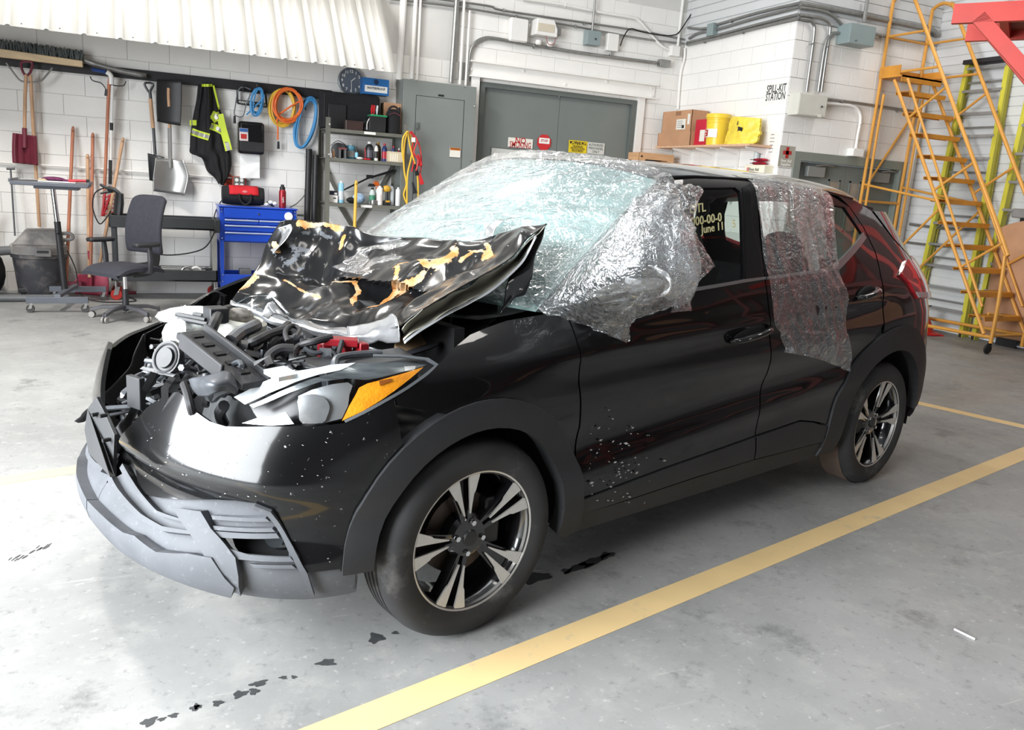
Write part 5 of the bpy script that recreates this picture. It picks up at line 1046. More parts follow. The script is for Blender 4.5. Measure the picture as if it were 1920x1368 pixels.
p = PA(1110, 72, .07); t = thing('junction_box', 'blue grey junction box hanging on a vertical conduit over the door', 'box', p-ZX*.1); MB().box(p, (.19, .12, .17), (UX, NX, ZX)).make('housing', mat('box_bluegrey', s(136, 150, 150), .4, var=.04), t, bevel=.004); MB().cyl(PA(1117, 73, .13), PA(1117, 73, .14), .012).make('knockout', INKB, t)
conduit('vertical conduit dropping to the blue grey junction box', [(1116, -4), (1110, 62)], .014, off=.07, n=1)
p = PA(971, 57, .06); t = thing('wall_box', 'square white access box on the wall left of the emergency light', 'box', p-ZX*.15); MB().box(p, (.24, .10, .27), (UX, NX, ZX)).make('housing', WHITEP, t, bevel=.02); MB().box(p-NX*.052, (.22, .01, .25), (UX, NX, ZX)).make('cover', WHITEP, t, bevel=.015)
p = PA(1147, 80, .05); t = thing('wall_box', 'narrow white box with black cable right of the blue grey junction box', 'box', p-ZX*.13); MB().box(p, (.165, .08, .21), (UX, NX, ZX)).make('housing', WHITEP, t, bevel=.008); MB().tube([p-ZX*.1, p-ZX*.15], .012).make('gland', STEELG, t)
MB().tube(crom([PA(1163, 86, .06), PA(1170, 68, .07), PA(1182, 54, .07), PA(1205, 60, .07), PA(1240, 66, .07), PA(1262, 66, .07), PA(1275, 58, .08), PA(1300, 20, .1), PA(1318, -8, .1)], 5), .008, 8).make('black_cable', RUBBER, label='black cable looping from narrow white box to the corner', cat='cable')
p = PA(1022, 58, .10); t = thing('emergency_light', 'white twin head emergency light unit on the wall', 'light', p-ZX*.1)
m = MB(); m.prism([p+UX*a+ZX*z+NX*.09 for a, z in ((-.17, -.07), (.13, -.07), (.13, .02), (.08, .12), (-.15, .12))], -NX*.18); m.make('housing', WHITEP, t, bevel=.01, smooth=False)
MB().box(p+ZX*.02-NX*.092-UX*.03, (.22, .01, .09), (UX, NX, ZX)).make('sloping_panel', mat('beige_panel', s(206, 196, 176), .4, var=.03), t)
for k in (-.08, .08): MB().lathe([(0, 0), (.035, 0), (.042, .03), (.03, .05)], p+UX*k-ZX*.12, -ZX, 14).make('lamp_head', WHITEP, t)
MB().tube(crom([p+UX*(-.02)-ZX*.07-NX*.08, p+UX*.02-ZX*.16-NX*.08, p+UX*.1-ZX*.14-NX*.08, p+UX*.15+ZX*.0], 5), .005, 6).make('red_wire', mat('wire_red', s(150, 90, 90), .5, var=0), t)
MB().box(p+UX*.17+ZX*.02, (.06, .1, .12), (UX, NX, ZX)).make('mount', STEELG, t, bevel=.004)
p = PA(1264, 96, .05); MB().box(p, (.13, .09, .13), (UX, NX, ZX)).make('junction_box', PAINT, bevel=.004, label='white corner junction box under vertical corner conduit', cat='box')
conduit('white vertical conduit in the inner corner above the corner box', [(1281, -4), (1270, 92)], .018, mt=PAINT, off=.05, n=1)
conduit('conduit descending the inner corner to behind the cardboard box', [(1284, 90), (1283, 110), (1276, 140), (1271, 205)], .015, plane=PB, off=.04, mt=PAINT)
# ---------------------------------------------------------------- awning of ribbed sheets
uA, uB, zA, nA, sl = -2.3, 1.79, 2.487, NA-.9, 1.15
t = thing('ribbed_awning', 'white ribbed metal awning sloping out from the back wall above the tools', 'awning', W(0, NA-.45, zA))
u = uB; k = 0
while u > uA:
    w = min(.297, u-uA); m = MB(); pr = [(0, 0), (.02, 0), (.034, .018), (.052, .018), (.066, 0), (.145, 0), (.15, .0025), (.158, .0025), (.163, 0), (.222, 0), (.227, .0025), (.235, .0025), (.24, 0), (.297, 0)]
    nrm = nz(-NX*sl+ZX*-1); nrm = nz(np.cross(UX, NX+ZX*sl)); nrm = -nrm if nrm@NX > 0 else nrm
    lo = [W(u-.297+a, nA, zA)+nrm*h for a, h in pr]; hi_ = [q+(NX+ZX*sl)*.9 for q in lo]; m.grid([lo, hi_]); o = m.make('ribbed_sheet', AWN, t, ang=20); sm_ = o.modifiers.new('t', 'SOLIDIFY'); sm_.thickness = .006; sm_.offset = 0; u -= .297; k += 1
for k in range(13): MB().ball(W(uB-.15-.297*k, nA+.02, zA+.03)+nrm*.004, .007, 6).make('screw', STEELG, t)
# ---------------------------------------------------------------- tool rail
r0, r1 = PA(-40, 97, .03), PA(622, 186, .03); zr = (PA(0, 104, .03)[2]+PA(610, 184, .03)[2])/2
MB().prism([W(r0@UX, NA-.002, zr-.05), W(r1@UX, NA-.002, zr-.05), W(r1@UX, NA-.002, zr+.05), W(r0@UX, NA-.002, zr+.05)], -NX*.035).make('tool_rail', BLACKP, label='long black wall rail holding hanging tools and cords', cat='rail', bevel=.003)
m = MB(); m.tube([PA(-30, 302, .03), PA(60, 308, .03), PA(180, 316, .03), PA(320, 326, .03), PA(470, 336, .03)], .01, 8); m.make('wall_conduit', PAINT, label='thin white conduit along the wall low behind the tool handles', cat='conduit')
WOOD = mat('tool_handle_wood', s(196, 156, 122), .55, var=.18, scale=4, stretch=(6, 6, 1)); WOODR = mat('reddish_handle', s(176, 112, 84), .5, var=.15, scale=4, stretch=(6, 6, 1)); WOODP = mat('pale_wood', s(222, 196, 158), .55, var=.12, scale=5, stretch=(1, 6, 6)); MAROON = mat('maroon_plastic', s(112, 44, 58), .4, var=.15, scale=6); GUN = mat('gun_metal', s(74, 76, 78), .4, .4, var=.15); ALU = mat('scoop_aluminium', s(168, 168, 166), .35, .7, var=.12, scale=5)
def pole(px, r, off, n=10, plane=PA): return [plane(u, v, o) for (u, v), o in zip(px, off)]
# push broom lying bristles-up on the rail
t = thing('push_broom', 'wide push broom with grey bristles up resting on the tool rail', 'broom', PA(90, 110, .08)); m = MB(); a, b = PA(-60, 92, .08), PA(156, 121, .08); m.prism([a-ZX*.04, b-ZX*.03, b+ZX*.03, a+ZX*.04], -NX*.07); m.make('broom_head', WOODP, t, bevel=.008)
m = MB(); rr_ = random.Random(5)
for k in range(420): q = a+(b-a)*rr_.random()+ZX*.035-NX*rr_.uniform(.0, .06); m.tube([q, q+ZX*rr_.uniform(.06, .10)+UX*rr_.uniform(-.02, .02)-NX*rr_.uniform(-.02, .02)], .006, 3)
o = m.make('bristles', mat('bristle_grey', s(84, 90, 90), .8, var=.3), t, kind='stuff')
for px in ([(12, 118), (28, 140), (40, 152), (58, 154)], [(98, 127), (88, 140), (76, 152), (62, 154)]): MB().tube(crom([PA(*q, .13) for q in px], 4), .009, 8).make('brace', STEELG, t)
MB().tube([PA(57, 140, .12), PA(63, 250, .10), PA(68, 330, .09), PA(74, 425, .07)], .0165, 12).make('handle', WOOD, t)
def shovel(label, nm, grip, blade, hm, bm, gm, hpx, r=.016, offs=.1, ribs=0, dish=.03):
    t = thing(nm, label, 'shovel', PA(*blade[0], offs)); P = [PA(*q, offs) for q in hpx]; MB().tube(P, r, 12).make('handle', hm, t)
    if grip:
        g = [PA(*q, offs) for q in grip]; MB().tube(crom(g, 3, True)+[crom(g, 3, True)[0]], r*.75, 8).make('grip', gm, t)
    q = [PA(*x, offs) for x in blade]; n = len(q)//2; L_, R_ = q[:n], q[n:][::-1]; G = []
    for k, (l, r_) in enumerate(zip(L_, R_)): 
        G.append([l+(r_-l)*f-NX*(dish*(1-(2*f-1)**2)*-1+dish)+NX*(.012*math.cos(f*math.pi*2*ribs) if ribs else 0) for f in np.linspace(0, 1, 25)])
    G = gridspline([r_ for r_ in G], 4, 1); m = MB(); m.grid(G); o = m.make('blade', bm, t); o.modifiers.new('t', 'SOLIDIFY').thickness = .005; return t, o
t, o = shovel('maroon snow shovel with a D grip hanging left on the tool rail', 'snow_shovel', [(40, 117), (60, 117), (57, 135), (50, 141), (43, 135)], [(24, 249), (23, 280), (24, 306), (48, 310), (72, 311), (71, 285), (69, 256), (47, 252)][:0]+[(24, 249), (23, 270), (23, 290), (24, 305), (72, 310), (71, 290), (70, 272), (69, 255)], WOOD, MAROON, MAROON, [(49, 140), (47, 180), (46, 255)], ribs=4, offs=.13)
MB().tube([PA(46, 240, .14), PA(46, 277, .15)], .022, 10).make('socket', MAROON, t)
t, o = shovel('large aluminium scoop shovel hanging below the black shovel head', 'scoop_shovel', None, [(292, 296), (288, 330), (288, 358), (345, 366), (353, 330), (343, 300)], WOOD, ALU, ALU, [(318, 180), (318, 240), (319, 290)], offs=.12, dish=.06)
MB().tube([PA(318, 240, .12), PA(319, 292, .13), PA(320, 315, .14)], [.02, .022, .01], 10).make('socket', ALU, t)
t, o = shovel('black plastic shovel head hung upright on the tool rail', 'black_shovel', None, [(294, 149), (293, 190), (295, 228), (338, 236), (340, 190), (340, 150)], WOOD, BLACKP, BLACKP, [(316, 165), (316, 180), (317, 200)], offs=.16, dish=.03)
t, o = shovel('narrow dark spade with a wooden shaft and D grip on the tool rail', 'spade', [(271, 156), (287, 157), (283, 168), (280, 172), (276, 168)], [(277, 287), (279, 315), (281, 338), (289, 340), (300, 318), (308, 294)], GUN, GUN, GUN, [(281, 170), (287, 230), (291, 290)], offs=.10, dish=.025)
MB().tube([PA(282, 185, .105), PA(287, 240, .105)], .02, 12).make('shaft_sleeve', WOOD, t)
# floor squeegee on the rail, its handle, telescopic pole, rake
t = thing('floor_squeegee', 'curved floor squeegee with long reddish handle propped on the tool rail', 'squeegee', PA(205, 160, .12))
G = [[PA(u, v, .10)+ZX*dz+NX*-.01*k for k, dz in ((0, .0), (1, .05))] for u, v in ((147, 106), (152, 114), (160, 119), (180, 126), (205, 133), (235, 140), (262, 145), (275, 147))]; m = MB(); m.grid(G); o = m.make('blade', STEELG, t); o.modifiers.new('t', 'SOLIDIFY').thickness = .006
MB().tube([PA(207, 140, .12), PA(204, 165, .12), PA(200, 260, .11), PA(194, 405, .08)], [.017, .017, .016, .016], 12).make('handle', WOODR, t)
MB().tube(crom([PA(169, 143, .11), PA(174, 151, .11), PA(190, 156, .11), PA(199, 168, .11)], 4), .006, 8).make('brace', GUN, t); MB().tube(crom([PA(236, 152, .11), PA(232, 160, .11), PA(222, 161, .11), PA(206, 159, .11)], 4), .006, 8).make('brace', GUN, t); MB().tube([PA(201, 168, .115), PA(199.5, 180, .115)], .02, 10).make('ferrule', GUN, t)
t = thing('scrub_brush', 'blue scrub brush head on a white and black telescopic pole on the rail', 'brush', PA(195, 140, .14)); MB().tube([PA(172, 130, .14), PA(198, 135, .14)], .03, 8, flat=.6).make('brush_head', mat('blue_bristle', s(34, 66, 130), .7, var=.2), t); MB().tube(crom([PA(200, 135, .15), PA(208, 142, .15), PA(209, 158, .14)], 4), .024, 10).make('swivel', WHITEP, t); MB().tube([PA(211, 160, .13), PA(209, 230, .12), PA(207, 345, .10)], .012, 10).make('pole', WHITEP, t)
for a_, b_ in (((209, 230), (209, 244)), ((207, 300), (206.5, 345))): MB().tube([PA(*a_, .12), PA(*b_, .115)], .0165, 10).make('pole_grip', BLACKP, t)
def leaner(label, a_, b_, mt, r=.0165, o0=.05, o1=.35, nm='wooden_pole'):
    t = thing(nm, label, 'handle', PA(*b_, o1)); p0, p1 = PA(*a_, o0), PA(*b_, o1); MB().tube([p0, p0+(p1-p0)*.02, p1], [r*.6, r, r], 12).make('shaft', mt, t); MB().torus(p0+(p1-p0)*.03-NX*r, NX, .006, .002, 10, 5).make('hang_hole', DARKM, t); return t
t = leaner('reddish squeegee handle leaning on the wall right of the work table', (137, 237), (124, 530), WOODR); MB().box(PA(122, 532, .35), (.30, .06, .05), (UX, NX, ZX)).make('wooden_head', MAROON, t)
leaner('reddish wooden handle leaning behind the red floor shovel', (174, 249), (170, 505), WOODR); leaner('short pale wooden handle leaning beside the reddish one', (164, 289), (168, 520), WOOD, r=.018)
leaner('pale wooden handle tilted right, leaning behind the rake', (231, 258), (186, 500), WOOD)
t = thing('garden_rake', 'red toothed rake head standing behind the office chair', 'rake', PA(205, 400, .12)); RK = mat('red_metal', s(186, 40, 52), .45, var=.12)
MB().tube(crom([PA(194, 402, .12), PA(205, 372, .14), PA(212, 362, .15)], 4), .012, 8).make('neck', RK, t)
for k in range(6): a_ = PA(192+k*.6, 404-k*8, .12); MB().tube([a_, a_+UX*.07+ZX*.045, a_+UX*.13+ZX*.03], .008, 6).make('tine', RK, t)
MB().tube([PA(191, 405, .12), PA(197, 360, .13)], .012, 6).make('tine_bar', RK, t)
t, o = shovel('red metal shovel standing blade-down on the floor by the wall', 'floor_shovel', None, [(146, 513), (141, 530), (141, 550), (203, 556), (204, 532), (203, 517)], WOOD, mat('red_shovel', s(168, 62, 84), .4, .2, var=.22, scale=7), WOOD, [(168, 470), (169, 500), (171, 520)], offs=.30, dish=.03); MB().tube([PA(168, 470, .3), PA(170, 512, .32), PA(171, 540, .33)], [.02, .022, .008], 10).make('socket', MATS['red_shovel'], t)
t = thing('t_handle_rod', 'thin dark rod with a T handle leaning at far left', 'rod', PA(28, 440, .2)); MB().tube([PA(20, 318, .1), PA(28, 442, .2)], .008, 8).make('rod', GUN, t); MB().tube([PA(12, 316, .1), PA(28, 316, .1)], .012, 8).make('t_grip', GUN, t)
# jacket
BLKF = mat('black_fabric', s(26, 26, 28), .9, var=.25, scale=12, bump=.3, bscale=90); LIME = mat('hi_vis_lime', s(206, 226, 66), .7, var=.05); REFL = mat('reflective_tape', s(168, 164, 158), .4, .3, var=.05)
t = thing('work_jacket', 'black work jacket with lime and silver reflective stripes hung on the rail', 'jacket', PA(392, 330, .1))
JL = [(371, 158), (368, 185), (362, 215), (357, 250), (356, 275), (357, 290), (378, 297), (388, 318), (402, 330), (410, 344)]; JR = [(400, 157), (406, 180), (412, 205), (421, 232), (427, 255), (430, 275), (433, 290), (434, 310), (430, 330), (422, 345)]
G = []
for k, (l, r_) in enumerate(zip(JL, JR)):
    G.append([PA(l[0]+(r_[0]-l[0])*f, l[1]+(r_[1]-l[1])*f+3*math.sin(f*9+k), .05+.085*math.sin(math.pi*f)**.6+.022*math.sin(f*13+k*.5)+.012*math.sin(f*29+k)) for f in np.linspace(0, 1, 15)])
GJ = gridspline(G, 4, 3); m = MB(); m.grid(GJ); o = m.make('jacket_body', BLKF, t); o.modifiers.new('t', 'SOLIDIFY').thickness = .012
def jpoly(name, px, mt, off=.16, w=None):
    m = MB(); P = [PA(u, v, off) for u, v in px]; m.prism(P, NX*.02); return m.make(name, mt, t)
JB = BVHTree.FromPolygons([tuple(p) for r_ in GJ for p in r_], [(i*len(GJ[0])+j, (i+1)*len(GJ[0])+j, (i+1)*len(GJ[0])+j+1, i*len(GJ[0])+j+1) for i in range(len(GJ)-1) for j in range(len(GJ[0])-1)])
def jstrip(name, px, w, mt, lift=.008):
    P = crom([np.array(p, float) for p in px], 8); L_, R_ = [], []
    for i, p in enumerate(P):
        d = nz(P[min(i+1, len(P)-1)]-P[max(i-1, 0)]); nn = np.array([-d[1], d[0]])
        for S_, sg in ((L_, 1), (R_, -1)):
            q = p+nn*w/2*sg; dd = nz(ray(*q)); h = JB.ray_cast(Vector(CAMP), Vector(dd)); S_.append(np.array(h[0])-dd*lift if h[0] is not None else PA(*q, .13))
    m = MB(); m.grid([L_, R_]); return m.make(name, mt, t)
for px in ([(358, 246), (375, 252), (392, 257)], [(395, 236), (410, 242), (421, 249)], [(397, 213), (412, 221)], [(398, 226), (408, 218), (413, 214)], [(412, 214), (418, 240), (424, 262), (429, 282)], [(362, 225), (362, 235)]):
    jstrip('lime_stripe', px, 13, LIME); jstrip('silver_stripe', px, 6.5, REFL, .013)
jstrip('lime_collar', [(378, 160), (398, 160)], 5, LIME); jstrip('lime_piping', [(400, 160), (406, 185), (411, 205)], 3.5, LIME)
# plate frame with blue cord, cord coils
def coil(label, nm, c, rx, ry, turns, r, mt, off, seed, tail=(), plane=PA, rot=0.):
    rr = random.Random(seed); P = []
    for k in range(turns*20):
        a = 2*math.pi*k/20; n = k/20; q = np.array([(rx+2.2*math.sin(n*1.7+seed))*math.cos(a), (ry+2.5*math.sin(n*2.3+seed))*math.sin(a)])
        q = np.array([q[0]*math.cos(rot)-q[1]*math.sin(rot), q[0]*math.sin(rot)+q[1]*math.cos(rot)])+np.array([1.5*math.sin(n*3.1), 1.5*math.cos(n*2.2)]); P.append(plane(c[0]+q[0], c[1]+q[1], off+.025*math.sin(n*2.9)+.01*rr.random()))
    for q in tail: P.append(plane(*q, off-.02))
    return MB().tube(crom(P, 2), r, 7)
ORC = mat('cord_orange', s(232, 112, 46), .5, var=.06); YEC = mat('cord_yellow', s(226, 184, 62), .5, var=.06); BLC = mat('cord_blue', s(66, 142, 196), .5, var=.06)
def cordthing(label, nm, m, mt, c, off, plug=None):
    t = thing(nm, label, 'cord', PA(*c, off)); m.make('cord', mt, t); 
    if plug: p = PA(*plug, off-.02); MB().tube([p+ZX*.04, p-ZX*.04], [.012, .016], 8).make('plug', BLACKP, t)
    MB().torus(PA(c[0], c[1]-30, off), UX, .03, .006, 16, 6).make('hanger', BLACKP, t); return t
cordthing('coiled yellow extension cord hanging left behind the orange coil', 'extension_cord', coil('', '', (529, 201), 23, 33, 6, .009, YEC, .06, 1), YEC, (529, 201), .06)
cordthing('coiled orange extension cord hanging on the rail with a plug tail', 'extension_cord', coil('', '', (540, 197), 25, 30, 9, .0095, ORC, .10, 2, ((522, 215), (521, 240), (521, 262))), ORC, (540, 197), .10, (522, 272))
cordthing('long blue extension cord loops hanging right end of the rail', 'extension_cord', coil('', '', (573, 231), 17, 47, 6, .0095, BLC, .09, 4, (), rot=.25), BLC, (573, 231), .09)
m = coil('', '', (482, 190), 10, 24, 5, .008, BLC, .12, 7, ((462, 215),), rot=.15)
cordthing('bundled blue cord tied over the licence plate frame', 'extension_cord', m, BLC, (482, 190), .12)
t = thing('plate_frame', 'black licence plate frame lettered MANITOBA hanging on the rail', 'frame', PA(472, 198, .06)); q = [PA(445, 168, .06), PA(498, 175, .06), PA(500, 200, .06), PA(445, 193, .06)]
for i in range(4): MB().tube([q[i], q[(i+1) % 4]], .012, 4).make('frame_bar', BLACKP, t)
a_, b_ = PA(446, 191, .075), PA(500, 198, .075); MB().prism([a_-ZX*.02, b_-ZX*.02, b_+ZX*.025, a_+ZX*.025], NX*.012).make('letter_strip', BLACKP, t); text('MANITOBA SHOES', (a_+b_)/2-NX*.002+ZX*.002, nz(b_-a_), ZX, .024, INKW, t)
cordthing('grey cable loop with black plug hanging beside the plate frame', 'grey_cable', MB().tube(crom([PA(470, 168, .1), PA(455, 163, .1), PA(446, 172, .1), (PA(441, 200, .1)), PA(440, 215, .1), PA(455, 218, .1), PA(462, 195, .1), PA(470, 175, .1)], 5), .006, 7), mat('cord_grey', s(110, 114, 116), .5, var=.05), (455, 195), .1, (440, 224))
# towel dispenser
t = thing('towel_dispenser', 'black paper towel dispenser on the wall with a white towel hanging out', 'dispenser', PA(470, 290, .1)); a_, b_ = PA(447, 226, .2), PA(496, 291, .2); wD, hD = (b_-a_)@UX, a_[2]-b_[2]; cD = W((a_@UX+b_@UX)/2, NA-.11, (a_[2]+b_[2])/2)
MB().box(cD, (wD, .21, hD), (UX, NX, ZX)).make('housing', mat('gloss_black_plastic', s(22, 22, 24), .18, var=.1), t, bevel=.03); MB().box(cD-NX*.107+ZX*-.09, (wD*.94, .01, hD*.3), (UX, NX, ZX)).make('front_cover', BLACKP, t, bevel=.004)
p = PA(457, 252, .22); MB().box(p, (.09, .003, .13), (UX, NX, ZX)).make('sticker', mat('sticker_pale', s(214, 200, 200), .5, var=.1), t); MB().box(p-NX*.003+ZX*.045, (.085, .002, .035), (UX, NX, ZX)).make('sticker_band', mat('sticker_blue', s(46, 90, 150), .5, var=0), t); MB().box(p-NX*.003-ZX*.02, (.06, .002, .05), (UX, NX, ZX)).make('sticker_mark', INKR, t)
P = [[PA(u, v, .12+.01*math.sin(v*.2+u)) for u in np.linspace(450, 487, 6)] for v in np.linspace(288, 334, 6)]; m = MB(); m.grid(P); m.make('paper_towel', mat('paper', s(238, 238, 238), .8, var=.02), t)
# clock
cc = PA(659, 152, .05); t = thing('wall_clock', 'round grey wall clock with white numerals above the shelving', 'clock', cc-ZX*.15)
MB().lathe([(0, 0), (.145, 0), (.152, .02), (.150, .045), (.138, .05), (.132, .038), (0, .036)], cc+NX*.05, -NX, 44).make('rim', mat('clock_rim', s(118, 122, 128), .35, .3, var=.04), t); MB().lathe([(0, 0), (.131, 0), (.131, .002), (0, .002)], cc+NX*.014, -NX, 40).make('dial', mat('clock_dial', s(92, 100, 112), .5, var=.03), t)
for k in range(12): a_ = math.radians(90-30*k); text(str(k or 12), cc+NX*.0105+(UX*math.cos(a_)+ZX*math.sin(a_))*.105, UX, ZX, .032, INKW, t, 'numeral')
for ang, L_, w in ((48, .065, .007), (176, .10, .005)): d = UX*math.sin(math.radians(ang))+ZX*math.cos(math.radians(ang)); MB().box(cc+NX*.008+d*L_*.42, (w, .002, L_), (np.cross(d, NX), NX, d)).make('hand', INKW, t)
# outlet
p = PA(448, 342, .03); t = thing('power_outlet', 'quad power outlet in a red box above the blue tool chest', 'outlet', p-ZX*.06); MB().box(p, (.15, .06, .13), (UX, NX, ZX)).make('box', mat('red_box', s(150, 60, 48), .6, var=.25, scale=20), t, bevel=.004); MB().box(p-NX*.032, (.115, .006, .115), (UX, NX, ZX)).make('face_plate', GREYF, t, bevel=.003)
for i in (-.026, .026):
    for j in (-.027, .027): MB().lathe([(0, 0), (.02, 0), (.02, .004), (0, .004)], p-NX*.035+UX*i+ZX*j, -NX, 14).make('socket', WHITEP, t)
MB().ball(p+UX*-.11+ZX*.0-NX*-.02, (.06, .02, .09), 14).make('paint_overspray', mat('red_dust', s(176, 76, 56), .9, var=.4, scale=40), t)
MB().tube(crom([PA(438, 352, .06), PA(420, 370, .07), (PA(406, 392, .1)), PA(401, 410, .15)], 6), .006, 7).make('power_cable', RUBBER, label='thin black power cable from the outlet down to the black service cart', cat='cable')
# ================================================================== things on the floor along the back wall
GREYM = mat('grey_metal', s(112, 114, 116), .4, .3, var=.1); RACK = mat('rack_grey', s(112, 112, 104), .45, .2, var=.12); CASTR = mat('caster_wheel', s(70, 68, 68), .5, var=.1); CASTRED = mat('caster_red', s(176, 48, 42), .4, var=.1); BLUEM = mat('tool_chest_blue', s(28, 74, 190), .35, .1, var=.06, scale=4, coat=.3); ALSTRIP = mat('drawer_pull', s(196, 206, 222), .3, .5, var=.03); CARD = mat('cardboard', s(186, 142, 108), .8, var=.08, scale=5); KRAFTD = mat('cardboard_dark', s(150, 108, 80), .85, var=.08)
def caster(t, p, r=.035, mt=CASTR, fork=CHROME):
    p = np.asarray(p, float); d = UX; MB().lathe([(0, -.012), (r*.9, -.012), (r, -.006), (r, .006), (r*.9, .012), (0, .012)], p+ZX*r, NX, 18).make('caster', mt, t)
    MB().prism([p+ZX*(r*.9)-UX*r*.5, p+ZX*(r*2.5)-UX*r*.5+UX*.02, p+ZX*(r*2.5)+UX*r*.7, p+ZX*r+UX*r*.3], NX*.004).prism([p+ZX*(r*.9)-UX*r*.5-NX*.018, p+ZX*(r*2.5)-UX*r*.5+UX*.02-NX*.018, p+ZX*(r*2.5)+UX*r*.7-NX*.018, p+ZX*r+UX*r*.3-NX*.018], NX*.004).make('caster_fork', fork, t)
# rolling work table
tu, tn = -1.44, 5.75
t = thing('work_table', 'grey adjustable rolling work table on casters with a chrome column', 'table', W(tu, tn, 0)); TABG = mat('table_grey', s(104, 108, 116), .4, .3, var=.1)
MB().wbox(tu, tn-.38, .115, (.50, .055, .055)).make('foot_bar', TABG, t, bevel=.003); MB().wbox(tu+.12, tn+.33, .115, (.50, .055, .055)).make('foot_bar', TABG, t, bevel=.003)
MB().box((W(tu, tn-.38, .15)+W(tu+.1, tn+.33, .15))/2, (.05, .72, .03), (nz(UX*.7-NX*.1), nz(NX*.71+UX*.1), ZX)).make('foot_link', TABG, t)
for u, n in ((tu-.22, tn-.38), (tu+.22, tn-.38), (tu-.1, tn+.33), (tu+.34, tn+.33)): caster(t, W(u, n, 0), .036)
MB().tube([W(tu+.03, tn, .15), W(tu-.0, tn, .80)], .028, 14).make('lower_column', BLACKP, t); MB().tube([W(tu-.0, tn, .78), W(tu-.02, tn, 1.12)], .022, 14).make('upper_column', CHROME, t); MB().ball(W(tu, tn-.035, .7), .016, 8).make('lock_knob', BLACKP, t)
MB().wbox(tu-.02, tn, 1.145, (.62, .50, .035)).make('table_top', TABG, t, bevel=.006); MB().wbox(tu+.02, tn, 1.115, (.36, .3, .03)).make('support_bar', TABG, t, bevel=.003)
for k in (-1, 1): MB().wbox(tu-.02+.31*k, tn, 1.165, (.02, .50, .03)).make('edge_lip', TABG, t, bevel=.004)
MB().box(W(tu+.02, tn-.06, 1.168), (.3, .22, .006), (nz(UX+NX*.1), nz(NX-UX*.1), ZX)).make('paper_pad', mat('paper', s(238, 238, 238), .8), label='white paper pad lying on the rolling work table', cat='paper')
t = thing('work_gloves', 'crumpled red and purple work glove on the rolling table', 'glove', W(tu-.0, tn+.12, 1.163)); MB().ball(W(tu-.02, tn+.12, 1.185), (.10, .05, .024), 12, (UX, NX, ZX)).make('palm', mat('purple_cloth', s(104, 44, 84), .8, var=.35, scale=30), t)
for k in range(4): MB().tube([W(tu+.06, tn+.09+.02*k, 1.18), W(tu+.15, tn+.08+.025*k, 1.172)], .011, 8).make('finger', MATS['purple_cloth'], t)
t = thing('pipe_wrench', 'red handled clamp tool lying on the right edge of the rolling table', 'tool', W(tu+.22, tn-.1, 1.18)); MB().tube([W(tu+.12, tn-.08, 1.185), W(tu+.27, tn-.1, 1.19)], .013, 8).make('handle', mat('red_metal', s(186, 40, 52), .45), t); MB().wbox(tu+.28, tn-.1, 1.19, (.03, .03, .03)).make('jaw', DARKM, t)
t = thing('scriber', 'thin metal scriber with a wooden handle on the left of the rolling table', 'tool', W(tu-.17, tn+.08, 1.163)); MB().tube([W(tu-.28, tn+.05, 1.17), W(tu-.14, tn+.08, 1.172)], .005, 6).make('shaft', STEELG, t); MB().tube([W(tu-.14, tn+.08, 1.174), W(tu-.05, tn+.1, 1.176)], .011, 8).make('handle', WOODP, t)
# office chair, facing left and towards the viewer
CH = mat('chair_fabric', s(50, 50, 58), .9, var=.12, scale=30, bump=.2, bscale=300); CHB = mat('chair_plastic', s(44, 44, 47), .5, var=.1); CHG = mat('chair_base_grey', s(84, 84, 88), .45, var=.08)
cu, cn = -.87, 5.03; f = nz(-UX*.76-NX*.65); sd = nz(np.cross(ZX, f)); C0 = W(cu, cn, 0)
t = thing('office_chair', 'dark grey fabric office chair on a five star base with casters', 'chair', C0)
P = []
for a in np.linspace(-1, 1, 13):
    row = []
    for b in np.linspace(-1, 1, 13):
        e = (abs(a)**4+abs(b)**4); x = a*(.25-.02*b*b); y = b*.25; z = .50-.035*max(0, a-.3)**2*2-.03*(e if e < 1 else e)+.012*b*b; row.append(C0+f*(x+.02)+sd*y*(1-.08*a)+ZX*z)
    P.append(row)
m = MB(); m.grid(P); P2 = [[p-ZX*(.075-.045*(max(abs(-1+i/6), abs(-1+j/6))**3)) for j, p in enumerate(r)] for i, r in enumerate(P)]; m.grid([r[::-1] for r in P2])
for A, B in ((P[0], P2[0]), (P2[-1], P[-1]), ([r[0] for r in P2], [r[0] for r in P]), ([r[-1] for r in P], [r[-1] for r in P2])): m.grid([A, B])
m.make('seat', CH, t, sub=1)
B0 = C0-f*.26; P = []; hB = np.linspace(0, 1, 11)
for h in hB:
    row = []
    for b in np.linspace(-1, 1, 11):
        w = .225*(1-.10*h**3); top = (abs(b)**5)*.04*(1 if h > .9 else 0); row.append(B0+ZX*(.58+.53*h-top)-f*(.09*h*h-.03*math.sin(math.pi*h))+f*.035*b*b+sd*b*w)
    P.append(row)
m = MB(); m.grid(P); o = m.make('backrest', CH, t, sub=1); q = o.modifiers.new('t', 'SOLIDIFY'); q.thickness = .05; q.offset = 0; o.modifiers.move(1, 0)
MB().tube(crom([C0-f*.1+ZX*.43, C0-f*.27+ZX*.44, C0-f*.33+ZX*.52, C0-f*.33+ZX*.75, C0-f*.36+ZX*.95], 4), [.03]*17, 8, flat=2.2).make('back_support', CHB, t)
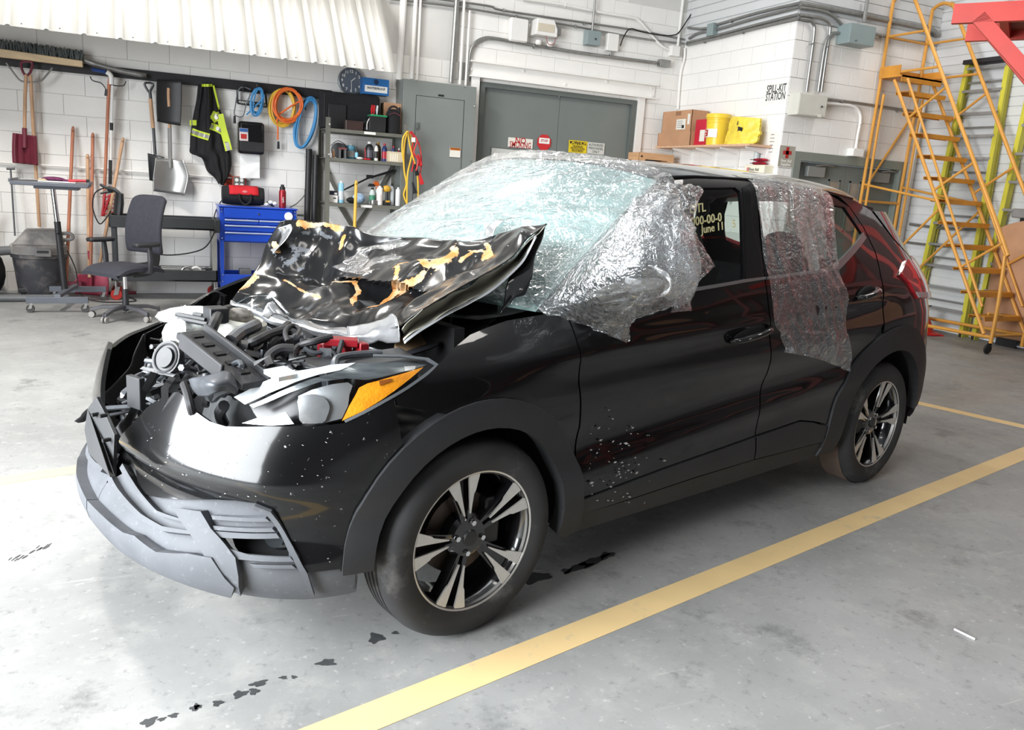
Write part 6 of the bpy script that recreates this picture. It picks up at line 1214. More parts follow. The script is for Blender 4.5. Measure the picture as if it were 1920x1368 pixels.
for k in (-1, 1):
    a0 = C0-f*.04+sd*.26*k; MB().tube([a0+ZX*.44-sd*.1*k, a0+ZX*.45+sd*.02*k, a0+ZX*.56+sd*.03*k, a0+f*.01+ZX*.68+sd*.03*k], [.02, .024, .026, .02], 8).make('arm_post', CHB, t)
    P = []
    for x in np.linspace(-1, 1, 9): P.append([a0+sd*.03*k+f*(.04+.125*x)+sd*.045*y*(1-.25*x*x)+ZX*(.70+.012*(1-abs(y))) for y in (-1, -.6, 0, .6, 1)])
    m = MB(); m.grid(P); o = m.make('armrest', CHB, t); q = o.modifiers.new('t', 'SOLIDIFY'); q.thickness = .03
MB().cyl(C0+ZX*.25, C0+ZX*.43, .02).make('gas_lift', CHROME, t); MB().cyl(C0+ZX*.1, C0+ZX*.27, .03, .024).make('lift_sleeve', CHB, t); MB().box(C0+ZX*.42, (.2, .16, .06), (f, sd, ZX)).make('mechanism', CHB, t, bevel=.012)
MB().lathe([(0, .13), (.04, .125), (.05, .09), (.0, .06)], C0, ZX, 16).make('hub', CHG, t)
for k in range(5):
    a = math.radians(20+72*k); d = UX*math.cos(a)+NX*math.sin(a); e = np.cross(ZX, d); m = MB(); m.prism([C0+d*.03+ZX*.12+e*.025, C0+d*.03+ZX*.12-e*.025, C0+d*.03+ZX*.08-e*.025, C0+d*.03+ZX*.08+e*.025][::-1], d*.001); vs = []
    for x, h, w in ((.03, .125, .026), (.2, .115, .022), (.30, .085, .018)): vs += [C0+d*x+ZX*h+e*w, C0+d*x+ZX*h-e*w, C0+d*x+ZX*(h-.03)-e*w, C0+d*x+ZX*(h-.03)+e*w]
    m = MB(); m.add(vs, [(i*4+j, i*4+(j+1) % 4, (i+1)*4+(j+1) % 4, (i+1)*4+j) for i in range(2) for j in range(4)]+[(3, 2, 1, 0), (8, 9, 10, 11)]); m.make('base_arm', CHG, t, bevel=.004); p = C0+d*.29
    for q in (-.016, .016): MB().lathe([(0, -.008), (.026, -.008), (.028, 0), (.026, .008), (0, .008)], p+e*q+ZX*.028, e, 16).make('caster_wheel', mat('caster_pale', s(150, 146, 142), .4, var=.1), t)
    MB().cyl(p+ZX*.03, p+ZX*.09, .012).make('caster_stem', CHB, t)
# black service cart
t = thing('service_cart', 'long black two tray service cart with red casters behind the office chair', 'cart', W(-.5, 6.3, 0)); cb = mat('cart_black', s(46, 48, 50), .45, var=.12)
for z, nm in ((.74, 'upper_tray'), (.20, 'lower_tray')):
    m = MB(); u0, u1, n0, n1 = -1.02, .0, 6.08, 6.48; hgt = .12
    m.wbox((u0+u1)/2, (n0+n1)/2, z+.01, (u1-u0, n1-n0, .02)); m.wbox((u0+u1)/2, n0+.01, z+hgt/2, (u1-u0, .02, hgt)); m.wbox((u0+u1)/2, n1-.01, z+hgt/2, (u1-u0, .02, hgt)); m.wbox(u0+.01, (n0+n1)/2, z+hgt/2, (.02, n1-n0, hgt)); m.wbox(u1-.01, (n0+n1)/2, z+hgt/2, (.02, n1-n0, hgt)); m.make(nm, cb, t, bevel=.004)
for u in (-.98, -.03):
    for n in (6.11, 6.45): MB().wbox(u, n, .50, (.045, .035, .48)).make('post', mat('post_silver', s(176, 176, 172), .35, .6, var=.06) if u > -.5 else cb, t, bevel=.004); caster(t, W(u, n, 0), .055, CASTRED); MB().cyl(W(u, n, .11), W(u, n, .2), .012).make('caster_stem', STEELG, t)
MB().wbox(.0, 6.28, .79, (.06, .42, .14)).make('end_cap', cb, t, bevel=.01)
t = thing('steel_rods', 'jumble of steel rods and pipe fittings in the lower tray of the service cart', 'rods', W(-.4, 6.25, .215))
for k in range(6): MB().tube([W(-.85+.06*k, 6.16+.04*k, .24+.015*k), W(-.2+.03*k, 6.2+.03*k, .26+.012*k)], .010, 7).make('rod', STEELG, t)
for k in range(3): MB().torus(W(-.3+.09*k, 6.2+.02*k, .29), nz(NX+ZX*.3*k), .05, .014).make('fitting', [STEELG, WHITEP, GREYM][k], t)
t = thing('tool_holster', 'black holster shaped tool caddy with a hooked bracket standing on the service cart', 'caddy', W(-.86, 6.25, .86)); p = PA(226, 380, .4)
MB().tube([PA(221, 402, .4), PA(223, 380, .4), PA(224, 362, .4)], [.07, .075, .06], 12, flat=.6).make('body', BLACKP, t); MB().tube(crom([PA(226, 366, .4), PA(215, 356, .4), PA(200, 352, .4), PA(187, 345, .4)], 4), [.045]*8+[.03]*4+[.012], 8, flat=.5).make('hook', GUN, t); MB().tube([PA(212, 358, .4), PA(196, 360, .4), PA(188, 363, .4)], [.02, .014, .01], 6).make('prong', GUN, t)
MB().tube(crom([PA(196, 352, .38), PA(178, 362, .38), PA(174, 390, .38), PA(186, 419, .38), PA(198, 410, .38), PA(208, 395, .38)], 5), .006, 7).make('wire_loop', RUBBER, t)
MB().tube(crom([W(-.02, 6.05, .75), W(-.15, 6.04, .55), W(-.5, 6.03, .48), W(-.75, 6.05, .55)], 6), .007, 7).make('hanging_cable', RUBBER, label='black cable drooping between the trays of the service cart', cat='cable')
# blue tool chest cart
t = thing('tool_chest', 'blue metal tool chest on legs with silver drawer pulls', 'tool chest', W(.43, 6.35, 0)); u0, u1, nf, nb = .03, .83, 6.14, 6.56; zt = .99
m = MB(); m.wbox((u0+u1)/2, (nf+nb)/2+.01, (zt+.62)/2, (u1-u0, nb-nf-.02, zt-.62)); m.make('chest_body', BLUEM, t, bevel=.005)
MB().wbox((u0+u1)/2, (nf+nb)/2, zt+.006, (u1-u0+.02, nb-nf+.02, .014)).make('lid', BLUEM, t, bevel=.004)
for i, (z0, z1, sp) in enumerate(((.875, .985, 1), (.815, .87, 2), (.74, .81, 1), (.63, .735, 1))):
    for k in range(sp):
        w = (u1-u0-.09)/sp; uc = u0+.045+w*(k+.5); d = MB().wbox(uc, nf+.006, (z0+z1)/2, (w-.006, .018, z1-z0-.006)).make('drawer', BLUEM, t, bevel=.003)
        if i: MB().wbox(uc, nf-.008, z1-.014, (w-.01, .014, .014)).make('drawer_pull', ALSTRIP, d, bevel=.003)
MB().lathe([(0, 0), (.012, 0), (.01, .006), (0, .006)], W(.43, nf-.004, .93), -NX, 14).make('lock', CHROME, t); MB().lathe([(0, 0), (.045, 0), (.045, .002), (0, .002)], W(.74, nf-.004, .92), -NX, 16).make('round_sticker', WHITEP, t)
for u in (u0+.02, u1-.02):
    for n in (nf+.02, nb-.02): MB().wbox(u, n, .36, (.04, .04, .56)).make('leg', BLUEM, t, bevel=.003); caster(t, W(u, n, 0), .04)
    for z in (.97, .94, .66, .27, .2): MB().ball(W(u, nf-.003, z), .008, 6).make('rivet', CHROME, t)
m = MB(); m.wbox((u0+u1)/2, (nf+nb)/2, .15, (u1-u0-.02, nb-nf-.02, .02)); m.wbox((u0+u1)/2, nf+.012, .21, (u1-u0-.06, .02, .13)); m.wbox((u0+u1)/2, nb-.012, .21, (u1-u0-.06, .02, .13)); m.make('lower_shelf', BLUEM, t, bevel=.004)
MB().tube([W(.86, 6.3, .93), W(.93, 6.3, .93)], .012, 8).make('side_hook', GUN, t)
t = thing('grey_charger', 'small grey metal box on the bottom shelf of the blue tool chest', 'box', W(.30, 6.3, .16)); MB().wbox(.30, 6.3, .24, (.12, .14, .16)).make('housing', GREYM, t, bevel=.006); MB().wbox(.30, 6.228, .25, (.09, .006, .05)).make('front_plate', STEELG, t)
t = thing('tool_bag', 'black and red tool bag sitting on the blue tool chest', 'bag', W(.28, 6.35, 1.003)); P = []
for x in np.linspace(-1, 1, 13):
    w = .215*x; P.append([W(.29+w, 6.35, 1.005)+NX*(.115*math.cos(a)*(1-.12*abs(x)**3))+ZX*max(0, (.115+.105*math.sin(a)*(1-.14*abs(x)**4)-.01)) for a in np.linspace(0, 2*math.pi, 20)])
m = MB(); m.grid(P); m.add(P[0][:-1], [tuple(range(19))]); m.add(P[-1][:-1], [tuple(range(18, -1, -1))]); m.make('bag_body', BLKF, t)
REDF = mat('red_fabric', s(196, 28, 40), .85, var=.15)
m = MB(); m.grid([[W(.29+x, 6.35-.119*math.cos(a), 1.11+.113*math.sin(a)*(1 if abs(x) < .1 else .97)) for a in (1.25, 1.0, .75, .5, .28, .1)] for x in (-.15, -.1, -.05, 0, .05, .1, .15)]); o = m.make('red_panel', REDF, t); o.modifiers.new('t', 'SOLIDIFY').thickness = .004
MB().tube(crom([W(.24, 6.225, 1.13), W(.25, 6.21, 1.06), W(.30, 6.205, 1.02), W(.35, 6.21, 1.06), W(.36, 6.225, 1.13)], 4), .011, 7).make('strap_handle', BLKF, t); MB().ball(W(.30, 6.235, 1.155), (.028, .006, .015), 10, (UX, NX, ZX)).make('badge', mat('badge_pink', s(206, 120, 120), .5), t)
MB().tube([W(.14, 6.3, 1.205), W(.44, 6.3, 1.205)], .006, 6).make('zip', DARKM, t)
t = thing('insulated_bottle', 'dark red insulated water bottle on the blue tool chest', 'bottle', W(.70, 6.3, 1.003)); MB().lathe([(0, 0), (.036, 0), (.038, .01), (.038, .17), (.032, .19), (.028, .195)], W(.70, 6.3, 1.003), n=22).make('flask', mat('bottle_red', s(150, 34, 44), .35, .3, var=.05), t); MB().lathe([(.029, 0), (.029, .03), (.018, .035), (.018, .055), (0, .058)], W(.70, 6.3, 1.197), n=18).make('cap', BLACKP, t)
text('hydro', W(.70, 6.261, 1.09), ZX, -UX, .018, WHITEP, t)
t = thing('work_gloves', 'bunched black and white gloves beside the red bottle', 'glove', W(.57, 6.32, 1.003))
for k in range(5): MB().ball(W(.53+.022*k, 6.3+.012*(k % 2), 1.03+.012*(k % 3)), (.03, .025, .022), 10).make('glove_fold', BLKF if k % 2 else WHITEP, t)
MB().tube(crom([W(.80, 6.4, 1.01), W(.9, 6.5, 1.06), W(1.02, 6.58, 1.2), W(1.06, 6.6, 1.4)], 5), .006, 6).make('grey_cable', mat('cord_grey', s(110, 114, 116), .5), label='grey cord running from the tool chest up to the black tubes', cat='cord')
# two black tubes beside the shelving
for i, (u, lb) in enumerate(((1.0, 'left of two tall black tubes beside the grey shelving'), (1.08, 'right of two tall black tubes beside the grey shelving'))):
    t = thing('black_tube', lb, 'tube', W(u, 6.5, 0)); MB().tube([W(u-.02, 6.45, 0), W(u+.03, 6.56, 1.66-.06*i)], .036, 14).make('tube', BLACKP, t); MB().torus(W(u, 6.49, .86), ZX, .04, .008).make('strap', RUBBER, t)
# shelving unit
t = thing('shelving_unit', 'grey steel shelving unit crowded with bottles and boxes', 'shelf', W(1.59, 6.38, 0)); u0, u1, nf, nb = 1.14, 2.05, 6.14, 6.6
for u in (u0, u1):
    for n in (nf, nb):
        sg = 1 if u == u0 else -1; sn = 1 if n == nf else -1; m = MB(); m.wbox(u+sg*.02, n, 1.0, (.045, .004, 2.0)); m.wbox(u, n+sn*.02, 1.0, (.004, .045, 2.0)); m.make('upright', RACK, t, smooth=False)
for z in (1.885, 1.575, 1.085, .5): m = MB(); m.wbox((u0+u1)/2, (nf+nb)/2, z, (u1-u0-.01, nb-nf-.01, .006)); m.wbox((u0+u1)/2, nf+.002, z-.016, (u1-u0-.01, .004, .036)); m.wbox((u0+u1)/2, nb-.002, z-.016, (u1-u0-.01, .004, .036)); m.make('shelf_board', RACK, t, smooth=False)
for a, b in (((u0+.03, 1.55), (1.42, 1.1)), ((u1-.03, 1.55), (1.78, 1.1)), ((1.38, 1.06), (1.75, .5)), ((1.75, 1.06), (1.38, .5))): MB().box(W((a[0]+b[0])/2, nb-.01, (a[1]+b[1])/2), (.04, .004, math.hypot(a[0]-b[0], a[1]-b[1])), (nz(UX*(b[1]-a[1])-ZX*(b[0]-a[0])), NX, nz(UX*(b[0]-a[0])+ZX*(b[1]-a[1])))).make('cross_brace', RACK, t, smooth=False)
for u, z in ((1.62, 1.87), (1.60, 1.07)): MB().wbox(u, nf-.003, z, (.13, .002, .028)).make('shelf_label', WHITEP, t)
for z in (1.92, 1.6): MB().ball(W(u0+.03, nf-.006, z), .014, 8).make('bolt', CHROME, t)
def on(px, z, off=.38): return PA(px[0], px[1], off)@UX
def bottle(label, uu, z, h, r, body, cap, band=None, nm='bottle', neck=.35, n=6.3, caph=.12):
    t = thing(nm, label, nm.split('_')[-1], W(uu, n, z)); b = W(uu, n, z)
    MB().lathe([(0, 0), (r*.95, 0), (r, .01), (r, h*(1-neck)), (r*.85, h*(1-neck*.7)), (r*.4, h*(1-caph)), (r*.4, h*(1-caph*.9))], b, n=18).make('container', body, t); MB().lathe([(r*.48, h*(1-caph)), (r*.48, h), (0, h)], b, n=14).make('cap', cap, t)
    if band: m = MB(); m.lathe([(r*1.015, h*.15), (r*1.015, h*.55)], b, n=18); m.f = [f for f in m.f if len(f) == 4]; m.m = [0]*len(m.f); m.make('label', band, t)
    return t
def can(label, uu, z, h, r, body, top, band=None, n=6.3, nm='spray_can'): return bottle(label, uu, z, h, r, body, top, band, nm, .12, n, .1)
P_ = lambda nme, c, **k: mat(nme, s(*c), k.pop('r', .4), var=k.pop('v', .08), **k)
s1, s2, s3 = 1.89, 1.58, 1.09
t = thing('storage_case', 'large black soft case standing on the top shelf below the clock', 'case', W(1.47, 6.45, s1)); MB().wbox(1.46, 6.47, s1+.205, (.66, .2, .40)).make('case_body', BLKF, t, bevel=.03); MB().wbox(1.30, 6.36, s1+.14, (.2, .02, .26)).make('front_pocket', BLACKP, t, bevel=.006); MB().tube([W(1.16, 6.37, s1+.02), W(1.16, 6.37, s1+.38)], .006, 6).make('zip', DARKM, t)
t = thing('wooden_tray', 'small dark brown box with a steel edge on the top shelf', 'box', W(1.45, 6.26, s1)); MB().wbox(1.46, 6.26, s1+.05, (.19, .15, .10)).make('box_body', P_('dark_brown', (62, 46, 42)), t, bevel=.003); MB().wbox(1.363, 6.185, s1+.05, (.008, .008, .1)).make('edge', STEELG, t)
t = thing('car_battery', 'black battery with a green top and red clamp handles on the top shelf', 'battery', W(1.72, 6.26, s1)); MB().wbox(1.715, 6.26, s1+.085, (.19, .17, .17)).make('case', BLACKP, t, bevel=.006); MB().wbox(1.73, 6.26, s1+.178, (.19, .16, .02)).make('green_lid', P_('green_lid', (40, 150, 96)), t, bevel=.004)
for k, c in ((-.06, 'clamp_red'), (-.035, 'clamp_red'), (.0, 'clamp_clear')): MB().tube([W(1.72+k, 6.24, s1+.19), W(1.72+k, 6.24, s1+.24), W(1.725+k, 6.24, s1+.29)], [.006, .013, .010], 8).make('clamp_handle', P_(c, (196, 30, 36) if c == 'clamp_red' else (220, 222, 222)), t)
MB().tube(crom([W(1.6, 6.2, s1+.02), W(1.6, 6.18, s1+.1), W(1.66, 6.2, s1+.19)], 4), .005, 6).make('lead', WHITEP, t)
t = thing('charger_unit', 'small dark charger unit between wooden box and battery', 'charger', W(1.60, 6.28, s1)); MB().wbox(1.605, 6.29, s1+.06, (.06, .1, .12)).make('housing', DARKM, t, bevel=.004); MB().wbox(1.605, 6.238, s1+.03, (.05, .004, .03)).make('front_panel', GREYM, t)
t = thing('cardboard_box', 'plain brown cardboard box standing at the right end of the top shelf', 'box', W(1.95, 6.5, s1)); MB().wbox(1.95, 6.49, s1+.175, (.21, .16, .35)).make('carton', CARD, t, bevel=.003); MB().wbox(2.03, 6.409, s1+.26, (.02, .002, .1)).make('printed_marks', INKB, t)
t = thing('backpack', 'black backpack with a rounded top handle on the top shelf', 'bag', W(1.92, 6.27, s1)); P = []
for h in np.linspace(0, 1, 9): w = .085*(1-.25*max(0, h-.55)**2*4); P.append([W(1.915, 6.27, s1+.27*h)+UX*w*math.cos(a)*(1 if h < .95 else .6)+NX*.07*math.sin(a)*(1 if h < .95 else .6) for a in np.linspace(0, 2*math.pi, 17)])
m = MB(); m.grid(P); m.add(P[-1][:-1], [tuple(range(16))]); m.make('bag_body', BLKF, t); MB().torus(W(1.915, 6.25, s1+.24), NX, .06, .012, 20, 7).make('handle', BLACKP, t); MB().tube(crom([W(1.85, 6.195, s1+.2), W(1.91, 6.19, s1+.225), W(1.98, 6.195, s1+.2)], 4), .004, 5).make('zip', P_('zip_red', (120, 60, 74)), t)
t = thing('blue_carton', 'blue and white carton lying on top of the black case beside the clock', 'box', W(1.74, 6.47, s1+.41)); bx = W(1.74, 6.46, s1+.505); BLB = P_('carton_blue', (38, 104, 168)); MB().box(bx, (.30, .15, .175), (UX, NX, ZX)).make('carton', BLB, t, bevel=.002); MB().box(bx-NX*.0765-ZX*.028, (.26, .002, .07), (UX, NX, ZX)).make('white_band', WHITEP, t); text('WATERPROOF', bx-NX*.079-ZX*.022, UX, ZX, .026, INKB, t, squash=.85)
MB().ball(bx-NX*.076+ZX*.05, (.03, .003, .03), 10, (UX, NX, ZX)).make('emblem', P_('emblem_navy', (24, 48, 84)), t)
# middle shelf
t = thing('cable_reel', 'black round cable reel with a wire handle at the left of the middle shelf', 'reel', W(1.32, 6.35, s2)); MB().lathe([(0, -.06), (.085, -.06), (.085, -.05), (.05, -.045), (.05, .045), (.085, .05), (.085, .06), (0, .06)], W(1.34, 6.4, s2+.085), UX*.4+NX, 24).make('drum', BLACKP, t); MB().tube(crom([W(1.24, 6.4, s2+.13), W(1.32, 6.38, s2+.19), W(1.43, 6.4, s2+.14)], 5), .004, 6).make('wire_handle', DARKM, t)
t = thing('clamp_block', 'grey and red clamp block in front of the cable reel', 'clamp', W(1.33, 6.25, s2)); m = MB(); m.wbox(1.31, 6.25, s2+.05, (.02, .05, .10)); m.wbox(1.37, 6.25, s2+.05, (.02, .05, .10)); m.make('jaws', GREYM, t); MB().wbox(1.34, 6.25, s2+.105, (.09, .055, .02)).make('clamp_bar', P_('brown_red', (120, 70, 70)), t)
bottle('small tan bottle at the left end of the middle shelf', 1.24, s2, .09, .016, P_('tan_plastic', (196, 150, 116)), WHITEP, n=6.24)
can('pale blue wipes tub on the middle shelf', 1.475, s2, .165, .05, P_('tub_blue', (120, 190, 216)), WHITEP, WHITEP, n=6.42, nm='wipes_tub')
bottle('slim dark bottle with blue label before the wipes tub', 1.50, s2, .135, .018, BLACKP, BLACKP, P_('label_blue', (130, 196, 226)), n=6.24)
bottle('large black oil bottle on the middle shelf', 1.66, s2, .205, .048, P_('oil_black', (40, 40, 44), v=.05), WHITEP, P_('label_grey', (84, 84, 92)), n=6.3)
bottle('narrow white and black bottle right of the black oil bottle', 1.73, s2, .19, .022, WHITEP, BLACKP, P_('label_black', (40, 38, 38)), n=6.26)
bottle('brown bottle with a yellow funnel cap on the middle shelf', 1.785, s2, .21, .036, P_('amber_brown', (76, 56, 38)), P_('cap_yellow', (196, 150, 50)), n=6.4)
bottle('red topped blue additive bottle on the middle shelf', 1.835, s2, .20, .03, P_('bottle_bluedark', (44, 56, 110)), P_('cap_red', (186, 34, 44)), P_('label_red', (170, 40, 56)), n=6.3)
t = thing('open_carton', 'open cream carton holding small bottles on the middle shelf', 'box', W(1.95, 6.27, s2)); m = MB(); 
for du, dn, su, sn in ((0, -.07, .2, .004), (0, .07, .2, .004), (-.1, 0, .004, .14), (.1, 0, .004, .14)): m.wbox(1.955+du, 6.27+dn, s2+.06, (su, sn, .11))
m.wbox(1.955, 6.27, s2+.003, (.2, .14, .006)); m.make('carton', P_('carton_cream', (214, 200, 172)), t); 
for k in range(4): MB().wbox(1.885+.025*k, 6.197, s2+.05, (.012, .002, .09)).make('printed_stripe', P_('stripe_white', (236, 232, 222)), t)
bottle('red capped blue bottle standing in the cream carton', 1.93, s2+.008, .17, .022, MATS['bottle_bluedark'], MATS['cap_red'], n=6.27); bottle('dark red bottle standing right in the cream carton', 2.0, s2+.008, .15, .02, P_('bottle_maroon', (120, 40, 50)), WHITEP, n=6.28)
MB().ball(W(1.52, 6.165, s2+.012), (.045, .02, .014), 10).make('white_rag', WHITEP, label='small white rag hanging over the edge of the middle shelf', cat='rag'); t = thing('red_clip', 'flat red plastic clip on the middle shelf before the oil bottle', 'clip', W(1.6, 6.2, s2)); MB().wbox(1.6, 6.2, s2+.009, (.09, .04, .016)).make('clip_body', P_('cap_red', (186, 34, 44)), t, bevel=.004); MB().tube([W(1.6, 6.24, s2+.01), W(1.6, 6.26, s2+.13)], .005, 6).make('clip_rod', MATS['cap_red'], t)
# lower shelf
t = thing('small_carton', 'small white carton at the left of the lower shelf', 'box', W(1.24, 6.26, s3)); MB().wbox(1.24, 6.26, s3+.04, (.1, .1, .08)).make('carton', WHITEP, t, bevel=.002); MB().wbox(1.255, 6.208, s3+.05, (.03, .002, .012)).make('print', INKB, t)
t = thing('small_carton', 'dark flat carton stacked on the small white carton', 'box', W(1.24, 6.28, s3+.083)); MB().wbox(1.235, 6.28, s3+.105, (.11, .1, .044)).make('carton', P_('navy', (44, 46, 66)), t, bevel=.002); MB().wbox(1.27, 6.229, s3+.10, (.03, .002, .02)).make('print', WHITEP, t)
can('tall pale blue spray can on the lower shelf', 1.335, s3, .24, .034, P_('can_paleblue', (142, 196, 220)), WHITEP, P_('can_band', (206, 214, 222)), n=6.26)
t = thing('cloth_bag', 'crumpled blue and white plastic bag on the lower shelf', 'bag', W(1.56, 6.3, s3)); MB().ball(W(1.55, 6.3, s3+.06), (.08, .05, .06), 12).make('bag_body', mat('bag_mix', s(160, 186, 216), .5, var=.5, scale=30), t); MB().ball(W(1.47, 6.3, s3+.035), (.07, .05, .035), 10).make('dark_bundle', BLKF, t)
can('roll of silver tape on the lower shelf edge', 1.70, s3, .055, .042, STEELG, STEELG, n=6.22, nm='tape_roll')
t = bottle('trigger spray bottle with a green label on the lower shelf', 1.715, s3, .19, .036, P_('spray_clear', (206, 216, 214)), BLACKP, P_('label_green', (76, 150, 120)), n=6.33, nm='spray_bottle'); MB().box(W(1.70, 6.33, s3+.215), (.09, .022, .035), (UX, NX, ZX), .6).make('trigger', BLACKP, t, bevel=.005)
can('white aerosol can in front of the orange nozzle', 1.775, s3, .215, .034, WHITEP, WHITEP, P_('can_label', (224, 214, 210)), n=6.23)
t = bottle('clear spray bottle with an orange trigger on the lower shelf', 1.775, s3, .2, .034, P_('spray_clear', (206, 216, 214)), P_('orange', (226, 110, 40)), n=6.36, nm='spray_bottle'); MB().box(W(1.765, 6.36, s3+.235), (.09, .035, .055), (UX, NX, ZX), .6).make('trigger', MATS['orange'], t, bevel=.01)
t = thing('cordless_drill', 'yellow and black cordless drill standing on the lower shelf', 'drill', W(1.865, 6.25, s3)); YB = P_('drill_yellow', (206, 160, 50)); MB().wbox(1.865, 6.25, s3+.028, (.07, .085, .05)).make('battery', BLACKP, t, bevel=.006); MB().wbox(1.865, 6.209, s3+.045, (.05, .006, .02)).make('battery_badge', YB, t); MB().tube([W(1.865, 6.25, s3+.05), W(1.865, 6.25, s3+.16)], .02, 10).make('grip', BLACKP, t); MB().ball(W(1.86, 6.25, s3+.185), (.05, .03, .04), 14, (UX, NX, ZX)).make('motor_housing', YB, t); MB().tube([W(1.82, 6.25, s3+.19), W(1.79, 6.25, s3+.19)], [.018, .008], 10).make('chuck', DARKM, t)
bottle('clear plastic bottle with black cap right of the drill', 1.935, s3, .25, .03, P_('clear_bottle', (196, 200, 202)), BLACKP, n=6.3); bottle('white squeeze bottle at the right end of the lower shelf', 1.995, s3, .21, .03, P_('bottle_pale', (222, 222, 224)), WHITEP, n=6.24, neck=.15)
t = thing('ice_scraper', 'long black ice scraper brush lying diagonally behind the lower shelf bottles', 'scraper', W(1.7, 6.5, s3+.2)); MB().tube([W(1.42, 6.5, s3+.14), W(1.70, 6.5, s3+.29), W(2.02, 6.5, s3+.40)], [.009, .011, .017], 8).make('shaft', BLACKP, t); MB().box(W(1.72, 6.49, s3+.31), (.08, .03, .04), (UX, NX, ZX)).make('brush_head', BLACKP, t)
t = leaner('yellow wooden stick standing in front of the grey shelving', (668, 338), (660, 560), mat('yellow_stick', s(222, 176, 72), .5, var=.08), r=.018, o0=.56, o1=.62, nm='wooden_stick')
# cords on the right end of the shelving
def hang(label, nm, mt, pls, r, extra=()):
    t = thing(nm, label, 'cord', PA(772, 300, .5))
    for i, pl in enumerate(pls): MB().tube(crom([PA(u, v, .52+.03*((i*7) % 3)) for u, v in pl], 5), r, 7).make('cord_strand', mt, t)
    return t
t = hang('yellow extension cord hanging in long loops from the shelving end', 'extension_cord', YEC, ([(766, 246), (760, 262), (757, 290), (758, 320), (762, 345), (757, 365), (764, 384)], [(764, 246), (769, 275), (776, 300), (783, 330), (784, 380)], [(764, 246), (756, 258), (754, 280), (756, 300)], [(768, 250), (774, 275), (770, 300), (764, 330), (763, 383)]), .010)
t = hang('red jumper cables with clamps tangled on the shelving end', 'jumper_cables', mat('cord_red', s(196, 44, 48), .45, var=.1), ([(770, 246), (780, 258), (788, 280), (790, 310), (785, 335)], [(772, 246), (776, 262), (772, 280), (776, 300), (772, 322)], [(768, 248), (782, 262), (776, 285), (784, 300), (780, 320)]), .009)
for u, v, c in ((786, 300, 'cord_red'), (780, 318, 'engine_black'), (789, 335, 'cord_red'), (776, 352, 'engine_dark')): p = PA(u, v, .56); MB().box(p, (.05, .02, .13), (nz(UX+ZX*.3), NX, nz(ZX-UX*.3)), .5).make('jumper_clamp', MATS[c], t, bevel=.004)
MB().box(PA(775, 262, .58), (.04, .02, .05), (UX, NX, ZX)).make('tag', WHITEP, t)

# shop vacuum and the things beside it
VAC = mat('vacuum_black', s(62, 62, 66), .55, var=.3, scale=5, dirt=(s(128, 120, 116), 5, .52, .75)); VACG = mat('vacuum_grey', s(128, 124, 122), .5, var=.15, dirt=(s(170, 164, 156), 6, .5, .7))
vu, vn = -1.66, 6.28; t = thing('shop_vacuum', 'dusty black and grey shop vacuum standing by the back wall', 'vacuum', W(vu, vn, 0)); o_ = W(vu, vn, 0)
MB().lathe([(0, .05), (.19, .05), (.205, .09), (.235, .40), (.25, .41), (.25, .44), (.24, .445)], o_, n=32).make('tank', VAC, t); MB().lathe([(.25, .445), (.25, .52), (.235, .535), (0, .54)], o_, n=32).make('head_ring', VACG, t)
m = MB(); lo = [W(vu-.22, vn-.17, .53), W(vu+.22, vn-.17, .53), W(vu+.22, vn+.17, .53), W(vu-.22, vn+.17, .53)]; hi2 = [W(vu-.10, vn-.09, .68), W(vu+.19, vn-.09, .69), W(vu+.19, vn+.12, .69), W(vu-.10, vn+.12, .68)]; m.add(lo+hi2, [(4, 5, 6, 7), (0, 1, 5, 4), (1, 2, 6, 5), (2, 3, 7, 6), (3, 0, 4, 7), (3, 2, 1, 0)]); m.make('motor_cover', VACG, t, bevel=.02)
MB().wbox(vu+.06, vn-.262, .475, (.14, .035, .075)).make('latch', VACG, t, bevel=.006); MB().wbox(vu+.06, vn-.281, .485, (.10, .006, .025)).make('latch_slot', BLACKP, t); MB().tube(crom([W(vu+.16, vn, .64), W(vu+.28, vn-.03, .65), W(vu+.30, vn-.03, .60), W(vu+.2, vn-.03, .58)], 4), .018, 8).make('side_handle', VACG, t)
MB().tube([W(vu-.24, vn-.05, .47), W(vu-.42, vn-.12, .46)], .045, 14).make('hose_port', GREYM, t)
for a in (.6, 2.3, 3.9, 5.5): p = o_+UX*.2*math.cos(a)+NX*.2*math.sin(a); caster(t, p, .03, BLACKP, BLACKP); MB().box(p+ZX*.09, (.08, .06, .05), (UX, NX, ZX)).make('caster_mount', BLACKP, t, bevel=.01)
MB().tube(crom([W(vu+.25, vn-.05, .48), W(vu+.32, vn-.1, .3), W(vu+.36, vn-.2, .06), W(vu+.55, vn-.35, .01), W(vu+.85, vn-.3, .01), W(vu+.8, vn-.05, .01)], 6), .006, 7).make('power_cord', RUBBER, t)
t = thing('duffel_bag', 'black sagging bag on the floor at the far left edge', 'bag', W(-2.12, 6.3, 0)); MB().ball(W(-2.13, 6.3, .25), (.17, .2, .25), 16, (UX, NX, ZX)).make('bag_body', BLKF, t); MB().tube([W(-2.25, 6.35, .45), W(-2.08, 6.45, .80)], .03, 8).make('handle_tube', GUN, t)
MB().tube([W(-2.3, 5.98, .035), W(-1.4, 6.02, .035)], .035, 10).make('floor_pipe', GREYM, label='grey pipe lying on the floor in front of the shop vacuum', cat='pipe')
MB().tube([W(-1.28, 6.48, .02), W(-.8, 6.5, .02)], .018, 8).make('red_bar', MAROON, label='dark red bar lying on the floor against the wall', cat='bar')
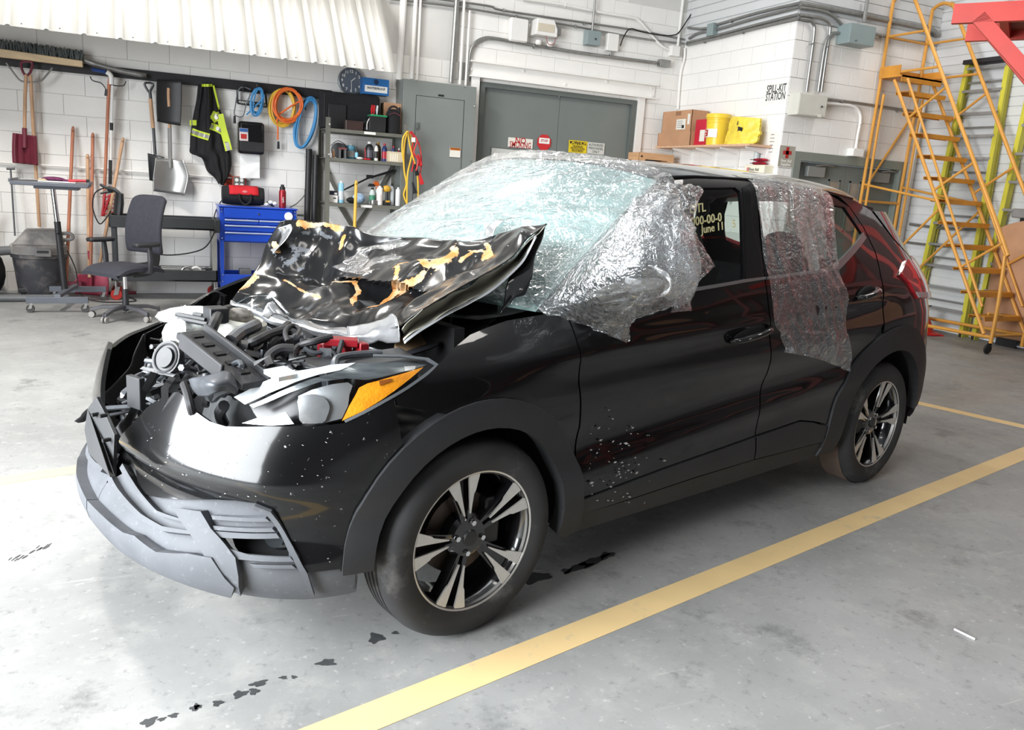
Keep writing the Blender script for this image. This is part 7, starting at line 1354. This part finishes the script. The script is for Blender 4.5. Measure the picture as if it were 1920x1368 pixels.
# ================================================================== side wall, alcove doors, ladders, red gantry
m = MB(); sz = 2.055
t = thing('wall_shelf', 'long wooden wall shelf on white brackets holding the spill kit', 'shelf', W(UB-.17, 5.6, sz)); a, b = PB(1224, 268, .34), PB(1412, 274, .34); n0, n1 = 4.66, 6.58
MB().prism([W(UB-.34, n0, sz-.025), W(UB-.01, n0, sz-.025), W(UB-.01, n1, sz-.025), W(UB-.34, n1, sz-.025)], ZX*.025).make('board', mat('shelf_wood', s(212, 172, 140), .5, var=.1, scale=4, stretch=(1, 8, 1)), t, smooth=False)
for n in (4.75, 5.22, 5.7, 6.2): 
    m = MB(); m.prism([W(UB-.002, n, sz-.027), W(UB-.30, n, sz-.027), W(UB-.30, n, sz-.045), W(UB-.03, n, sz-.10), W(UB-.03, n, sz-.40), W(UB-.002, n, sz-.40)], NX*.02); m.make('bracket', PAINT, t, smooth=False)
t = thing('display_carton', 'brown display carton with a cut out front on the wall shelf', 'box', W(UB-.2, 6.2, sz)); na, nb = 5.82, 6.55; ua, ub = UB-.33, UB-.03
m = MB(); w_ = .006
for (u0, u1, p0, p1) in ((ua, ua+w_, na, nb), (ub-w_, ub, na, nb), (ua, ub, na, na+w_), (ua, ub, nb-w_, nb)): m.prism([W(u0, p0, sz+.003), W(u1, p0, sz+.003), W(u1, p1, sz+.003), W(u0, p1, sz+.003)], ZX*.17)
m.make('lower_tray', CARD, t, smooth=False); na2, nb2 = na+.04, nb-.04; ua2, ub2 = ua+.02, ub-.02; m = MB()
m.prism([W(ua2, na2, sz+.01), W(ua2, nb2, sz+.01), W(ua2, nb2, sz+.44), W(ua2, na2, sz+.44)], UX*w_)     # front face
m.prism([W(ub2, na2, sz+.01), W(ub2, nb2, sz+.01), W(ub2, nb2, sz+.44), W(ub2, na2, sz+.44)], -UX*w_)
m.prism([W(ua2, na2, sz+.01), W(ub2, na2, sz+.01), W(ub2, na2, sz+.44), W(ua2, na2, sz+.44)], NX*w_); m.prism([W(ua2, na2, sz+.44), W(ub2, na2, sz+.44), W(ub2, nb2, sz+.44), W(ua2, nb2, sz+.44)], ZX*w_)
for (p0, p1, z0, z1) in ((ua2, ua2+.06, .01, .44), (ub2-.06, ub2, .01, .44), (ua2, ub2, .01, .20)): m.prism([W(p0, nb2, sz+z0), W(p1, nb2, sz+z0), W(p1, nb2, sz+z1), W(p0, nb2, sz+z1)], -NX*w_)
m.make('upper_box', CARD, t, smooth=False)
c = W(ua2-.002, na2+.22, sz+.27); MB().box(c, (.002, .20, .13), (UX, NX, ZX)).make('shipping_label', SIGNW, t); MB().box(W(ua2-.002, na2+.06, sz+.33), (.002, .05, .13), (UX, NX, ZX)).make('barcode_label', SIGNW, t)
for k in range(4): MB().box(c-UX*.002+ZX*(.04-.025*k)+NX*.02, (.001, .12, .006), (UX, NX, ZX)).make('label_line', GREYM, t)
MB().box(c-UX*.002-NX*.05-ZX*.03, (.001, .05, .04), (UX, NX, ZX)).make('label_block', INKB, t)
MB().box(W(ua2-.001, na2+.3, sz+.41), (.002, .12, .05), (UX, NX, ZX)).make('tab_cut', KRAFTD, t)
t = thing('red_box', 'red flat box behind the yellow bucket on the wall shelf', 'box', W(UB-.15, 5.65, sz)); p = PB(1321, 250, .2); MB().box(W(UB-.17, p@NX, sz+.16), (.2, .22, .32), (UX, NX, ZX)).make('box_body', mat('box_red', s(192, 34, 56), .4, var=.06), t, bevel=.006); MB().box(W(UB-.272, p@NX-.05, sz+.12), (.002, .1, .14), (UX, NX, ZX)).make('box_label', SIGNW, t)
p = PB(1344, 245, .2); bn = p@NX; t = thing('yellow_bucket', 'yellow plastic bucket with a lid and white and red label', 'bucket', W(UB-.19, bn, sz)); YB2 = mat('bucket_yellow', s(236, 200, 60), .35, var=.05); bo = W(UB-.19, bn, sz+.002)
MB().lathe([(0, 0), (.125, 0), (.143, .30), (.15, .305), (.15, .315), (.146, .32)], bo, n=32).make('pail', YB2, t); MB().lathe([(.152, .318), (.157, .325), (.157, .36), (.15, .372), (0, .372)], bo, n=32).make('lid', YB2, t)
for h in (.265, .285): MB().torus(bo+ZX*h, ZX, .143, .004, 32, 6).make('rib', YB2, t)
m = MB(); G = [[bo+ZX*h+.1385*1.02*(-UX*math.cos(q)-NX*math.sin(q)) for q in np.linspace(-.7, .9, 12)] for h in (.09, .19)]; m.grid(G); m.make('label', WHITEP, t, ang=180); m = MB(); G = [[bo+ZX*h+.1385*1.025*(-UX*math.cos(q)-NX*math.sin(q)) for q in np.linspace(-.65, .0, 8)] for h in (.10, .18)]; m.grid(G); m.make('label_red', INKR, t, ang=180)
q = -.33; dd = -UX*math.cos(q)-NX*math.sin(q); text('SPILL', bo+ZX*.155+.1385*1.035*dd, np.cross(ZX, dd), ZX, .018, INKW, t); text('KIT', bo+ZX*.12+.1385*1.035*dd, np.cross(ZX, dd), ZX, .018, INKW, t)
p = PB(1398, 245, .18); bn = p@NX; t = thing('spill_kit_bag', 'crumpled yellow SPILL KIT bag standing beside the yellow bucket', 'bag', W(UB-.15, bn, sz)); YBG = mat('bag_yellow', s(232, 206, 72), .45, var=.12, scale=6)
G = []
BL = [PB(1372, 218, .2), PB(1365, 240, .22), PB(1360, 262, .25), PB(1356, 270, .27)]; BR = [PB(1427, 222, .14), PB(1424, 245, .16), PB(1418, 265, .2), PB(1408, 272, .22)]
for l, r_ in zip(BL, BR): G.append([l+(r_-l)*f_-UX*(.07*math.sin(math.pi*f_)) for f_ in np.linspace(0, 1, 9)])
G = gridspline(G, 8, 4); 
for r_ in G:
    for j in range(len(r_)): r_[j] = r_[j]-UX*(.018*(ridge((0, r_[j]@NX*.5, r_[j][2]*1.6), 13)-.5)+.01*nv(r_[j], 22))
m = MB(); m.grid(G); m.grid([[q+UX*(.02+.05*math.sin(math.pi*j/(len(r_)-1))) for j, q in enumerate(r_)][::-1] for r_ in G]); m.make('bag_body', YBG, t, ang=180)
def onbag(u, v): return PB(u, v, .26)
right_b = -NX; MB().prism([onbag(1384, 237), onbag(1392, 239), onbag(1391, 251), onbag(1383, 250)], -UX*.004).make('hazard_mark', INKB, t); text('SPILL KIT', onbag(1383, 257)-UX*.01, right_b, ZX, .032, INKB, t)
MB().tube(crom([PB(1382, 234, .27), PB(1385, 225, .25), PB(1389, 219, .2)], 4), .005, 6).make('drawstring', INKB, t)
# plywood cabinet whose top shows above the car roof
p = PB(1228, 290, .5); t = thing('plywood_cabinet', 'plywood cabinet with an arched opening seen over the car roof', 'cabinet', W(5.6, 6.35, 0)); PLY = mat('plywood', s(206, 160, 118), .6, var=.12, scale=4, stretch=(1, 1, 8)); a, b = PA(1200, 285, .3), PA(1264, 294, .3); zt = a[2]; ua, ub = a@UX, b@UX
m = MB(); arch = [(ua, .0), (ua, zt), (ub, zt), (ub, 0.), (ub-.06, 0), (ub-.06, zt-.14), (ub-.10, zt-.085), (ua+.10, zt-.085), (ua+.06, zt-.14), (ua+.06, 0)]
m.prism([W(x, 6.34, z) for x, z in arch], NX*.018); m.make('front_frame', PLY, t, smooth=False); m = MB()
for u in (ua+.009, ub-.009): m.wbox(u, 6.49, zt/2, (.018, .28, zt))
m.wbox((ua+ub)/2, 6.49, zt-.009, (ub-ua-.04, .28, .018)); m.wbox((ua+ub)/2, 6.49, .3, (ub-ua-.04, .28, .018)); m.make('carcass', PLY, t, smooth=False); MB().wbox((ua+ub)/2, 6.61, zt/2, (ub-ua-.04, .012, zt-.04)).make('back_panel', INKB, t, smooth=False)
MB().cyl(W(ua+.03, 6.338, zt-.05), W(ua+.03, 6.33, zt-.05), .012).make('screw', DARKM, t)
# first aid station
a, b = PB(1398, 303, .14), PB(1434, 306, .14); t = thing('first_aid_box', 'cream First Aid wall box below the papers', 'first aid box', W(UB-.07, 4.7, 1.62)); nn0, nn1 = b@NX, a@NX; FAB = mat('cream_box', s(236, 230, 206), .45, var=.03)
MB().box(W(UB-.072, (nn0+nn1)/2, 1.70), (.14, abs(nn1-nn0), .26), (UX, NX, ZX)).make('box_body', FAB, t, bevel=.008); c = W(UB-.1435, (nn0+nn1)/2, 1.775); MB().box(c+NX*.105, (.002, .05, .05), (UX, NX, ZX)).make('red_mark', mat('pale_red', s(196, 130, 130), .5, var=.2, scale=80), t); text('First Aid', c-UX*.002, -NX, ZX, .035, GREYF, t)
for i, z in enumerate((1.85, 1.89)):
    t = thing('red_pouch', ('lower' if i == 0 else 'upper')+' of two red pouches stacked on the first aid box', 'pouch', W(UB-.07, 4.74, z)); MB().ball(W(UB-.075, 4.76-.015*i, z+.001), (.06, .12, .019), 14, (UX, NX, ZX)).make('pouch_body', mat('pouch_red', s(176, 26, 52), .5, var=.1), t); MB().tube([W(UB-.13, 4.66, z), W(UB-.13, 4.86, z)], .004, 5).make('zip', INKB, t)
bottle('clear white spray bottle standing behind the red pouches', UB-.04, 1.83, .24, .035, MATS['spray_clear'], WHITEP, n=4.86, nm='spray_bottle')
sign('paper_notice', 'white typed paper notice on the side wall above the first aid box', [(1437, 248), (1457, 297)], None, WHITEP, [(tx, .1+.13*i, .012, GREYM) for i, tx in enumerate(('NOTICE', 'first aid kit', 'contents list', 'bandages', 'gauze, tape', 'eye wash'))], plane=PB, off=0., right=-NX, nrm=UX, cat='notice')
sign('wall_sign', 'white SPILL-KIT STATION sign in bold black letters on the side wall', [(1437, 157), (1474, 192)], None, WHITEP, [('SPILL-KIT', .30, .085, INKB), ('STATION', .68, .085, INKB)], plane=PB, off=0., right=-NX, nrm=UX)
t, bs, q = sign('wall_sign', 'grey First Aid Supplies sign with a red cross beside the alcove door', [(1463, 272), (1486, 314)], None, mat('sign_taupe', s(168, 162, 150), .5, var=.03), [('First Aid', .72, .035, INKW), ('Supplies', .88, .035, INKW)], plane=PC, off=0.)
c = bs+UX*(q[0]+q[1])/2+ZX*(q[2]+(q[3]-q[2])*.32)-NX*.006; MB().box(c, (.125, .002, .042), (UX, NX, ZX)).box(c, (.042, .002, .125), (UX, NX, ZX)).make('red_cross', INKR, t)
# alcove double door
D2 = thing('door_2', None, None, W(7.1, NC, 0)); D2['kind'] = 'structure'; m = MB(); GF2 = mat('frame_green_grey', s(126, 132, 124), .45, var=.03)
for a, b, z0, z1 in ((DC0, DC0+.10, 0, DCT), (DC1-.10, DC1, 0, DCT), (DC0+.10, DC1-.10, DCT-.10, DCT)): m.prism([W(a, NC-.02, z0), W(b, NC-.02, z0), W(b, NC-.02, z1), W(a, NC-.02, z1)], NX*.16)
m.make('door_frame', GF2, D2, smooth=False); md = (DC0+DC1)/2
for (a, b) in ((DC0+.105, md-.003), (md+.003, DC1-.105)):
    d = doorleaf(D2, a, b, .01, DCT-.105, NC+.07); wc = b-.17 if a < md-.1 else a+.17; p = W(wc, NC+.066, 1.42)
    for du, dz, su, sz_ in ((-.085, 0, .02, .62), (.085, 0, .02, .62), (0, .3, .19, .02), (0, -.3, .19, .02)): MB().box(p+UX*du+ZX*dz, (su, .012, sz_), (UX, NX, ZX)).make('window_bead', GREYD, D2, smooth=False)
    MB().box(p+NX*.002, (.15, .004, .58), (UX, NX, ZX)).make('window_pane', mat('wired_glass', s(150, 140, 128), .1, var=.15), D2); 
    cx = a+.28 if a < md-.1 else b-.28; MB().box(W(cx, NC+.03, 1.80), (.27, .06, .12), (UX, NX, ZX)).make('door_closer', mat('closer_grey', s(140, 142, 140), .4, .3, var=.05), D2, bevel=.004); MB().tube([W(cx-.02, NC+.0, 1.87), W(cx+.12, NC-.005, 1.885), W(cx+.28, NC+.02, 1.885)], .011, 8).make('closer_arm', STEELG, D2)
MB().prism([W(md-.3, NC+.063, 1.62), W(md-.25, NC+.063, 1.62), W(md-.275, NC+.063, 1.56)], -NX*.001).make('triangle_sticker', SIGNW, D2)
# electrical gear on the alcove wall
p0, p1 = PC(1500, 173, .16), PC(1547, 221, .16); c = (p0+p1)/2; t = thing('wall_box', 'beige electrical box with conduits above the alcove door', 'box', c-ZX*.17); cc_ = c+NX*.08; MB().box(cc_, (abs((p1-p0)@UX), .16, p0[2]-p1[2]), (UX, NX, ZX)).make('housing', mat('beige_box', s(206, 204, 194), .45, var=.03), t, bevel=.004); MB().box(cc_-NX*.082, (abs((p1-p0)@UX)*.96, .006, (p0[2]-p1[2])*.94), (UX, NX, ZX)).make('box_cover', MATS['beige_box'], t, bevel=.003)
MB().cyl(PC(1541, 200, .17), PC(1541, 200, .178), .012).make('lock', INKB, t); MB().box(PC(1537, 217, .172), (.06, .003, .03), (UX, NX, ZX)).make('small_label', SIGNW, t)
p = PC(1502, 188, .03); t = thing('light_switch', 'small white switch box left of the beige electrical box', 'switch', p-ZX*.06); MB().box(p, (.07, .05, .115), (UX, NX, ZX)).make('box', WHITEP, t, bevel=.004); MB().box(p-NX*.027, (.035, .006, .06), (UX, NX, ZX)).make('rocker', SIGNG, t)
p0, p1 = PC(1597, 42, .2), PC(1638, 88, .2); c = (p0+p1)/2; t = thing('wall_box', 'large blue grey electrical box high on the alcove wall', 'box', c-ZX*.15); MB().box(c+NX*.1, (abs((p1-p0)@UX), .2, p0[2]-p1[2]), (UX, NX, ZX)).make('housing', MATS['box_bluegrey'], t, bevel=.004); MB().cyl(PC(1605, 76, .2), PC(1605, 76, .206), .008).make('screw', DARKM, t)
cdt = lambda lb, px, r, pl=PC, o=.04, mt=STEELG, n=4, cl=(): conduit(lb, px, r, plane=pl, off=o, mt=mt, n=n, clips=cl)
cdt('uppermost conduit along the side wall rising to the outer corner', [(1290, 52), (1318, 54), (1345, 46), (1420, 24), (1498, 6)], .017, PB, cl=((1372, 39),)); cdt('second conduit along the side wall passing the small corner box', [(1292, 72), (1310, 62), (1345, 55), (1420, 33), (1498, 13)], .017, PB); cdt('third conduit along the side wall toward the outer corner', [(1288, 80), (1345, 66), (1420, 46), (1496, 27)], .016, PB); cdt('lowest conduit along the side wall toward the outer corner', [(1288, 84), (1345, 71), (1420, 52), (1496, 34)], .016, PB, cl=((1393, 60), (1321, 78)))
p = PB(1336, 56, .05); MB().box(p, (.09, .13, .15), (UX, NX, ZX)).make('junction_box', MATS['box_bluegrey'], label='small blue grey junction box on the side wall conduits', cat='box', bevel=.004)
cdt('uppermost thick conduit along the alcove wall from the outer corner', [(1500, 7), (1560, 17), (1640, 33), (1720, 50), (1748, 56), (1757, 68)], .03); cdt('conduit sweeping down from the outer corner into the blue grey box', [(1500, 14), (1540, 20), (1562, 30), (1580, 48), (1597, 53)], .02); cdt('conduit bending down from the outer corner to the beige box top', [(1500, 28), (1530, 32), (1545, 36), (1555, 46), (1556, 60), (1550, 100), (1540, 172)], .018); cdt('left conduit bending down to the beige box', [(1500, 35), (1516, 37), (1524, 44), (1527, 56), (1522, 100), (1512, 172)], .018, cl=((1521, 82),)); cdt('conduit arching from the blue grey box down to the beige box', [(1597, 66), (1565, 62), (1554, 68), (1548, 82), (1543, 110), (1534, 172)], .018, cl=((1549, 88),))
cdt('conduit running right from the blue grey box along the alcove wall', [(1640, 64), (1700, 76), (1756, 82)], .017, cl=((1652, 68),)); cdt('conduit running right from the beige box along the alcove wall', [(1548, 185), (1600, 192), (1660, 201), (1716, 209)], .016, cl=((1577, 191), (1682, 207))); cdt('white conduit arching from the beige box down to the alcove door', [(1548, 194), (1580, 196), (1602, 200), (1612, 212), (1613, 228), (1608, 255), (1604, 282)], .016, mt=PAINT, cl=((1612, 232),))
cdt('vertical conduit rising from the blue grey box', [(1627, -5), (1620, 42)], .022, n=1, o=.1); cdt('white conduit descending beside the alcove door behind the stairs', [(1735, 190), (1724, 240), (1706, 330), (1690, 420), (1683, 470)], .018, pl=PC, o=.05, mt=PAINT, n=2)
MB().box(PC(1604, 286, .05), (.17, .1, .09), (UX, NX, ZX)).make('junction_box', PAINT, label='white junction box at the top of the alcove door frame', cat='box', bevel=.004)
cdt('upper conduit low on the right wall behind the ladders', [(1706, 420), (1760, 427), (1850, 432)], .018, PD, .06, n=1); cdt('lower conduit low on the right wall behind the ladders', [(1700, 454), (1760, 461), (1850, 462)], .016, PD, .06, n=1)
# ---------------------------------------------------------------- rolling stairs
ST = mat('stair_yellow', s(212, 152, 68), .42, .1, var=.08, scale=6); STT = mat('tread_yellow', s(206, 140, 48), .5, var=.12, scale=8)
e0, g0, wS = 7.36, 2.48, .66
t = thing('rolling_stairs', 'tall yellow steel rolling staircase with handrails in the corner', 'stairs', W(e0+wS/2, g0+.9, 0))
G = lambda e, g, z: W(e0+e, g0+g, z)
def st(name, pts, r=.017, n=10): return MB().tube([G(*p) for p in pts], r, n).make(name, ST, t)
gs, gt_, zp = .09, 1.78, 2.93
for e in (0, wS):
    st('stringer', [(e, gs, .2), (e, gt_, zp-.03)], .02); st('knee_rail', [(e, .17, .48), (e, 1.60, 2.90)], .015)
    st('handrail', crom([np.array(p, float) for p in ((e, 0, .12), (e, .0, .5), (e, .03, 1.02), (e, .06, 1.14), (e, .85, 2.42), (e, 1.64, 3.70), (e, 1.72, 3.80), (e, 1.85, 3.84), (e, 1.96, 3.80), (e, 1.98, 3.70), (e, 1.98, 2.95))], 4), .021)
    st('rear_leg', [(e, 1.98, 2.95), (e, 2.0, 1.5), (e, 2.0, .1)], .02); st('rear_leg', [(e, 1.90, 2.75), (e, 1.91, 2.4), (e, 1.91, .2)], .016)
    st('platform_rail', [(e, 1.98, 3.40), (e, 1.48, 3.40)], .014); st('platform_rail', [(e, 1.98, 2.98), (e, 1.22, 2.99)], .015)
    for g_, z_ in ((.5, .86), (1.0, 1.66), (1.5, 2.46)): st('side_brace', [(e, g_, z_), (e, g_-.42, z_+.30)], .014)
    st('base_rail', [(e, 0, .18), (e, 2.0, .14)], .02); st('diagonal_brace', [(e, 1.98, 1.7), (e, .95, 1.55)], .014); st('diagonal_brace', [(e, 1.98, .25), (e, .9, 1.45)], .014)
st('cross_bar', [(0, 2.0, 1.5), (wS, 2.0, 1.5)]); st('cross_bar', [(0, 2.0, .2), (wS, 2.0, .2)]); st('cross_bar', [(0, .0, .2), (wS, .0, .2)]); st('cross_bar', [(0, 1.98, 3.40), (wS, 1.98, 3.40)], .014); st('cross_bar', [(0, 2., 1.6), (wS, 2., 2.6)], .014); st('cross_bar', [(0, .09, .42), (wS*.3, .06, .40)], .014)
for i in range(11):
    k = i/11; g_ = gs+.06+(gt_-gs-.06)*(i+.35)/11.4; z_ = .2+(zp-.23)*(i+.55)/11.3+.04; m = MB()
    a = [G(.02, g_-.06, z_), G(wS-.02, g_-.06, z_), G(wS-.02, g_+.12, z_), G(.02, g_+.12, z_)]; m.prism(a, ZX*.006); m.prism([G(.04, g_-.066, z_-.045), G(wS-.04, g_-.066, z_-.045), G(wS-.02, g_-.066, z_+.006), G(.02, g_-.066, z_+.006)], NX*.006); m.prism([G(.02, g_+.12, z_-.03), G(wS-.02, g_+.12, z_-.03), G(wS-.02, g_+.12, z_+.006), G(.02, g_+.12, z_+.006)], -NX*.006); m.make('tread', STT, t, smooth=False)
m = MB(); m.prism([G(-.02, gt_-.1, zp), G(wS+.02, gt_-.1, zp), G(wS+.02, 2.0, zp), G(-.02, 2.0, zp)], ZX*.02); m.prism([G(.0, gt_-.1, zp-.05), G(wS, gt_-.1, zp-.05), G(wS, gt_-.1, zp+.02), G(0, gt_-.1, zp+.02)], NX*.01); m.make('platform', STT, t, smooth=False)
for e in (-.02, wS+.01): MB().prism([G(e, gt_-.08, zp+.02), G(e, 2.0, zp+.02), G(e, 2.0, zp+.13), G(e, gt_-.08, zp+.13)], UX*.008).make('toe_board', STT, t, smooth=False)
MB().prism([G(0, 2.0, zp+.02), G(wS, 2.0, zp+.02), G(wS, 2.0, zp+.13), G(0, 2.0, zp+.13)], NX*.008).make('toe_board', STT, t, smooth=False)
for e in (0, wS):
    for g_ in (0.02, 2.0): caster(t, G(e, g_, 0), .055, BLACKP, BLACKP)
# ---------------------------------------------------------------- fibreglass ladders on the right wall
FY = mat('ladder_yellow', s(196, 188, 62), .45, var=.1, scale=4, stretch=(8, 8, 1)); LAL = mat('ladder_aluminium', s(164, 166, 166), .35, .6, var=.1)
def ladder(label, n0, n1, u_b, u_t, ztop, rear=True, taper=.1, nst=12, z0=.0):
    t = thing('step_ladder', label, 'ladder', W(u_b, (n0+n1)/2, 0)); 
    def P(side, z, du=0.): k = z/ztop; n = (n0 if side else n1)+(1 if side else -1)*taper*k; return W(u_b+(u_t-u_b)*k+du, n, z)
    for sd_ in (0, 1):
        for du, w in ((0, .085),)+(((.05, .05),) if rear else ()):
            a, b = P(sd_, z0, du), P(sd_, ztop-.05*(du > 0), du*.25); m = MB(); d = nz(b-a); m.prism([a-UX*w/2-NX*.026, a+UX*w/2-NX*.026, a+UX*w/2+NX*.026, a-UX*w/2+NX*.026], b-a); m.make('side_rail', FY, t, smooth=False)
        MB().box(P(sd_, .03), (.1, .035, .06), (UX, NX, ZX)).make('rubber_foot', BLACKP, t)
    for i in range(nst):
        z = .28+(ztop-.35)*i/(nst-1); a, b = P(0, z), P(1, z); m = MB(); m.box((a+b)/2, (.09, np.linalg.norm(a-b)-.02, .028), (UX, NX, ZX)); m.make('step', LAL, t, smooth=False)
        if rear and i % 2 == 0: a, b = P(0, z+.1, .05*(1-.75*z/ztop)), P(1, z+.1, .05*(1-.75*z/ztop)); MB().tube([a, b], .013, 6).make('rear_bar', LAL, t)
        if i % 2 == 0: 
            for sd_ in (0, 1): a = P(sd_, z-.09)+UX*.02; b = P(sd_, z)+NX*(.09 if sd_ else -.09); MB().tube([a, b], .006, 5).make('step_brace', LAL, t)
    MB().box((P(0, ztop)+P(1, ztop))/2, (.2, abs(n1-n0)-2*taper+.04, .05), (UX, NX, ZX)).make('top_cap', DARKM, t, bevel=.006)
ladder('wide yellow fibreglass step ladder leaning on the right wall behind the stairs', 3.36, 4.06, 8.13, 8.19, 3.15)
ladder('tall narrow yellow ladder standing right of the wide step ladder', 2.50, 3.20, 8.13, 8.20, 3.4, rear=False, taper=.06, nst=11)
t = thing('cardboard_sheet', 'large bowed brown cardboard sheet standing by the ladders', 'cardboard', W(7.95, 2.75, 0)); G_ = []
for z in np.linspace(.10, 1.42, 12): G_.append([W(8.06+.015*math.cos(x*9)+.006*z, 3.12-.72*x, .0)+ZX*(z-(.12*(1-x)**3 if z > 1.3 else 0)) for x in np.linspace(0, 1, 12)])
m = MB(); m.grid(G_); o = m.make('sheet', CARD, t, ang=180); o.modifiers.new('t', 'SOLIDIFY').thickness = .008
t = thing('tool_bin', 'grey metal tray with a black handle resting above the cardboard sheet', 'tray', W(8.0, 2.75, 1.4)); p = PD(1893, 400, .45); MB().box(W(8.10, 2.80, 1.47), (.07, .42, .10), (UX, NX, ZX)).make('tray', LAL, t, bevel=.01); MB().tube([W(8.08, 2.7, 1.53), W(8.08, 2.58, 1.54)], .02, 8).make('handle', BLACKP, t)
MB().prism([W(8.09, 2.68, 0), W(8.11, 2.68, 0), W(8.11, 2.92, 0), W(8.09, 2.92, 0)], ZX*1.42).make('tray_stand', DARKM, t, smooth=False)
# platform truck at the right edge
t = thing('platform_cart', 'yellow tubular platform cart with black wheels at the right edge', 'cart', W(7.85, 1.9, 0)); 
m = MB(); pts = crom([W(7.60, 2.30, .12), W(7.58, 2.28, .25), W(7.62, 2.22, .30), W(7.70, 1.9, .31), W(7.8, 1.2, .31)], 5); MB().tube(pts, .02, 10).make('frame_tube', ST, t); MB().tube(crom([W(7.72, 2.12, .27), W(7.72, 2.05, .14), W(7.76, 1.9, .12), W(7.8, 1.2, .12)], 5), .018, 10).make('lower_tube', ST, t); MB().tube([W(7.60, 2.30, .28), W(8.1, 2.30, .28)], .02).make('frame_tube', ST, t); MB().tube([W(8.1, 2.3, .28), W(8.1, 1.2, .28)], .02).make('frame_tube', ST, t)
MB().prism([W(7.66, 1.2, .27), W(8.1, 1.2, .27), W(8.1, 2.27, .27), W(7.66, 2.27, .27)], ZX*.025).make('deck', PLY, t, smooth=False); MB().wbox(7.75, 1.95, .2, (.1, .3, .1)).make('motor_box', BLACKP, t, bevel=.01)
for u, n in ((7.66, 2.2), (8.05, 2.2), (7.75, 1.5), (8.05, 1.5)): caster(t, W(u, n, 0), .09, BLACKP, BLACKP); MB().wbox(u, n, .235, (.06, .05, .06)).make('wheel_bracket', ST, t)
# red funnel on the floor
t = thing('safety_cone', 'crushed red plastic cone lying on the floor under the ladders', 'cone', W(7.80, 3.55, 0)); RP = mat('cone_red', s(206, 34, 34), .4, var=.1)
m = MB(); c = W(7.78, 3.66, .0); m.lathe([(.24, .003), (.24, .02), (.15, .03), (.12, .10), (.03, .26), (.025, .26)], c, nz(ZX+UX*.05), 24); m.make('cone_body', RP, t); m = MB(); m.prism([c-UX*.1+NX*.2, c+UX*.3+NX*.05, c+UX*.1-NX*.25, c-UX*.3-NX*.05], ZX*.012); m.make('cone_base', RP, t, smooth=False); MB().tube(crom([c+ZX*.24, c+ZX*.31+UX*.02, c+ZX*.33+UX*.08-NX*.03], 4), .008, 6).make('hook', GUN, t)
# ---------------------------------------------------------------- red steel platform at upper right
RS = mat('gantry_red', s(186, 46, 34), .45, var=.08, scale=5); DIST = 6.2
def RD(u, v, d): return CAMP+ray(u, v)*d
e_ = RD(1787, 27, DIST); ax_ = nz(UX*.55-NX*.835); z0 = e_[2]
t = thing('red_platform', 'red steel raised platform with a diagonal strut at the upper right', 'platform', np.array([*(e_+ax_*1.5)[:2], 0]))
q = np.cross(ZX, ax_)
def rb(name, a, b, w, h, mt=RS): d = nz(b-a); sx_ = nz(np.cross(ZX, d)) if abs(d[2]) < .95 else UX; uz = np.cross(d, sx_); return MB().box((a+b)/2, (np.linalg.norm(b-a), w, h), (d, sx_, uz)).make(name, mt, t, smooth=False)
rb('edge_beam', e_, e_+ax_*4.2, .06, .14); far_ = -q if (-q)@NX > 0 else q  # edge beams lengthened out of view to give red reflections
rb('edge_beam', e_+far_*.75+ax_*.05, e_+far_*.75+ax_*4.2, .06, .14); rb('cross_beam', e_+ax_*.35, e_+ax_*.35+far_*.75, .06, .12); rb('cross_beam', e_+ax_*1.95, e_+ax_*1.95+far_*.75, .06, .12)
MB().prism([e_+ax_*.38+ZX*.0, e_+ax_*1.95, e_+ax_*1.95+far_*.72, e_+ax_*.38+far_*.72], ZX*.04).make('deck', mat('deck_brown', s(120, 66, 48), .7, var=.2), t, smooth=False)
rb('strut', e_+ax_*.18-ZX*.03, e_+ax_*1.55-ZX*1.45, .06, .10); rb('strut', e_+ax_*.25-ZX*.03+far_*.75, e_+ax_*1.55-ZX*1.45+far_*.75, .06, .10)
for f_ in (0, .75): rb('post', np.array([*(e_+ax_*1.6+far_*f_)[:2], 0]), np.array([*(e_+ax_*1.6+far_*f_)[:2], z0+.07]), .09, .09)

# ---------------------------------------------------------------- unseen rack added so the car's doors mirror red and brown
RS2 = mat('rack_red', s(112, 34, 28), .5, var=.15)
t = thing('reflection_rack', 'red steel pallet rack with cartons, out of frame, mirrored in the car doors', 'rack', W(7.7, -3., 0))
for n in (-7, -4.6, -2.2, .2):
    for u in (7.3, 8.1): MB().wbox(u, n, 1.6, (.08, .08, 3.2)).make('upright', RS2, t, smooth=False)
for z in (.9, 1.75, 2.7):
    MB().wbox(7.3, -3.4, z, (.06, 7.2, .13)).make('beam', RS2, t, smooth=False); MB().wbox(7.72, -3.4, z+.07, (.8, 7.2, .02)).make('shelf_deck', PLY, t, smooth=False)
for n, z, h in ((-5.8, .98, .5), (-3.4, 1.83, .55), (-1.2, .98, .6), (-.6, 1.83, .5)): MB().wbox(7.5, n, z+h/2, (.02, .8, h)).make('back_panel', KRAFTD, t, smooth=False)
# ------------------------------------------------------------------ square the hall with the world axes
ROT = Matrix.Rotation(-TH, 4, 'Z')
_seen = set()
for o in list(bpy.data.objects):
    ident = abs(o.matrix_basis.to_euler().z) < 1e-6 and o.type in ('MESH', 'EMPTY')
    if ident:
        o.location = ROT @ o.location
        if o.type == 'MESH' and o.data.name not in _seen: _seen.add(o.data.name); o.data.transform(ROT)
    elif o.parent is None: o.matrix_basis = ROT @ o.matrix_basis
    else: o.matrix_basis = ROT @ o.matrix_basis        # wall blocks and boards: their own frame turns with the wall
